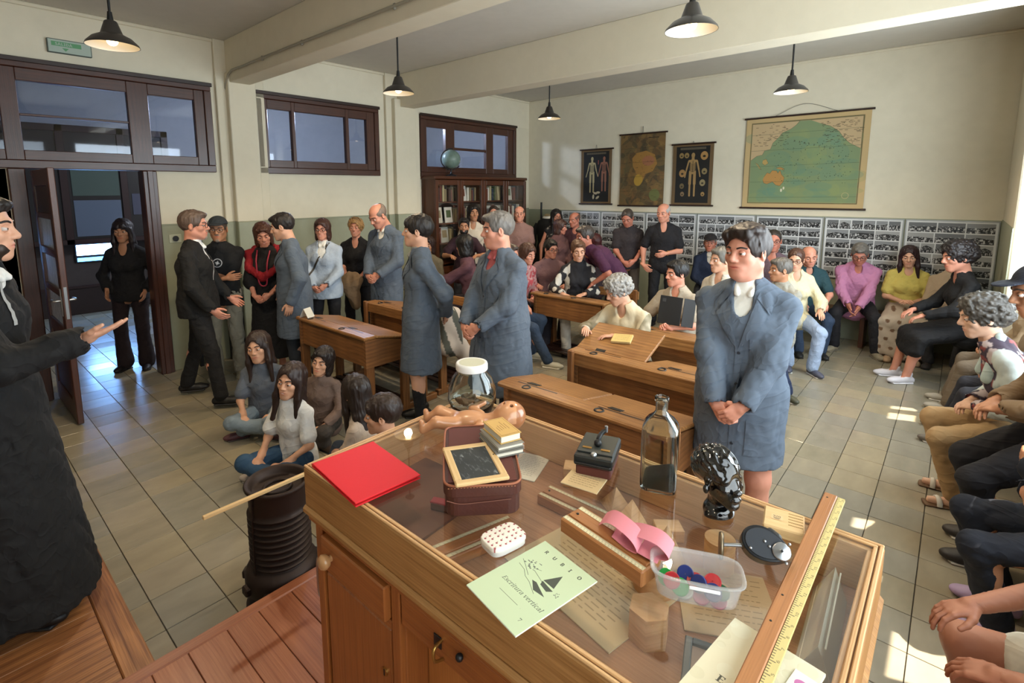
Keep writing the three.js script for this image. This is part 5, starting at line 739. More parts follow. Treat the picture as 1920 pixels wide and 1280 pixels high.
// ---- hair styles in head space
function hairGeo(style, h) {
  return cached('hair' + style + h, () => {
    const P = [], cap = (g) => EL([0, 0.036, -0.017], [0.073 + g, 0.083 + g, 0.094 + g], 0.015), face = (r, y = -0.015, z = 0.08) => EL([0, y, z], r, 0.012, 1);
    let amp = 0.004, fx = 70, fy = 26;
    if (style === 'short') P.push(cap(0.011), face([0.061, 0.083, 0.075]), EL([0, -0.08, 0.02], [0.12, 0.062, 0.09], 0.012, 1), HS([0, -0.86, 0.5], 0.062), EL([0, 0.085, 0.05], [0.05, 0.022, 0.045], 0.02));
    else if (style === 'crop') P.push(cap(0.006), face([0.062, 0.088, 0.078]), EL([0, -0.08, 0.02], [0.12, 0.066, 0.09], 0.012, 1), HS([0, -0.86, 0.5], 0.06)), amp = 0.0015;
    else if (style === 'side') P.push(cap(0.015), EL([0.02, 0.098, 0.02], [0.068, 0.03, 0.078], 0.02), EL([-0.045, 0.075, 0.05], [0.032, 0.03, 0.035], 0.02), EL([0.03, 0.078, 0.068], [0.04, 0.022, 0.025], 0.015), EL([0, -0.022, 0.084], [0.062, 0.088, 0.066], 0.012, 1), EL([0, -0.085, 0.02], [0.12, 0.066, 0.09], 0.012, 1), HS([0, -0.86, 0.5], 0.064));
    else if (style === 'fringe') P.push(cap(0.014), EL([0, 0.055, 0.07], [0.065, 0.03, 0.022], 0.02), EL([0, -0.045, 0.08], [0.062, 0.083, 0.07], 0.01, 1), EL([0, -0.085, 0.02], [0.12, 0.068, 0.09], 0.012, 1), HS([0, -0.86, 0.5], 0.066));
    else if (style === 'balding') P.push(cap(0.005), EL([0, 0.09, 0.02], [0.068, 0.07, 0.1], 0.015, 1), face([0.068, 0.09, 0.09]), HS([0, -0.86, 0.5], 0.06)), amp = 0.0015;
    else if (style === 'curly') { P.push(cap(0.02), EL([0, 0.02, -0.06], [0.092, 0.085, 0.07], 0.02), EL([0, 0.08, 0.05], [0.06, 0.03, 0.04], 0.02), face([0.06, 0.08, 0.074]), EL([0, -0.1, 0.04], [0.12, 0.07, 0.09], 0.012, 1)); amp = 0.011; fx = 48; fy = 48; }
    else if (style === 'bob') { P.push(cap(0.017), ST([0, 0.03, -0.025], [0, -0.085, -0.03], [1, 0, 0], [1, 0, 0], 0.09, 0.09, 0.093, 0.075, 0.02), EL([0, 0.075, 0.06], [0.055, 0.022, 0.03], 0.02), face([0.055, 0.105, 0.09], -0.04), RC([0, -0.06, 0.02], [0, -0.25, 0.05], 0.055, 0.075, 0.012, 1)); amp = 0.005; }
    else if (style === 'long' || style === 'longfringe') {
      P.push(cap(0.015), ST([0, 0.02, -0.035], [0, -0.14, -0.06], [1, 0, 0], [1, 0, 0], 0.088, 0.08, 0.095, 0.05, 0.02), ST([0, -0.14, -0.06], [0, -0.3, -0.075], [1, 0, 0], [1, 0, 0], 0.095, 0.05, 0.085, 0.035, 0.02));
      for (const s of [-1, 1]) P.push(RC([s * 0.072, 0.02, 0.02], [s * 0.08, -0.11, 0.028], 0.02, 0.024, 0.02), RC([s * 0.08, -0.11, 0.028], [s * 0.085, -0.27, 0.035], 0.024, 0.016, 0.02));
      P.push(face([0.056, 0.105, 0.075], -0.04, 0.085)); if (style === 'longfringe') P.push(EL([0, 0.045, 0.074], [0.058, 0.028, 0.016], 0.01)); P.push(RC([0, -0.05, 0.03], [0, -0.3, 0.03], 0.05, 0.056, 0.012, 1)); amp = 0.005; fx = 60; fy = 14;
    } else if (style === 'tied') P.push(cap(0.008), face([0.06, 0.083, 0.078]), EL([0, -0.085, 0.02], [0.12, 0.062, 0.09], 0.012, 1), EL([0, 0.03, -0.125], [0.04, 0.04, 0.035], 0.02)), amp = 0.003;
    else if (style === 'beard') { P.push(EL([0, -0.075, 0.045], [0.062, 0.05, 0.052], 0.02), ST([0, -0.04, 0.012], [0, -0.1, 0.05], [1, 0, 0], [1, 0, 0], 0.065, 0.025, 0.03, 0.028, 0.02), EL([0, -0.045, 0.085], [0.03, 0.007, 0.01], 0.008), EL([0, -0.065, 0.095], [0.018, 0.009, 0.02], 0.006, 1), EL([0, 0.0, 0.07], [0.05, 0.052, 0.06], 0.01, 1), HS([0, 1, 0], 0.0)); amp = 0.002; }
    else if (style === 'stubble') { P.push(EL([0, -0.072, 0.036], [0.058, 0.042, 0.05], 0.02), ST([0, -0.035, 0.006], [0, -0.095, 0.046], [1, 0, 0], [1, 0, 0], 0.062, 0.02, 0.026, 0.024, 0.02), EL([0, -0.046, 0.082], [0.028, 0.006, 0.011], 0.008), EL([0, -0.063, 0.095], [0.024, 0.012, 0.022], 0.006, 1), EL([0, 0.0, 0.07], [0.054, 0.056, 0.06], 0.01, 1), HS([0, 1, 0], 0.0)); amp = 0.0012; }
    else if (style === 'goatee') { P.push(EL([0, -0.097, 0.068], [0.024, 0.022, 0.02], 0.01), EL([0, -0.047, 0.086], [0.028, 0.006, 0.01], 0.008), EL([0, -0.066, 0.095], [0.018, 0.008, 0.02], 0.004, 1)); amp = 0.002; }
    const g = skin3(P, h, (x, y, z) => amp * (vn(x * fx + 3, y * fy, z * fx) + 0.5 * vn(x * fx * 2.1, y * fy * 2, z * fx * 2.1 + 9)));
    tint(g, (x, y, z, o) => { const n = 1 + 0.3 * vn(x * 180, y * 40, z * 180) + 0.15 * vn(x * 60, y * 20, z * 60); o[0] = o[1] = o[2] = n; }); return planarUV(g, 6);
  });
}
const capGeo = cached('cap', () => { const P = [EL([0, 0.048, -0.016], [0.085, 0.078, 0.104], 0.01), HS([0, -1, 0.1], -0.045), EL([0, 0.052, 0.1], [0.066, 0.008, 0.06], 0.012)]; return planarUV(skin3(P, 0.005), 4); });
// ---- hands: wrist at origin, fingers +y, palm +z, thumb +x (right hand)
function handGeo(curl, h, left) {
  return cached('hand' + curl + h + left, () => {
    const P = [RC([0, -0.03, 0], [0, 0.02, 0], 0.025, 0.026, 0.02), EL([0.002, 0.05, 0], [0.038, 0.048, 0.016], 0.012)], c0 = { flat: 0.1, relaxed: 0.4, hold: 0.85, fist: 1.25 }[curl];
    [[0.029, 0.084, 0.07], [0.0095, 0.089, 0.079], [-0.0105, 0.086, 0.073], [-0.029, 0.079, 0.057]].forEach(([x, y, L], i) => { let p = [x * 0.85, y - 0.024, 0], a = 0, q = [x, y, 0]; P.push(RC(p, q, 0.0105, 0.0098, 0.004)); [0.45, 0.31, 0.24].forEach((f, j) => { a += c0 * [0.8, 1, 0.75][j]; const n = [q[0] + (curl === 'flat' ? x * 0.12 * f : 0), q[1] + Math.cos(a) * L * f, q[2] + Math.sin(a) * L * f]; P.push(RC(q, n, 0.0096 - j * 0.0009 - i * 0.0003, 0.0088 - j * 0.001 - i * 0.0003, 0.0025)); q = n; }); });
    const tc = curl === 'fist' || curl === 'hold' ? [[0.022, 0.018, 0.006], [0.04, 0.045, 0.022], [0.03, 0.07, 0.038], [0.01, 0.078, 0.046]] : [[0.022, 0.018, 0.004], [0.044, 0.042, 0.012], [0.056, 0.068, 0.018], [0.06, 0.092, 0.022]];
    for (let j = 0; j < 3; j++) P.push(RC(tc[j], tc[j + 1], [0.0145, 0.0115, 0.0098][j], [0.0115, 0.0098, 0.0082][j], 0.005));
    const g = skin3(P, h); if (left) { g.scale(-1, 1, 1); const ix = g.index.array; for (let i = 0; i < ix.length; i += 3) { const t = ix[i]; ix[i] = ix[i + 1]; ix[i + 1] = t; } g.computeVertexNormals(); }
    return tint(g, (x, y, z, o) => { const n = 1 + 0.04 * vn(x * 90, y * 90, z * 90); o[0] = n; o[1] = n * 0.97; o[2] = n * 0.96; });
  });
}
// ---- shoes: ankle at origin height 0.09, toe +z
function shoeGeo(kind) {
  return cached('shoe' + kind, () => {
    const P = [RC([0, -0.05, -0.045], [0, -0.055, 0.1], 0.036, 0.04, 0.02), EL([0, -0.055, 0.12], [0.043, 0.032, 0.07], 0.02), RC([0, 0.015, -0.02], [0, -0.03, 0.01], kind === 'low' ? 0.036 : 0.04, 0.042, 0.02), HS([0, -1, 0], 0.082, 0.006)]; if (kind === 'low') P.push(EL([0, 0.02, 0.02], [0.03, 0.05, 0.06], 0.01, 1));
    const g = skin3(P, 0.008), S = [ST([0, -0.082, -0.05], [0, -0.082, 0.14], [1, 0, 0], [1, 0, 0], 0.042, 0.014, 0.046, 0.014, 0.01), HS([0, -1, 0], 0.0885, 0.002)];
    return [planarUV(g, 3), planarUV(skin3(S, 0.007), 3)];
  });
}
const sandalSole = cached('sandal', () => planarUV(skin3([ST([0, -0.08, -0.06], [0, -0.08, 0.15], [1, 0, 0], [1, 0, 0], 0.04, 0.012, 0.046, 0.012, 0.01), HS([0, -1, 0], 0.0885, 0.002)], 0.007), 3));
const rotX = (a) => (p) => [p[0], p[1] * Math.cos(a) - p[2] * Math.sin(a), p[1] * Math.sin(a) + p[2] * Math.cos(a)], rotZ = (a) => (p) => [p[0] * Math.cos(a) - p[1] * Math.sin(a), p[0] * Math.sin(a) + p[1] * Math.cos(a), p[2]], rotY = (a) => (p) => [p[0] * Math.cos(a) + p[2] * Math.sin(a), p[1], -p[0] * Math.sin(a) + p[2] * Math.cos(a)];
function ik(a, t, l1, l2, pole) { let d = vsub(t, a), L = vlen(d); const mx = (l1 + l2) * 0.998; if (L > mx) { t = vadd(a, vmul(d, mx / L)); d = vsub(t, a); L = mx; } const u = vmul(d, 1 / L), x = (l1 * l1 - l2 * l2 + L * L) / (2 * L), y = Math.sqrt(Math.max(0, l1 * l1 - x * x)); const pp = vnorm(vsub(pole, vmul(u, vdot(pole, u)))); return [vadd(a, vadd(vmul(u, x), vmul(pp, y))), t]; }
const skinMats = {}; const skinM = (c) => skinMats[c] ??= phys(c, 0.52, { vertexColors: true, sheen: 0.15, bumpMap: bumpFine, bumpScale: 0.0004 });
const hairMats = {}; const hairM = (c) => hairMats[c] ??= mat(c, 0.5, { vertexColors: true });
const clothMats = {}; const clothM = (c) => clothMats[c] ??= new THREE.MeshStandardMaterial({ color: c, roughness: 0.85, bumpMap: crease, bumpScale: 0.008, side: THREE.DoubleSide });
const printM = {}; const clothV = (c) => printM[c] ??= new THREE.MeshStandardMaterial({ color: c, roughness: 0.82, vertexColors: true, bumpMap: weave, bumpScale: 0.0006, side: THREE.DoubleSide });
const shoeMats = {}; const shoeM = (c) => shoeMats[c] ??= mat(c, 0.5);
const shared = { eye: mat(0xffffff, 0.15, { vertexColors: true }), glasses: mat(0x17181c, 0.3), teeth: mat(0xf0ece2, 0.3) };
const ARMS = { // wrist targets from the hip centre, for 1.75 m; [left, right, fingers dir L, palm L, curl]
  clasp: [[0.085, 0.05, 0.235], [-0.075, 0.03, 0.24], [-0.75, -0.45, 0.25], [-0.2, 0.2, -1], 'hold'], down: [[0.27, -0.05, 0.05], [-0.27, -0.05, 0.05], [0, -1, 0.12], [-1, 0, 0.1], 'relaxed'], behind: [[0.1, 0.04, -0.2], [-0.1, 0.04, -0.21], [-0.8, -0.4, -0.2], [0, 0.2, 1], 'relaxed'],
  cross: [[-0.1, 0.26, 0.2], [0.1, 0.22, 0.24], [-1, 0.1, -0.1], [0, 0, -1], 'relaxed'], lap: [[0.08, 0.1, 0.26], [-0.07, 0.09, 0.27], [-0.7, -0.2, 0.5], [-0.2, -1, -0.2], 'relaxed'], knees: [[0.14, 0.13, 0.4], [-0.14, 0.13, 0.4], [-0.2, -0.5, 0.8], [0, -0.9, -0.3], 'relaxed'], desk: [[0.2, 0.26, 0.36], [-0.2, 0.26, 0.36], [-0.3, -0.1, 1], [0, -1, 0], 'relaxed'],
};
// o: pos [x, z], y, face, h, sit (seat height), lean, side, twist, head [yaw, pitch, roll], arms, feet, near
function person(o) {
  const s = (o.h ?? 1.72) / 1.75, g = thing('person', o.label, 'person', [o.pos[0], o.y ?? 0, o.pos[1]], o.face ?? 0, o.group), near = o.near ?? 0;
  const hc = near > 1 ? 0.007 : near ? 0.0095 : 0.015, hb = near ? 0.014 : 0.02, hh = near > 1 ? 0.0032 : near ? 0.0042 : 0.0056, hn = near ? 0.0038 : 0.006;
  const kind = o.kind ?? 'man', wm = kind === 'woman', ch = kind === 'child', bw = (o.bw ?? 1) * (wm ? 0.94 : 1), belly = o.belly ?? 0;
  const seat = o.sit, hipY = o.hipY ?? (seat !== undefined ? seat + 0.095 * s : 0.925 * s), P0 = [0, hipY, o.hipZ ?? 0];
  const le = o.lean ?? 0, sd = o.side ?? 0, tw = o.twist ?? 0, fr = (k) => (p) => rotX(le * k)(rotZ(sd * k)(rotY(tw * k)(p))), f0 = fr(0.45), f1 = fr(0.8), f2 = fr(1);
  const waist = vadd(P0, f0([0, 0.13 * s, 0])), chest = vadd(waist, f1([0, 0.22 * s, 0])), shc = vadd(chest, f2([0, 0.15 * s, 0])), nb = vadd(shc, f2([0, 0.05 * s, 0.005])), hs = s * 1.11 * (o.headScale ?? 1);
  const [hy, hp, hr] = o.head ?? [0, 0, 0], hE = new THREE.Euler(hp + le * 0.6, hy + tw, hr + sd * 0.5, 'YXZ'), hq = new THREE.Quaternion().setFromEuler(hE), hUp = new THREE.Vector3(0, 0.15 * hs, 0.018 * hs).applyQuaternion(hq);
  const hc0 = vadd(nb, [hUp.x, hUp.y, hUp.z]), HM = new THREE.Matrix4().compose(new THREE.Vector3(...hc0), hq, new THREE.Vector3(hs * (o.headW ?? 1), hs, hs * (o.headW ?? 1) ** 0.5));
  const u0 = f0([1, 0, 0]), u1 = f1([1, 0, 0]), u2 = f2([1, 0, 0]), sw = 0.168 * s * bw, shL = vadd(shc, f2([sw, -0.045 * s, -0.005])), shR = vadd(shc, f2([-sw, -0.045 * s, -0.005]));
  // arms
  const preset = typeof o.arms === 'string' || !o.arms ? ARMS[o.arms ?? 'clasp'] : o.arms, AL = vadd(P0, vmul(preset[0], s)), AR = vadd(P0, vmul(preset[1], s)), upA = 0.285 * s, foA = 0.25 * s;
  AL[2] += belly * 1.0 * (preset[0][2] > 0.1 ? 1 : 0); AR[2] += belly * 1.0 * (preset[1][2] > 0.1 ? 1 : 0);
  const pl = o.poleL ?? [0.7, -0.45, -0.6], prr = o.poleR ?? [-0.7, -0.45, -0.6], [elL, wrL] = ik(shL, AL, upA, foA, pl), [elR, wrR] = ik(shR, AR, upA, foA, prr);
  // legs
  const legT = 0.44 * s, legS = 0.405 * s, hw = 0.095 * s, ftDef = seat !== undefined ? [[0.13, 0.42, 0.1], [-0.13, 0.42, -0.1]] : [[0.11, 0.0, 0.25], [-0.11, 0.02, -0.25]], feet = o.feet ?? ftDef, ank = 0.085 * s;
  const ft = feet.map(([x, z, a, y]) => ({ p: [x * (o.feet ? 1 : s), ank + (y ?? 0), z * (o.feet ? 1 : s)], a: a ?? 0, pitch: 0 }));
  const hpL = vadd(P0, vmul(u0, hw)), hpR = vadd(P0, vmul(u0, -hw)), kp = o.kneePole ?? [[0.25, 0.25, 1], [-0.25, 0.25, 1]], [knL, anL] = ik(hpL, ft[0].p, legT, legS, kp[0]), [knR, anR] = ik(hpR, ft[1].p, legT, legS, kp[1]);
  const wA = s * bw, fem = wm ? 1 : 0;
  const torso = (e, k = 0.04) => [
    ST(vadd(P0, f0([0, -0.04 * s, 0])), waist, u0, u0, (0.165 + fem * 0.012) * wA + e, 0.108 * wA + e, 0.142 * wA + belly * 0.6 + e, 0.1 * wA + belly * 0.7 + e, k), ST(waist, chest, u0, u1, 0.142 * wA + belly * 0.6 + e, 0.1 * wA + belly * 0.7 + e, 0.162 * wA + belly * 0.35 + e, 0.112 * wA + belly * 0.3 + e, k), ST(chest, shc, u1, u2, 0.162 * wA + belly * 0.35 + e, 0.112 * wA + belly * 0.3 + e, 0.11 * wA + e * 0.6, 0.062 * wA + e * 0.7, k),
    RC(vadd(shc, f2([0.03 * s, 0.012 * s, 0])), shL, 0.058 * s + e, 0.046 * s + e * 0.6, 0.04 * s), RC(vadd(shc, f2([-0.03 * s, 0.012 * s, 0])), shR, 0.058 * s + e, 0.046 * s + e * 0.6, 0.04 * s), ...(fem ? [EL(vadd(vmix(waist, chest, 0.85), f1([0.065 * s, 0, 0.075 * s])), [0.06 * s + e, 0.06 * s + e, 0.055 * s + e], 0.03), EL(vadd(vmix(waist, chest, 0.85), f1([-0.065 * s, 0, 0.075 * s])), [0.06 * s + e, 0.06 * s + e, 0.055 * s + e], 0.03)] : []),
  ];
  const ar = (o.armR ?? 1) * (wm ? 0.9 : 1) * (ch ? 0.85 : 1) * s, arms = (e, fu = 1, ff = 1, k = 0.03) => { const q = []; for (const [S, E, Wr] of [[shL, elL, wrL], [shR, elR, wrR]]) { q.push(RC(S, vmix(S, E, fu), 0.046 * ar + e * 0.55, (0.05 - 0.01 * fu) * ar + e, k)); if (ff > 0) q.push(RC(E, vmix(E, Wr, ff), 0.041 * ar + e, (0.041 - 0.014 * ff) * ar + e, k)); } return q; };
  const lr = (o.legR ?? 1) * s, legs = (e, e2 = e, fu = 1, ff = 1, k = 0.03) => { const q = []; for (const [Hp, K, A] of [[hpL, knL, anL], [hpR, knR, anR]]) { q.push(RC(Hp, vmix(Hp, K, fu), 0.088 * lr + e, (0.088 - 0.03 * fu) * lr + e, k)); if (ff > 0) { q.push(RC(K, vmix(K, A, ff), 0.056 * lr + e, (0.056 - 0.02 * ff) * lr + e2, k)); } } return q; };
  // body: one skin
  const calf = []; for (const [K, A] of [[knL, anL], [knR, anR]]) { const d = vsub(A, K), bk = vnorm([0, 0, -1]); calf.push(EL(vadd(vmix(K, A, 0.3), vmul(bk, 0.016 * s)), [0.048 * lr, 0.09 * lr, 0.048 * lr], 0.03)); calf.push(RC(A, vadd(A, [0, -0.03 * s, 0]), 0.034 * s, 0.034 * s, 0.02)); }
  for (const [A, F] of [[anL, ft[0]], [anR, ft[1]]]) calf.push(RC(vadd(A, [0, -0.05 * s, 0]), vadd(A, rotY(F.a)([0, -0.055 * s, 0.12 * s])), 0.03 * s, 0.026 * s, 0.02));
  const bodyG = tint(skin3([...torso(-0.004), RC(shc, vadd(nb, vmul(vsub(hc0, nb), 0.5)), 0.07 * s, 0.05 * s, 0.03), ...arms(0), ...legs(0), ...calf], hb), (x, y, z, c) => {});
  const pieces = [bodyG, headGeo(kind === 'man' || kind === 'heavy' || ch || wm ? kind : 'man', hh).clone().applyMatrix4(HM)];
  const hd = (side, wr, el) => { const base = preset[2] ?? [0, -1, 0.2], pal = preset[3] ?? [0, 0, -1]; let d, n, cu = preset[4] ?? 'relaxed'; const cus = o.hands?.[side < 0 ? 1 : 0]; if (cus) { d = cus[0]; n = cus[1]; cu = cus[2] ?? cu; } else { d = [base[0] * side, base[1], base[2]]; n = [pal[0] * side, pal[1], pal[2]]; const fa = vnorm(vsub(wr, el)); d = vmix(vnorm(d), fa, 0.35); } const Y = vnorm(d); let Z = vnorm(vsub(n, vmul(Y, vdot(n, Y)))); const X = vcross(Y, Z), sc = 0.98 * s * (o.handScale ?? 1) * (wm ? 0.9 : 1) * (ch ? 1.05 : 1); const m = new THREE.Matrix4().makeBasis(new THREE.Vector3(...X), new THREE.Vector3(...Y), new THREE.Vector3(...Z)).scale(new THREE.Vector3(sc, sc, sc)).setPosition(...wr); return handGeo(cu, hn, side > 0).clone().applyMatrix4(m); };
  if (!o.noHands) pieces.push(hd(1, wrL, elL), hd(-1, wrR, elR));
  mesh('body', joinSkin(pieces), skinM(o.skin ?? 0xc98f72), g);
  // face
  for (const sx of [-1, 1]) { const e = mesh('eye', eyeGeo, shared.eye, g); e.applyMatrix4(HM.clone().multiply(new THREE.Matrix4().makeRotationY((o.gaze ?? 0)).setPosition(sx * 0.031, -0.0005, 0.0735))); }
  const hair = (style, col, name = 'hair') => { const m = mesh(name, hairGeo(style, near ? 0.0042 : 0.0062), hairM(col), g); m.applyMatrix4(HM); };
  if (o.hair) hair(o.hair, o.hairC ?? 0x2a1c14); if (o.beard) hair(o.beard, o.beardC ?? o.hairC ?? 0x2a1c14, 'beard');
  browGeo.forEach((b) => mesh('eyebrow', b, hairM(o.browC ?? o.hairC ?? 0x3a2c22), g).applyMatrix4(HM));
  if (o.under) { const q = [ST(vmix(waist, chest, 0.3), chest, u1, u1, 0.14 * wA + belly * 0.5, 0.108 * wA + belly * 0.5, 0.165 * wA + belly * 0.35, 0.118 * wA + belly * 0.3, 0.04), ST(chest, shc, u1, u2, 0.165 * wA + belly * 0.35, 0.115 * wA + belly * 0.3, 0.12 * wA, 0.07 * wA, 0.04), RC(shc, vadd(nb, f2([0, 0.03 * s, 0.002])), 0.075 * s, 0.062 * s, 0.03), RC(vadd(nb, f2([0, 0.03 * s, 0])), vadd(nb, f2([0, 0.14 * s, 0.01])), 0.05 * s, 0.09 * s, 0.006, 1)]; for (const sx of [1, -1]) q.splice(3, 0, RC(vadd(nb, f2([sx * 0.05 * s, 0.035 * s, 0.02 * s])), vadd(nb, f2([sx * 0.03 * s, -0.035 * s, 0.082 * s])), 0.012 * s, 0.014 * s, 0.004)); mesh('undershirt', planarUV(skin3(q, hc * 0.75), 1), clothM(o.under), g); }
  if (o.glasses) mesh('glasses', glassesGeo, shared.glasses, g).applyMatrix4(HM); if (o.smile) mesh('teeth', teethGeo, shared.teeth, g).applyMatrix4(HM); if (o.cap) mesh('cap', capGeo, clothM(o.cap), g).applyMatrix4(HM);
  // clothes
  const ridge = (n) => { n = 1 - Math.abs(n); return n * n * n; };
  const fold = (amp, sd2) => (x, y, z) => amp * (0.5 * vn(x * 9 + sd2, y * 5 + z * 3, z * 9) + 0.9 * ridge(vn(x * 13 + y * 6 + sd2, y * 6 - x * 5, z * 13 + y * 4)) + 0.55 * ridge(vn(x * 21 - y * 13, y * 12 + x * 9, z * 21 + sd2)) - 0.45);
  const top = o.top, seed0 = (o.pos[0] * 7 + o.pos[1] * 3) % 50; let topF = null;
  const neckCut = (d) => d ? [EL(vadd(nb, f2([0, -0.02 * s, 0.085 * s])), [0.045 * s, d * s, 0.06 * s], 0.01, 1), RC(nb, vadd(nb, f2([0, 0.12 * s, 0.01])), 0.05 * s, 0.07 * s, 0.01, 1)] : [RC(vadd(nb, f2([0, 0.035 * s, 0])), vadd(nb, f2([0, 0.14 * s, 0.01])), 0.05 * s, 0.08 * s, 0.01, 1)];
  if (top) {
    const e = top.e ?? 0.019, Q = torso(e), slv = top.sleeve ?? 'long', name = top.name ?? 'shirt', hem = top.hem;
    const cuffs = []; if (slv === 'long') { const ff = top.cuff ?? 0.93; Q.push(...arms(e + 0.004, 1, ff)); for (const [E, Wr] of [[elL, wrL], [elR, wrR]]) cuffs.push(RC(vmix(E, Wr, ff + 0.03), vmix(E, Wr, ff + 0.5), 0.027 * ar + e * 0.45, 0.05 * ar + e, 0.006, 1)); } else if (slv === 'short') Q.push(...arms(e + 0.012, 0.72, 0)); else if (slv === 'elbow') Q.push(...arms(e + 0.01, 1, 0.25));
    if (!top.tuck && hem === undefined) Q.push(ST(P0, vadd(P0, f0([0, -0.09 * s, 0])), u0, u0, (0.168 + fem * 0.012) * wA + e, 0.112 * wA + e, (0.17 + fem * 0.012) * wA + e, 0.115 * wA + e, 0.04), ...(seat === undefined ? [HS([0, -1, 0], -(P0[1] - (top.drop ?? 0.1) * s))] : []));
    Q.push(RC(vadd(shc, f2([0, -0.02 * s, 0])), vadd(nb, f2([0, 0.005 * s, 0])), 0.075 * s + e * 0.3, 0.058 * s + e * 0.3, 0.04));
    if (hem !== undefined && seat === undefined) { const y1 = hem * s; Q.push(ST(vadd(P0, f0([0, 0.02, 0])), [P0[0] + (top.hx ?? 0), y1 - 0.05, P0[2] + (top.hz ?? 0.01)], u0, [1, 0, 0], 0.175 * wA + belly * 0.6 + e, 0.125 * wA + belly * 0.6 + e, (top.fl ?? 0.205) * wA + belly * 0.6, (top.fb ?? 0.16) * wA + belly * 0.6, 0.05), HS([0, -1, 0], -y1)); } else if (hem !== undefined && seat !== undefined) { const m0 = vmix(knL, knR, 0.5); Q.push(ST(P0, vmix(P0, m0, hem), u0, u0, 0.18 * wA + e, 0.12 * wA + e, 0.2 * wA + e, 0.1 * wA + e, 0.05)); }
    Q.push(...cuffs, ...neckCut(top.neck));
    const geo = skin3(Q, hc, fold(top.fold ?? 0.008, seed0)); topF = geo.userData.f; planarUV(geo, 1); if (top.print) tint(geo, top.print); mesh(name, geo, top.print ? clothV(top.c) : clothM(top.c), g, top.label);
  }
  const bot = o.bottom;
  if (bot) {
    const e = bot.e ?? 0.01; let Q;
    if (bot.skirt !== undefined) { Q = [ST(waist, P0, u0, u0, 0.152 * wA + e, 0.11 * wA + e, 0.185 * wA + e, 0.13 * wA + e, 0.05)]; if (seat !== undefined) { const km = vadd(vmix(knL, knR, 0.5), [0, 0.01, 0]), am = vmix(anL, anR, 0.5), kw = Math.abs(knL[0] - knR[0]) / 2 + 0.085 * s; Q.push(ST(P0, km, u0, u0, 0.19 * wA + e, 0.125 * s, kw, 0.095 * s, 0.05), ST(km, vmix(km, am, bot.skirt), u0, u0, kw, 0.085 * s, kw + 0.02, 0.09 * s, 0.05)); } else { const y1 = bot.skirt * s; Q.push(ST(P0, [0, y1 - 0.05, 0.01], u0, [1, 0, 0], 0.178 * wA + e, 0.12 * wA + e, bot.fl ?? 0.2, bot.fb ?? 0.17, 0.05), HS([0, -1, 0], -y1)); } }
    else { Q = [ST(waist, P0, u0, u0, 0.142 * wA + belly * 0.5 + e, 0.1 * wA + belly * 0.6 + e, 0.165 * wA + e, 0.11 * wA + e, 0.05), ...legs(e, bot.flare ?? 0.026, 1, bot.len ?? 0.99)]; if (bot.short) Q = [Q[0], ...legs(e + 0.012, e, bot.short, 0)]; }
    const geo = skin3(Q, hc, fold(bot.fold ?? 0.007, seed0 + 9)); planarUV(geo, 1); if (bot.print) tint(geo, bot.print); mesh(bot.name ?? (bot.skirt !== undefined ? 'skirt' : 'trousers'), geo, bot.print ? clothV(bot.c) : clothM(bot.c), g);
  }
  if (o.socks) { const Q = []; for (const [K, A] of [[knL, anL], [knR, anR]]) Q.push(RC(vmix(K, A, o.socks[1]), A, 0.046 * lr + 0.008, 0.034 * lr + 0.008, 0.01), RC(A, vadd(A, [0, -0.04 * s, 0]), 0.04 * s, 0.04 * s, 0.02)); mesh('socks', planarUV(skin3(Q, 0.012), 3), clothM(o.socks[0]), g); }
  if (o.shoes) [[anL, ft[0]], [anR, ft[1]]].forEach(([A, F], i) => {
    const M4 = new THREE.Matrix4().compose(new THREE.Vector3(...A), new THREE.Quaternion().setFromEuler(new THREE.Euler(feet[i][4] ?? 0, F.a, 0, 'YXZ')), new THREE.Vector3(s, s * 0.965, s));
    if (o.shoes === 'bare') return;
    const sh = new THREE.Group(); sh.name = 'shoe'; g.add(sh); sh.applyMatrix4(M4);
    if (o.shoes.sandal) { mesh('sole', sandalSole, shoeM(o.shoes.sole ?? 0x6a4a30), sh); for (const z of [0.0, 0.085]) mesh('strap', xf(new THREE.TorusGeometry(0.042, 0.008, 6, 18, Math.PI), 0, -0.075, z, 0, 0, 0, [1, 1.1, 2]), shoeM(o.shoes.c), sh); } else { const [u, so] = shoeGeo(o.shoes.k ?? 'high'); mesh('upper', u, shoeM(o.shoes.c), sh); mesh('sole', so, shoeM(o.shoes.sole ?? 0x18181a), sh); }
  });
  return { g, topF, s, HM, nb, shc, chest, waist, P0, f2, wrL, wrR, elL, elR, shL, shR, knL, knR, anL, anR };
}
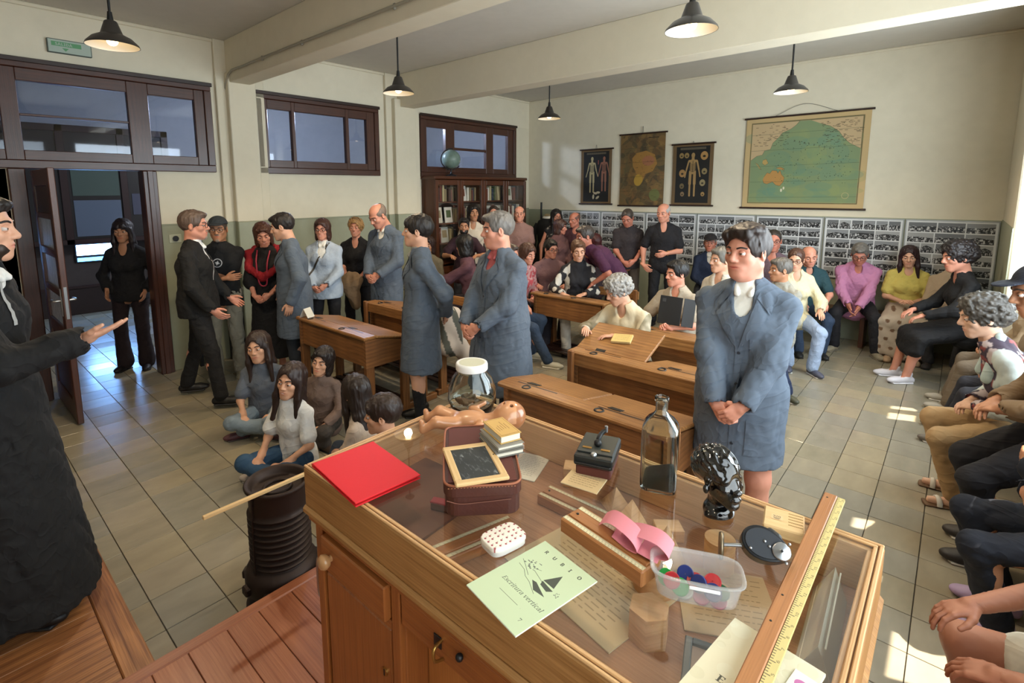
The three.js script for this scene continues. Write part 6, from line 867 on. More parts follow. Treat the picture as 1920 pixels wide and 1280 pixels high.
// ---- cloth pieces that follow a garment: quad in local x/y, laid on the front surface
function surfZ(f, x, y, z1 = 0.6) { let z = z1; for (let i = 0; i < 120; i++) { const d = f(x, y, z); if (d < 0.0006) return z; z -= Math.max(0.001, d * 0.75); if (z < -0.5) return null; } return z; }
function patch(pr, name, q, m, off = 0.004, n = 10, label) {
  const pos = [], idx = []; for (let j = 0; j <= n; j++) for (let i = 0; i <= n; i++) { const u = i / n, v = j / n, x = (q[0][0] * (1 - u) + q[1][0] * u) * (1 - v) + (q[3][0] * (1 - u) + q[2][0] * u) * v, y = (q[0][1] * (1 - u) + q[1][1] * u) * (1 - v) + (q[3][1] * (1 - u) + q[2][1] * u) * v; const z = surfZ(pr.topF, x, y) ?? 0; pos.push(x, y, z + off); if (i && j) { const a = (j - 1) * (n + 1) + i - 1, b = a + 1, c = a + n + 1, d = c + 1; idx.push(a, b, c, b, d, c); } }
  const ar = (q[1][0] - q[0][0]) * (q[2][1] - q[0][1]) - (q[1][1] - q[0][1]) * (q[2][0] - q[0][0]); if (ar < 0) idx.reverse();
  const geo = new THREE.BufferGeometry(); geo.setAttribute('position', new THREE.Float32BufferAttribute(pos, 3)); geo.setIndex(idx); geo.computeVertexNormals(); const uv = []; for (let j = 0; j <= n; j++) for (let i = 0; i <= n; i++) uv.push(i / n, 1 - j / n); geo.setAttribute('uv', new THREE.Float32BufferAttribute(uv, 2)); if (!m.map) planarUV(geo, 1); return mesh(name, geo, m, pr.g, label);
}
// ---------------------------------------------------------------- the people
const SM = 0x56616f, smock = (o = {}) => ({ c: SM, name: 'smock', hem: 0.47, e: 0.024, neck: 0.15, fold: 0.007, ...o });
function smockDetails(p, o = {}) {
  const s = p.s, m = clothM(SM), y0 = o.y0 ?? 1.19, mm = (x, y) => [x * s, y * s];
  patch(p, 'placket', [mm(-0.012, 0.56), mm(0.02, 0.56), mm(0.02, y0), mm(-0.012, y0)], m, 0.003, 14);
  for (const q of [1, -1]) patch(p, 'lapel', [mm(q * 0.002, y0 - 0.01), mm(q * 0.03, y0 + 0.02), mm(q * 0.115, y0 + 0.15), mm(q * 0.062, y0 + 0.235)], m, 0.007, 10);
  for (const q of [1, -1]) patch(p, 'collar', [mm(q * 0.062, y0 + 0.24), mm(q * 0.125, y0 + 0.16), mm(q * 0.13, y0 + 0.2), mm(q * 0.075, y0 + 0.275)], m, 0.01, 8);
  for (let k = 0; k < 4; k++) { const y = (y0 - 0.03 - k * 0.15) * s, z = surfZ(p.topF, 0.005 * s, y); if (z !== null) mesh('button', xf(lathe([[0.001, 0.003], [0.006, 0.004], [0.008, 0.002], [0.008, 0]], 16), 0.005 * s, y, z + 0.004, Math.PI / 2), shoeM(0x2c323b), p.g); }
  patch(p, 'breast_pocket', [mm(0.05, y0 - 0.07), mm(0.135, y0 - 0.07), mm(0.135, y0 + 0.05), mm(0.05, y0 + 0.05)], m, 0.004, 8);
  if (!o.noPocket) for (const q of [1, -1]) patch(p, 'pocket', [mm(q * 0.06, 0.66), mm(q * 0.17, 0.66), mm(q * 0.17, 0.84), mm(q * 0.06, 0.84)], m, 0.004, 8);
}
const SK = { fair: 0xd2a084, pink: 0xd09078, tan: 0xb5805f, red: 0xb87560, pale: 0xd8ae94, kid: 0xd09c7c };
// standing men in grey-blue smocks
let p = person({ label: 'tall dark haired man in a blue grey smock standing nearest the display desk', pos: [5.56, 5.33], face: 0.12, h: 1.77, near: 2, kind: 'heavy', bw: 1.06, belly: 0.015, skin: SK.pink, hair: 'side', hairC: 0x2b1f1a, head: [-0.42, 0.0, 0.02], gaze: -0.12, arms: [[0.06, 0.02, 0.26], [-0.07, 0.0, 0.25], [-0.75, -0.45, 0.25], [-0.2, 0.2, -1], 'hold'], under: 0xe6e4da, top: smock({ hem: 0.58, neck: 0.17, fl: 0.2, fb: 0.165 }), bottom: { c: 0x3c4654, short: 0.35, e: -0.004 }, shoes: { c: 0x1c1a1a, k: 'low' }, socks: [0x1a1a1c, 0.75] }); smockDetails(p);
p = person({ label: 'stout grey haired man in a smock with clasped hands beside the glass jar', pos: [3.79, 5.2], face: -0.15, h: 1.79, near: 1, kind: 'heavy', bw: 1.1, belly: 0.05, skin: SK.pink, hair: 'short', hairC: 0x6b6763, browC: 0x3b3430, beard: 'goatee', beardC: 0xa79a90, head: [-0.45, 0.03, 0], gaze: -0.1, arms: 'clasp', under: 0xb05a5c, top: smock({ hem: 0.45, fl: 0.23, fb: 0.19 }), bottom: { c: 0x2c3542 }, shoes: { c: 0x1c1412 } }); smockDetails(p, { y0: 1.2 });
p = person({ label: 'man in a smock with bare shins and dark socks, hands behind his back', pos: [3.06, 5.38], face: -0.62, h: 1.755, near: 1, skin: SK.fair, hair: 'fringe', hairC: 0x1c1614, head: [-0.15, -0.05, 0], arms: 'behind', under: 0x8d8d88, top: smock({ hem: 0.48, fl: 0.215, fb: 0.18, neck: 0.1 }), bottom: { c: 0x333c48, short: 0.35, e: -0.004 }, socks: [0x111215, 0.4], shoes: { c: 0x151312 }, feet: [[0.1, 0.03, 0.2], [-0.1, 0.0, -0.1]] }); smockDetails(p, { noPocket: 1 });
p = person({ label: 'bald man in a smock looking down beside the blonde woman', pos: [1.3, 4.42], face: 0.25, h: 1.83, near: 1, skin: SK.pink, hair: 'balding', hairC: 0x7a6a5e, browC: 0x4a3a30, head: [-0.2, 0.5, 0], arms: 'clasp', under: 0xd8d5cc, top: smock({ hem: 0.5, neck: 0.1 }), bottom: { c: 0x30343c }, shoes: { c: 0x1c1412 } }); smockDetails(p);
p = person({ label: 'dark haired man in a smock leaning towards the woman in the red shawl', pos: [1.36, 5.62], face: -0.45, h: 1.74, near: 1, bw: 1.05, belly: 0.03, skin: SK.fair, hair: 'short', hairC: 0x231c1a, head: [-0.2, 0.18, 0], lean: 0.06, arms: [[0.28, -0.02, 0.05], [-0.2, 0.0, 0.1], [0, -1, 0.12], [-1, 0, 0.1], 'relaxed'], under: 0x33242c, top: smock({ hem: 0.52, fl: 0.22, neck: 0.12 }), bottom: { c: 0x262b33 }, shoes: { c: 0x1c1412 } }); smockDetails(p);
// the speaker in a cassock
p = person({ label: 'bearded man in a black cassock holding out his open hand, at the left edge', pos: [3.48, 8.0], y: 0.183, face: 2.7, h: 1.76, near: 1, skin: SK.fair, hair: 'short', hairC: 0x1c1512, beard: 'stubble', beardC: 0x2c1f18, head: [0.12, 0.02, 0], arms: [[0.2, 0.0, -0.12], [-0.14, 0.27, 0.36], [0, -0.2, 1], [0, 0.3, 1], 'relaxed'], poleR: [-0.5, -0.9, -0.1], hands: [null, [[0.1, 0.35, 1], [0.2, 1, -0.3], 'flat']], under: 0xd8d8d4, top: { c: 0x08080a, name: 'cassock', hem: 0.06, e: 0.022, neck: 0.05, fold: 0.012, fl: 0.28, fb: 0.28 }, shoes: { c: 0x0c0c0d } });
patch(p, 'stole_edge', [[-0.085, 1.27], [-0.07, 1.27], [-0.05, 1.44], [-0.062, 1.44]], mat(0x9a9a98, 0.6), 0.006, 10, 'pale cord hanging from the collar');
// group by the doorway
person({ label: 'woman with long dark hair in black standing inside the doorway', pos: [-0.42, 6.64], face: 0.95, h: 1.66, kind: 'woman', skin: SK.tan, hair: 'longfringe', hairC: 0x1c0f10, head: [0.1, 0.05, 0], arms: [[0.2, 0.02, 0.1], [-0.18, 0.04, 0.12], [0.1, -1, 0.3], [-1, 0, 0.1], 'relaxed'], top: { c: 0x0d0b0e, neck: 0.1 }, bottom: { c: 0x1d0d10, flare: 0.05 }, shoes: { c: 0x120c0c } });
p = person({ label: 'grey haired man with glasses in a black suit seen in profile by the jamb', pos: [1.14, 6.46], face: 2.55, h: 1.78, near: 1, bw: 1.05, belly: 0.02, skin: SK.pink, hair: 'short', hairC: 0x5b4a40, beard: 'goatee', beardC: 0x9a8a80, glasses: 1, head: [0.0, 0, 0], arms: [[0.22, 0.0, 0.2], [-0.25, -0.02, 0.16], [0.0, -0.5, 0.9], [-0.8, 0.2, 0.1], 'relaxed'], under: 0xe8e8e6, top: { c: 0x0e0d0d, name: 'jacket', hem: 0.82, e: 0.024, neck: 0.18, fold: 0.01, fl: 0.19, fb: 0.15 }, bottom: { c: 0x0f0e10 }, shoes: { c: 0x121011 }, feet: [[0.2, -0.22, 0.1], [-0.24, 0.2, -0.05]] });
patch(p, 'neck_tie', [[-0.02, 1.16], [0.02, 1.16], [0.015, 1.45], [-0.015, 1.45]], mat(0xb9b4b0, 0.6), 0.004, 8);
p = person({ label: 'man in a flat cap and black T-shirt with crossed arms and khaki jeans', pos: [0.68, 6.06], face: 0.95, h: 1.7, near: 1, skin: SK.tan, hair: 'crop', hairC: 0x4a4038, cap: 0x2e3438, beard: 'goatee', beardC: 0x8a7c70, glasses: 1, head: [0.1, 0.05, 0], arms: 'cross', top: { c: 0x0e0f12, sleeve: 'short', fold: 0.009 }, bottom: { c: 0x8a8474, fold: 0.011 }, shoes: { c: 0x9c947e, sole: 0xc9c2b0 } });
patch(p, 'emblem', [[-0.055, 1.2], [0.055, 1.2], [0.055, 1.31], [-0.055, 1.31]], new THREE.MeshStandardMaterial({ roughness: 0.8, map: canvas(128, 128, (g) => { g.fillStyle = '#0e0f12'; g.fillRect(0, 0, 128, 128); g.strokeStyle = '#c9cacc'; g.lineWidth = 9; g.beginPath(); g.arc(64, 64, 48, 0, 7); g.stroke(); g.lineWidth = 8; for (let k = 0; k < 4; k++) { const a = k * 1.5708 + 0.4; g.beginPath(); g.arc(64 + 18 * Math.cos(a), 64 + 18 * Math.sin(a), 18, a + 1.57, a + 4.2); g.stroke(); } g.beginPath(); g.arc(64, 64, 7, 0, 7); g.stroke(); }) }), 0.004, 10, 'round grey emblem on the shirt');
p = person({ label: 'woman in black with a red fringed shawl between two men', pos: [0.85, 5.66], face: 0.85, h: 1.63, near: 1, kind: 'woman', skin: SK.pink, hair: 'bob', hairC: 0x4a2a1c, head: [0.3, 0.25, 0.1], smile: 1, arms: 'clasp', top: { c: 0x0f0d0f, sleeve: 'elbow' }, bottom: { c: 0x0d0d10, skirt: 0.2, fl: 0.24, fb: 0.2 }, shoes: { c: 0x151212 } });
{ const q = [], f = p.f2, A = (x, y, z) => vadd(p.shc, f([x, y, z])); for (const sx of [1, -1]) { q.push(RC(A(sx * 0.06, 0.04, -0.05), A(sx * 0.17, -0.02, 0.02), 0.045, 0.05, 0.03), RC(A(sx * 0.17, -0.02, 0.02), A(sx * 0.15, -0.15, 0.1), 0.05, 0.04, 0.03), RC(A(sx * 0.15, -0.15, 0.1), A(0, -0.25, 0.16), 0.04, 0.04, 0.03)); } q.push(RC(A(-0.12, 0.03, -0.07), A(0.12, 0.03, -0.07), 0.045, 0.045, 0.03)); mesh('shawl', planarUV(skin3(q, 0.011, (x, y, z) => 0.012 * vn(x * 40, y * 18, z * 40)), 1), clothM(0x8e0f1a), p.g, 'red fringed shawl'); mesh('necklace', tube([A(-0.07, 0.03, 0.06), A(-0.06, -0.1, 0.15), A(-0.02, -0.33, 0.17), A(0.03, -0.33, 0.17), A(0.05, -0.1, 0.15), A(0.06, 0.03, 0.06)], 0.008, 40, 6), mat(0xa02840, 0.5), p.g); }
p = person({ label: 'smiling woman in a pale blue cardigan with a strap across her chest', pos: [0.82, 4.96], face: 0.75, h: 1.63, kind: 'woman', skin: SK.pink, hair: 'bob', hairC: 0x3b2118, glasses: 1, smile: 1, head: [0.0, 0.0, 0], arms: 'clasp', bw: 1.08, belly: 0.02, under: 0xe4e2da, top: { c: 0xaab6c4, name: 'cardigan', neck: 0.26, hem: 0.78, fl: 0.2 }, bottom: { c: 0x17161a }, shoes: { c: 0x2a2422 } });
patch(p, 'strap', [[-0.15, 1.0], [-0.125, 1.0], [0.09, 1.38], [0.065, 1.38]], mat(0x3d362e, 0.6), 0.006, 12);
p = person({ label: 'laughing blonde woman in black holding a beige jacket by the bald man', pos: [0.62, 4.38], face: 0.7, h: 1.61, kind: 'woman', skin: SK.pink, hair: 'curly', hairC: 0x9a7648, smile: 1, head: [0.05, -0.05, 0], arms: 'clasp', bw: 1.06, top: { c: 0x121013, sleeve: 'short', neck: 0.1 }, bottom: { c: 0x17151a }, shoes: { c: 0x1c1a1a } });
mesh('held_jacket', planarUV(skin3([EL([0, 0.86, 0.24], [0.13, 0.12, 0.07], 0.03), RC([-0.02, 0.8, 0.25], [0.03, 0.55, 0.23], 0.1, 0.06, 0.04)], 0.012, (x, y, z) => 0.018 * vn(x * 22, y * 9, z * 22)), 1), clothM(0x8a7258), p.g, 'folded beige jacket over her hands');
mesh('sunglasses', glassesGeo, shared.glasses, p.g).applyMatrix4(p.HM.clone().multiply(new THREE.Matrix4().makeRotationX(-0.85).setPosition(0, 0.05, 0.0)));
// children on the floor
const kid = (o) => person({ kind: 'child', headScale: 1.2, hipY: 0.11, sit: 0.05, near: 1, h: 1.3, feet: [[-0.12, 0.24, -1.2], [0.13, 0.28, 1.2]], kneePole: [[1, 0.35, 0.3], [-1, 0.35, 0.3]], skin: SK.kid, lean: 0.12, arms: [[0.16, 0.1, 0.32], [-0.12, 0.08, 0.34], [-0.6, -0.5, 0.6], [0, -1, -0.2], 'relaxed'], ...o });
kid({ label: 'girl with long brown hair in a grey top and pale jeans, cross-legged by the men', pos: [2.1, 6.3], face: 0.85, h: 1.38, hair: 'long', hairC: 0x2a1a14, head: [-0.1, -0.1, 0.12], top: { c: 0x5b616b, sleeve: 'short' }, bottom: { c: 0x74818a }, shoes: { c: 0x5a3438, sole: 0x3c2a2a } });
kid({ label: 'smiling girl in a white T-shirt and blue jeans sitting on the floor', pos: [2.98, 6.48], face: 0.3, h: 1.33, hair: 'long', hairC: 0x2a1812, smile: 1, head: [0.25, -0.15, -0.12], top: { c: 0xe2e2e0, sleeve: 'short', fold: 0.009 }, bottom: { c: 0x2c4a66 }, shoes: { c: 0xb9aca2, sole: 0xa8a096 } });
kid({ label: 'small child in a brown hooded jacket peeking between the girls and the desk', pos: [2.62, 6.06], face: 0.6, h: 1.22, hair: 'bob', hairC: 0x1c1210, head: [0.0, -0.15, -0.2], top: { c: 0x6e5a50 }, bottom: { c: 0x3a3430 }, shoes: { c: 0x4a3a30 } });
kid({ label: 'girl with long brown hair turned away, sitting next to the boy', pos: [3.55, 6.28], face: -1.1, h: 1.28, hair: 'long', hairC: 0x22150f, head: [-0.3, 0.1, 0], top: { c: 0xb9a898 }, bottom: { c: 0x2e3848 }, shoes: { c: 0x8a7a70 } });
kid({ label: 'dark haired boy in profile sitting just behind the display desk rim', pos: [3.95, 6.36], face: -0.75, h: 1.3, hair: 'fringe', hairC: 0x2a1c16, head: [0, -0.05, 0], top: { c: 0xaaa294 }, bottom: { c: 0x3a4048 }, shoes: { c: 0x7a7068 } });
// standing and seated by the bookcase
person({ label: 'dark haired woman in a white top standing before the bookcase', pos: [0.62, 2.22], face: 0.75, h: 1.73, kind: 'woman', skin: SK.tan, hair: 'bob', hairC: 0x17100e, head: [0.3, 0, 0], arms: 'down', top: { c: 0xcbbfae, neck: 0.08 }, bottom: { c: 0x2a2426 }, shoes: { c: 0x1c1a1a } });
person({ label: 'bearded young man in a maroon T-shirt leaning behind the dark haired woman', pos: [0.95, 2.75], face: 0.75, h: 1.56, skin: SK.tan, hair: 'short', hairC: 0x17110f, beard: 'beard', smile: 1, lean: 0.1, arms: 'desk', top: { c: 0x2e1420, sleeve: 'short' }, bottom: { c: 0x2a2a30 }, shoes: { c: 0x222222 } });
person({ label: 'woman with dark hair seen from behind, arm stretched over the desk', pos: [1.75, 3.42], face: -0.9, h: 1.75, sit: 0.47, kind: 'woman', skin: SK.pink, hair: 'bob', hairC: 0x120d0d, head: [-0.7, 0.05, 0], lean: 0.15, arms: [[0.0, 0.26, 0.5], [-0.2, 0.22, 0.4], [0, 0, 1], [0, -1, 0], 'relaxed'], top: { c: 0x5b3a44, sleeve: 'elbow' }, bottom: { c: 0x2a2026, skirt: 0.7 }, shoes: { c: 0x1c1a1a } });
person({ label: 'man with receding hair standing at the bookcase, mostly hidden by others', pos: [0.56, 1.66], face: 0.7, h: 1.7, skin: SK.pink, hair: 'crop', hairC: 0x3a2c24, arms: 'clasp', top: { c: 0x4a4044 }, bottom: { c: 0x2a2a30 }, shoes: { c: 0x222222 } });
person({ label: 'bald man standing at the far end of the bookcase behind the stout man', pos: [1.06, 1.6], face: 0.65, h: 1.7, skin: SK.pink, hair: 'balding', hairC: 0x6a584c, arms: 'clasp', top: { c: 0x8a6a64, sleeve: 'short' }, bottom: { c: 0x2a2a30 }, shoes: { c: 0x222222 } });
person({ label: 'brown haired woman in a khaki top half hidden behind the smock back', pos: [0.8, 3.32], face: 0.6, h: 1.64, sit: 0.45, kind: 'woman', skin: SK.tan, hair: 'bob', hairC: 0x2a1712, arms: 'lap', top: { c: 0x6e6450 }, bottom: { c: 0x2c2a2a }, shoes: { c: 0x333030 } });
person({ label: 'person in a dark parka and blue jeans with one white sneaker forward', pos: [2.46, 3.62], face: 1.9, h: 1.7, sit: 0.45, skin: SK.pink, hair: 'short', hairC: 0x3a2a22, lean: 0.1, arms: 'lap', top: { c: 0x17191f, e: 0.03, hem: 0.3 }, bottom: { c: 0x2f3f55 }, shoes: { c: 0xc2bba6, sole: 0xd8d2c2 }, feet: [[0.12, 0.3, 0.2], [-0.12, 0.58, 0]] });
person({ label: 'person in a red flecked shirt bending forward behind the stout man', pos: [2.2, 3.05], face: 1.4, h: 1.66, sit: 0.45, kind: 'woman', skin: SK.pink, hair: 'bob', hairC: 0x4a3026, lean: 0.35, arms: 'lap', top: { c: 0xffffff, print: (x, y, z, o) => { const n = vn(x * 45, y * 45, z * 45); const r = n > 0.05; o[0] = r ? 0.42 : 0.5; o[1] = r ? 0.06 : 0.28; o[2] = r ? 0.07 : 0.27; } }, bottom: { c: 0x33303a }, shoes: { c: 0x2a2626 } });
p = person({ label: 'woman with long dark hair in a black flowered dress beside the dress form', pos: [1.25, 0.85], face: 0.7, h: 1.63, kind: 'woman', skin: SK.pink, hair: 'long', hairC: 0x120d0d, glasses: 1, smile: 1, head: [0.3, 0.05, 0], arms: 'down', top: { c: 0xffffff, sleeve: 'none', neck: 0.12, hem: 0.5, print: (x, y, z, o) => { const n = vn(x * 30, y * 30, z * 30) > 0.35; o[0] = n ? 0.3 : 0.012; o[1] = n ? 0.28 : 0.012; o[2] = n ? 0.26 : 0.015; } }, shoes: { c: 0x1a1515 } });
person({ label: 'bald ruddy man in a plum shirt leaning forward by the photo boards', pos: [1.72, 0.95], face: 0.35, h: 1.6, skin: SK.red, hair: 'balding', hairC: 0x6a4a40, head: [-0.5, 0.05, 0], lean: 0.08, arms: 'down', top: { c: 0x3d1d26, neck: 0.06 }, bottom: { c: 0x2a2a30 }, shoes: { c: 0x222222 } });
person({ label: 'brown haired woman in a patterned blouse turned towards the bald ruddy man', pos: [1.72, 1.45], face: 1.3, h: 1.5, kind: 'woman', skin: SK.red, hair: 'bob', hairC: 0x3a2018, head: [0.6, 0.1, 0], arms: 'clasp', top: { c: 0x5a3a38 }, bottom: { c: 0x221e22 }, shoes: { c: 0x2a2626 } });
person({ label: 'dark haired man with glasses in a mauve shirt seated left of the striped jacket', pos: [2.25, 2.42], face: 0.7, h: 1.66, sit: 0.42, skin: SK.pink, hair: 'short', hairC: 0x17110f, glasses: 1, head: [0.5, 0.1, 0], arms: 'desk', top: { c: 0x7a5c60, sleeve: 'short' }, bottom: { c: 0x2a2a30 }, shoes: { c: 0x222222 } });
p = person({ label: 'short haired woman in a black and white jacket and white trousers at a desk', pos: [2.82, 2.62], face: 0.7, h: 1.72, sit: 0.45, near: 1, kind: 'woman', skin: SK.fair, hair: 'short', hairC: 0x5e4230, smile: 1, head: [0.05, 0.1, 0.05], lean: 0.15, arms: [[0.05, 0.2, 0.36], [-0.22, 0.2, 0.36], [-0.8, -0.2, 0.3], [-0.2, -1, 0], 'relaxed'], top: { c: 0xffffff, hem: 0.3, print: (x, y, z, o) => { const n = Math.abs(x) > 0.1 && vn(x * 16, y * 14, z * 16) > 0.22; o[0] = n ? 0.6 : 0.012; o[1] = n ? 0.58 : 0.012; o[2] = n ? 0.52 : 0.016; } }, bottom: { c: 0xd6d2c8 }, shoes: { c: 0x2a2424 }, feet: [[0.2, 0.4, 0.2], [-0.16, 0.36, -0.2]] });
person({ label: 'man in a purple polo bending sideways to talk behind the desk', pos: [3.2, 2.3], face: -0.75, h: 1.7, near: 1, skin: SK.red, hair: 'short', hairC: 0x3b332f, lean: 1.05, head: [0.2, -0.5, 0], arms: [[0.15, -0.06, 0.35], [-0.15, -0.06, 0.4], [0, -0.6, 0.6], [0, -1, 0], 'relaxed'], top: { c: 0x48203e, sleeve: 'short' }, bottom: { c: 0x4a3e38 }, shoes: { c: 0x222222 } });
person({ label: 'seated woman with dark red hair seen from behind near the photo boards', pos: [2.35, 1.4], face: -2.4, h: 1.62, sit: 0.45, kind: 'woman', skin: SK.pink, hair: 'bob', hairC: 0x3a0f12, arms: 'lap', top: { c: 0x2a1c22 }, bottom: { c: 0x221e22 }, shoes: { c: 0x2a2626 } });
p = person({ label: 'man in a dark grey polo standing and looking down, hands together', pos: [2.66, 0.98], face: 0.55, h: 1.69, skin: SK.red, hair: 'crop', hairC: 0x3a302a, head: [-0.3, 0.45, 0], arms: 'clasp', top: { c: 0x2a2326, sleeve: 'short' }, bottom: { c: 0x4e4238 }, shoes: { c: 0x222222 } });
p = person({ label: 'tall grey haired man in a black shirt standing under the anatomy chart', pos: [3.2, 0.95], face: 0.35, h: 1.76, near: 1, bw: 1.04, skin: SK.pink, hair: 'balding', hairC: 0xa8a4a0, browC: 0x7a706a, smile: 1, head: [-0.35, 0.15, 0], arms: [[0.06, 0.16, 0.24], [-0.26, -0.04, 0.08], [-0.8, -0.3, 0.2], [-0.3, 0.1, -1], 'relaxed'], top: { c: 0x131218, sleeve: 'short', neck: 0.09, tuck: 1 }, bottom: { c: 0x0f1016 }, shoes: { c: 0x181616 } });
mesh('wrist_watch', xf(new THREE.TorusGeometry(0.034, 0.006, 8, 20), ...vmix(p.wrL, p.elL, 0.1), 0, 1.3, 0), mat(0xb89a50, 0.3, { metalness: 0.8 }), p.g);
person({ label: 'old man in a flat cap and navy jacket seated against the photo boards', pos: [3.7, 0.5], face: 0.45, h: 1.66, sit: 0.45, skin: SK.red, hair: 'crop', hairC: 0x6a625c, cap: 0x1d1a1e, head: [-0.2, 0.05, 0], arms: 'lap', under: 0xb9b4aa, top: { c: 0x1b2740, neck: 0.14 }, bottom: { c: 0x22242c }, shoes: { c: 0x222222 } });
person({ label: 'grey haired woman in a white vest seated behind the woman with the tablet', pos: [4.6, 2.72], face: -0.3, h: 1.72, sit: 0.47, kind: 'woman', skin: SK.fair, hair: 'short', hairC: 0x6a665e, smile: 1, head: [-0.35, 0.0, 0], arms: 'lap', top: { c: 0xc9c2b4, neck: 0.1 }, bottom: { c: 0x3a3840 }, shoes: { c: 0x333030 } });
p = person({ label: 'black haired woman in a beige top holding up a black tablet', pos: [4.42, 3.36], face: -0.1, h: 1.62, sit: 0.44, near: 1, kind: 'woman', bw: 1.08, belly: 0.02, skin: SK.pink, hair: 'short', hairC: 0x0e0b0c, head: [-0.5, 0.05, 0], arms: [[0.12, 0.24, 0.36], [-0.2, 0.22, 0.3], [-0.3, 0.6, 0.6], [0, 0, 1], 'hold'], top: { c: 0xa69a88, sleeve: 'short', neck: 0.07 }, bottom: { c: 0x2e2a2c }, shoes: { c: 0x333030 } });
{ const g = thing('tablet_computer', 'black tablet in a folding cover held by the black haired woman', 'tablet', [4.5, 0.79, 3.76], 0.35); const a = bc('tablet', 0.19, 0.25, 0.01, 0, 0.125, 0, mat(0x0e0e10, 0.35), g, 0.003); const q = bc('cover', 0.14, 0.25, 0.005, 0.155, 0.125, -0.05, mat(0x151517, 0.6), g, 0.002); q.rotation.y = 0.8; bc('camera_bump', 0.03, 0.03, 0.003, -0.06, 0.21, 0.0065, mat(0x2a2a2c, 0.4), g, 0.001); g.rotation.x = -0.25; }
// the old lady at the desk with the raised lid
p = person({ label: 'white haired old woman in a cream blouse leaning over the raised desk lid', pos: [4.36, 4.18], face: -0.15, h: 1.6, sit: 0.44, near: 1, kind: 'woman', bw: 1.12, belly: 0.03, skin: SK.fair, hair: 'curly', hairC: 0x8f8d89, browC: 0x9a948c, head: [-0.45, 0.25, 0], lean: 0.22, arms: [[0.12, 0.34, 0.38], [-0.16, 0.36, 0.42], [-0.6, -0.1, 0.7], [0, -1, 0.2], 'relaxed'], top: { c: 0xffffff, sleeve: 'elbow', neck: 0.06, print: (x, y, z, o) => { const low = y < 0.86 || Math.abs(x) > 0.2; const n = vn(x * 28, y * 28, z * 28); if (low) { o[0] = 0.30 + 0.16 * n; o[1] = 0.26 + 0.14 * n; o[2] = 0.18 + 0.12 * n; } else { o[0] = 0.62; o[1] = 0.53; o[2] = 0.36; } } }, bottom: { c: 0x3a352e, skirt: 0.7 }, shoes: { c: 0x2a2626 } });
mesh('wrist_band', xf(new THREE.TorusGeometry(0.03, 0.007, 8, 20), ...vmix(p.wrR, p.elR, 0.12), 0.6, 0.3, 0), mat(0xd9d2c0, 0.5), p.g);
// seated at the back right
person({ label: 'man with glasses in a mauve checked shirt seated behind the smock shoulder', pos: [4.62, 0.95], face: 0.2, h: 1.8, sit: 0.5, skin: SK.red, hair: 'crop', hairC: 0x2e2622, glasses: 1, head: [0.1, 0.05, 0], arms: 'lap', top: { c: 0x5c4a54, neck: 0.07 }, bottom: { c: 0x2a2a30 }, shoes: { c: 0x222222 } });
person({ label: 'woman in a cream shirt and pale jeans with a grey sneaker stretched out', pos: [5.0, 1.55], face: 0.55, h: 1.62, sit: 0.45, near: 1, kind: 'woman', skin: SK.fair, hair: 'tied', hairC: 0x4a3024, glasses: 1, head: [-0.5, 0.1, 0], lean: 0.08, arms: [[0.18, 0.14, 0.34], [-0.1, 0.12, 0.3], [0, -0.3, 1], [0, -1, 0], 'relaxed'], top: { c: 0xd0c6a4, neck: 0.08, hem: 0.3, fold: 0.012 }, bottom: { c: 0x9aaac4 }, shoes: { c: 0x4a4c5c, sole: 0xd0ccc4 }, feet: [[0.1, 0.42, 0.2], [-0.1, 0.3, -0.3]] });
person({ label: 'grey haired man in a pale grey shirt seated close behind the nearest smock', pos: [5.06, 2.38], face: -0.35, h: 1.56, sit: 0.45, near: 1, skin: SK.tan, hair: 'short', hairC: 0x5a544e, browC: 0x4a423c, smile: 1, head: [-0.5, 0.0, 0], arms: 'lap', top: { c: 0x9a968a, fold: 0.012 }, bottom: { c: 0x1d2a48 }, shoes: { c: 0x4a4a3a, sole: 0xcfcac0 }, feet: [[0.32, 0.3, 1.2], [-0.1, 0.34, 0]] });
person({ label: 'bald man in a teal polo seated left of the man in pink', pos: [4.98, 0.82], face: 0.45, h: 1.6, sit: 0.44, skin: SK.pink, hair: 'balding', hairC: 0x5a4a40, browC: 0x4a3a30, head: [0.0, 0.1, 0.1], lean: 0.2, arms: 'knees', top: { c: 0x1f4048, sleeve: 'short', neck: 0.06 }, bottom: { c: 0x2c3c54 }, shoes: { c: 0x222222 } });
person({ label: 'man with glasses in a pink shirt seated with hands between his knees', pos: [5.45, 0.32], face: 0.1, h: 1.68, sit: 0.45, near: 1, bw: 1.08, belly: 0.02, skin: SK.red, hair: 'short', hairC: 0x6a6560, glasses: 1, head: [0.0, 0.25, 0], lean: 0.3, arms: [[0.04, 0.02, 0.36], [-0.06, 0.04, 0.38], [-0.2, -0.8, 0.4], [-0.8, 0, 0.2], 'relaxed'], top: { c: 0xb87a9e, cuff: 0.85, neck: 0.07, fold: 0.012 }, bottom: { c: 0x17151a }, shoes: { c: 0x9a8f7a, sole: 0x8a8070 }, feet: [[0.24, 0.42, 0.4], [-0.17, 0.36, -0.4]] });
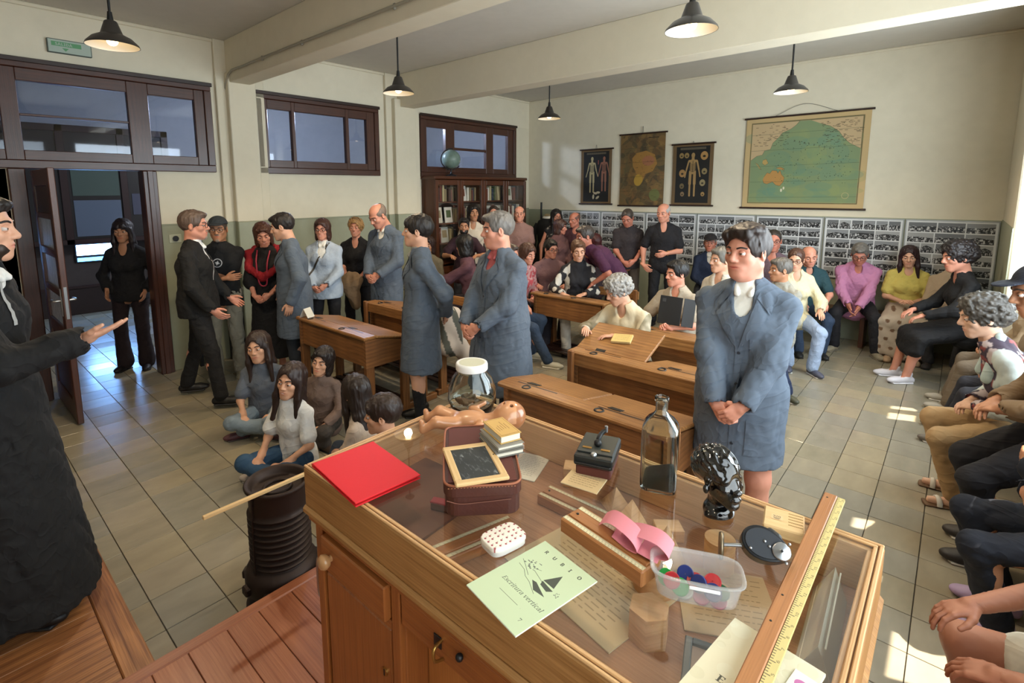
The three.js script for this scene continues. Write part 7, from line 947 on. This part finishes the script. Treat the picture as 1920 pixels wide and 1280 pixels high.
person({ label: 'young woman in a yellow top and a pale skirt with brown motifs', pos: [5.93, 0.32], face: 0.1, h: 1.6, sit: 0.45, near: 1, kind: 'woman', skin: SK.fair, hair: 'long', hairC: 0x2a1518, head: [-0.05, 0.1, 0.05], lean: 0.08, arms: [[0.05, 0.14, 0.24], [-0.04, 0.15, 0.25], [-0.6, 0.3, 0.5], [-0.5, -0.6, 0], 'relaxed'], top: { c: 0xc4b35e, sleeve: 'short', neck: 0.06, tuck: 1 }, bottom: { c: 0xffffff, skirt: 0.93, print: (x, y, z, o) => { const cx = (x * 9.5 + 0.5 * Math.floor(y * 9.5)) % 1, cy = (y * 9.5) % 1, q = Math.hypot(Math.abs(cx) - 0.5, cy - 0.5) < 0.2; o[0] = q ? 0.16 : 0.46; o[1] = q ? 0.09 : 0.38; o[2] = q ? 0.05 : 0.3; } }, shoes: { c: 0xb99a7c, k: 'low', sole: 0x8a6a50 } });
person({ label: 'person in a beige jacket seated in the corner behind the curly haired woman', pos: [6.32, 0.36], face: 0.0, h: 1.56, sit: 0.44, skin: SK.fair, hair: 'short', hairC: 0x4a4038, head: [0.3, 0.1, 0], arms: 'lap', top: { c: 0xb09c84 }, bottom: { c: 0x2a2a2e }, shoes: { c: 0x333030 } });
person({ label: 'woman with dark frizzy hair in black with one white shoe, in the corner', pos: [6.46, 1.25], face: -1.2, h: 1.72, sit: 0.5, near: 1, kind: 'woman', skin: SK.pink, hair: 'curly', hairC: 0x231d1e, headScale: 1.14, head: [0.1, 0.1, 0], lean: 0.15, arms: 'knees', top: { c: 0x0f0f12, neck: 0.07 }, bottom: { c: 0x0d0c10, skirt: 0.3 }, shoes: { c: 0xd2cfd6, k: 'low', sole: 0xd9d6da }, feet: [[0.1, 0.46, 0.3], [-0.1, 0.5, 0]] });
// along the window wall
person({ label: 'person seated at the window wall with the first pair of pale shoes', pos: [6.86, 2.0], face: -1.57, h: 1.58, sit: 0.45, skin: SK.tan, hair: 'short', hairC: 0x6a625a, arms: 'lap', top: { c: 0xa08c72 }, bottom: { c: 0x6a5c4c }, shoes: { c: 0xa0988a, k: 'low', sole: 0xd2ccc0 }, feet: [[0.13, 0.46, 0.1], [-0.13, 0.46, -0.1]] });
person({ label: 'person seated at the window wall behind the old woman, shoes with white soles', pos: [6.86, 2.8], face: -1.57, h: 1.56, sit: 0.45, skin: SK.tan, hair: 'crop', hairC: 0x6a625a, arms: 'lap', top: { c: 0x8a7862 }, bottom: { c: 0x22222a }, shoes: { c: 0x6a6258, k: 'low', sole: 0xd2ccc0 }, feet: [[0.16, 0.46, 0.1], [-0.18, 0.46, -0.1]] });
p = person({ label: 'old woman with wavy grey hair, pale blue collar and flowered blouse at the window wall', pos: [6.75, 3.85], face: -1.45, h: 1.72, sit: 0.47, near: 1, kind: 'woman', skin: SK.pale, hair: 'curly', hairC: 0x46423d, browC: 0x8a7a6a, head: [0.15, -0.1, 0], lean: 0.52, arms: 'lap', top: { c: 0xffffff, neck: 0.08, print: (x, y, z, o) => { const n = vn(x * 34, y * 34, z * 34), m2 = vn(x * 34 + 20, y * 34, z * 34); if (Math.abs(x) > 0.13) { o[0] = 0.55; o[1] = 0.62; o[2] = 0.6; } else if (n > 0.2) { o[0] = 0.5; o[1] = 0.42; o[2] = 0.42; } else if (m2 > 0.3) { o[0] = 0.25; o[1] = 0.06; o[2] = 0.06; } else { o[0] = 0.05; o[1] = 0.035; o[2] = 0.055; } } }, bottom: { c: 0xa88a62 }, shoes: { sandal: 1, c: 0xd0ccc2, sole: 0x6a4e34 }, feet: [[0.1, 0.3, 0.2], [-0.12, 0.3, -0.1]] });
mesh('coat_collar', planarUV(skin3([RC(vadd(p.nb, p.f2([0.05, 0.03, -0.05])), vadd(p.shc, p.f2([0.09, -0.12, 0.11])), 0.022, 0.035, 0.02), RC(vadd(p.nb, p.f2([-0.05, 0.03, -0.05])), vadd(p.shc, p.f2([-0.09, -0.12, 0.11])), 0.022, 0.035, 0.02), RC(vadd(p.nb, p.f2([-0.05, 0.03, -0.05])), vadd(p.nb, p.f2([0.05, 0.03, -0.05])), 0.022, 0.022, 0.02)], 0.009), 1), clothM(0xb2c4c2), p.g, 'pale blue green coat collar');
p = person({ label: 'tanned man in a dark cap and khaki shirt cut by the right edge', pos: [6.84, 4.42], face: -1.45, h: 1.8, sit: 0.66, near: 1, skin: SK.tan, hair: 'crop', hairC: 0x3a2c24, cap: 0x1a1f2c, head: [0.1, 0.1, 0], lean: 0.26, arms: 'lap', top: { c: 0x7d6549, fold: 0.01 }, bottom: { c: 0x16161c }, shoes: { c: 0x2a2624, k: 'low', sole: 0xb8b2a6 }, feet: [[0.12, 0.26, 0.1], [-0.12, 0.22, -0.1]] });
p = person({ label: 'person in a navy jacket with crossed arms over a grey shirt, lilac sneakers', pos: [6.9, 5.02], face: -1.5, h: 1.66, sit: 0.43, near: 1, skin: SK.tan, hair: 'short', hairC: 0x3a2c24, lean: 0.34, arms: [[-0.12, 0.24, 0.25], [0.1, 0.2, 0.28], [-1, 0.1, -0.1], [0, 0, -1], 'relaxed'], under: 0x6a6e6a, top: { c: 0x161c28, name: 'jacket', neck: 0.2, e: 0.028, fold: 0.012 }, bottom: { c: 0x131824, fold: 0.01 }, shoes: { c: 0xb09ac0, sole: 0x5a6048 }, feet: [[0.12, 0.3, 0.15], [-0.13, 0.26, -0.1]] });
patch(p, 'logo_mark', [[0.07, 0.9], [0.13, 0.9], [0.13, 0.93], [0.07, 0.93]], new THREE.MeshStandardMaterial({ roughness: 0.7, map: canvas(128, 64, (g) => { g.fillStyle = '#565a57'; g.fillRect(0, 0, 128, 64); g.fillStyle = '#eee'; g.beginPath(); g.moveTo(10, 24); g.quadraticCurveTo(20, 62, 118, 8); g.quadraticCurveTo(40, 40, 10, 24); g.fill(); }) }), 0.004, 6, 'white swoosh mark');
person({ label: 'tanned person in shorts with tattooed forearms and hands on knees, bottom right', pos: [6.9, 6.06], y: 0, face: -1.45, h: 1.72, sit: 0.46, near: 1, skin: 0xa06a50, hair: 'short', hairC: 0x3a2c24, lean: 0.3, arms: [[0.2, 0.12, 0.4], [-0.1, 0.12, 0.42], [-0.35, -0.35, 0.8], [0, -0.9, -0.3], 'relaxed'], top: { c: 0xcfcabb, sleeve: 'short' }, bottom: { c: 0xc9c4b2, short: 0.62 }, shoes: { c: 0xd2cfc8, k: 'low', sole: 0xd9d6d0 }, feet: [[0.14, 0.36, 0.1], [-0.14, 0.34, -0.1]] });
// white cloth bag on the left desk row, book on the raised lid, paper on the worn desk
{ const g = thing('cloth_bag', 'cream cloth bag with a dark pattern hanging behind the man with bare shins', 'bag', [2.84, 0.4, 4.86]); g.scale.setScalar(1.25); mesh('bag', planarUV(tint(skin3([EL([0, 0.2, 0], [0.1, 0.2, 0.12], 0.03), RC([0.02, 0.34, 0.05], [0.06, 0.02, -0.1], 0.06, 0.07, 0.04), RC([0.0, 0.34, -0.06], [0.05, 0.1, 0.1], 0.05, 0.05, 0.04)], 0.011, (x, y, z) => 0.014 * vn(x * 18, y * 10, z * 18)), (x, y, z, o) => { const n = Math.sin((x - z) * 34 + y * 16) > 0.35 && z > -0.03; o[0] = n ? 0.06 : 0.46; o[1] = n ? 0.06 : 0.38; o[2] = n ? 0.045 : 0.31; }), 1), clothV(0xffffff), g); mesh('handle', tube([[-0.05, 0.35, 0], [0, 0.44, 0.01], [0.07, 0.34, 0]], 0.012, 16, 6), clothM(0xb5a892), g); }
{ const g = thing('old_booklet', 'small yellowed booklet lying on the raised desk lid', 'book', [4.5, 0.835, 4.6], 0.25); g.rotation.set(0.38, 0.2, 0, 'XYZ'); bc('pages', 0.15, 0.018, 0.1, 0, 0.009, 0, mat(0xc9b078, 0.8), g, 0.002); const q = mesh('cover', new THREE.PlaneGeometry(0.148, 0.098), new THREE.MeshStandardMaterial({ map: printed('#d6b873', '#6a5228', 5, 256, 160), roughness: 0.7 }), g); q.rotation.x = -Math.PI / 2; q.position.y = 0.0186; }
{ const g = thing('folded_paper', 'folded white paper standing on the worn desk corner', 'paper', [1.74, 0.766, 5.7], 0.4); for (const sx of [1, -1]) { const q = bc('leaf', 0.002, 0.1, 0.1, sx * 0.025, 0.046, 0, mat(0xdedbd0, 0.7), g, 0.0005); q.rotation.z = sx * 0.5; } }
// baby doll and black head on the display desk
{
  const g = thing('baby_doll', 'old bald baby doll lying on its back on the display desk', 'doll', [5.168, T + 0.001, 6.952], 0); const dir = Math.atan2(-(6.80 - 7.03), 5.29 - 5.04);
  const prm = [EL([0, 0.034, 0], [0.062, 0.033, 0.04], 0.02), EL([0.138, 0.05, 0], [0.054, 0.049, 0.049], 0.01), RC([0.06, 0.036, 0], [0.1, 0.042, 0], 0.02, 0.022, 0.015), RC([-0.05, 0.032, 0.025], [-0.105, 0.045, 0.035], 0.025, 0.019, 0.012), RC([-0.105, 0.045, 0.035], [-0.15, 0.018, 0.035], 0.018, 0.012, 0.008), RC([-0.15, 0.018, 0.035], [-0.155, 0.045, 0.035], 0.012, 0.009, 0.006), RC([-0.05, 0.032, -0.025], [-0.1, 0.05, -0.04], 0.025, 0.019, 0.012), RC([-0.1, 0.05, -0.04], [-0.145, 0.022, -0.045], 0.018, 0.012, 0.008), RC([-0.145, 0.022, -0.045], [-0.15, 0.048, -0.045], 0.012, 0.009, 0.006), RC([0.04, 0.036, 0.038], [0.02, 0.03, 0.075], 0.016, 0.013, 0.01), RC([0.02, 0.03, 0.075], [0.045, 0.04, 0.1], 0.012, 0.01, 0.006), RC([0.04, 0.036, -0.038], [0.01, 0.045, -0.07], 0.016, 0.013, 0.01), RC([0.01, 0.045, -0.07], [0.05, 0.06, -0.085], 0.012, 0.01, 0.006), EL([0.135, 0.092, 0], [0.008, 0.007, 0.007], 0.006), EL([0.128, 0.05, 0.045], [0.01, 0.012, 0.005], 0.004), EL([0.128, 0.05, -0.045], [0.01, 0.012, 0.005], 0.004), EL([0.142, 0.088, 0.016], [0.008, 0.006, 0.008], 0.005, 1), EL([0.142, 0.088, -0.016], [0.008, 0.006, 0.008], 0.005, 1), EL([0.12, 0.09, 0], [0.004, 0.005, 0.011], 0.004, 1)];
  const b = skin3(prm, 0.0032); tint(b, (x, y, z, o) => { if (x > 0.158 || (x > 0.13 && y < 0.04)) { o[0] = 0.62; o[1] = 0.52; o[2] = 0.45; } }); planarUV(b, 6); mesh('body', xf(b, 0, 0, 0, 0, dir, 0), phys(0xcf9468, 0.28, { vertexColors: true, clearcoat: 0.5 }), g);
  for (const z of [-0.016, 0.016]) mesh('eye', xf(new THREE.SphereGeometry(0.005, 12, 8), 0.142 * Math.cos(dir) + z * Math.sin(dir), 0.084, -0.142 * Math.sin(dir) + z * Math.cos(dir)), mat(0x2a1c14, 0.2), g);
}
{
  const g = thing('black_head_figure', 'glossy black head figurine on the display desk before the nearest smock', 'figurine', [5.952, T + 0.0015, 6.862], 1.15);
  const hp = headPrims('woman').slice(0, -1); hp.push(RC([0, -0.07, -0.015], [0, -0.15, -0.03], 0.042, 0.04, 0.02), ST([0, -0.15, -0.03], [0, -0.165, -0.02], [1, 0, 0], [1, 0, 0], 0.06, 0.05, 0.075, 0.065, 0.01), HS([0, -1, 0], 0.17, 0.004), EL([0, 0.05, -0.035], [0.088, 0.085, 0.1], 0.015), EL([0, 0.02, -0.09], [0.06, 0.07, 0.06], 0.02), EL([0, -0.02, 0.1], [0.05, 0.07, 0.045], 0.012, 1), EL([0, -0.03, 0.03], [0.052, 0.075, 0.058], 0.012), EL([0, -0.03, 0.09], [0.02, 0.014, 0.014], 0.008), EL([0, -0.064, 0.083], [0.024, 0.014, 0.013], 0.008), EL([0.09, -0.03, 0], [0.012, 0.02, 0.012], 0.01), EL([-0.09, -0.03, 0], [0.012, 0.02, 0.012], 0.01));
  const b = skin3(hp, 0.0038, (x, y, z) => (y > 0.01 && z < 0.06 ? 0.0055 * Math.sin(x * 150 + vn(x * 30, y * 30, z * 30) * 3) * Math.sin(y * 110 + z * 90) : 0)); mesh('head', xf(b, 0, 0.17 * 0.56, 0, -0.08, 0, 0, 0.56), phys(0x070707, 0.12, { clearcoat: 1, clearcoatRoughness: 0.05 }), g);
}
renderer.render(scene, camera);
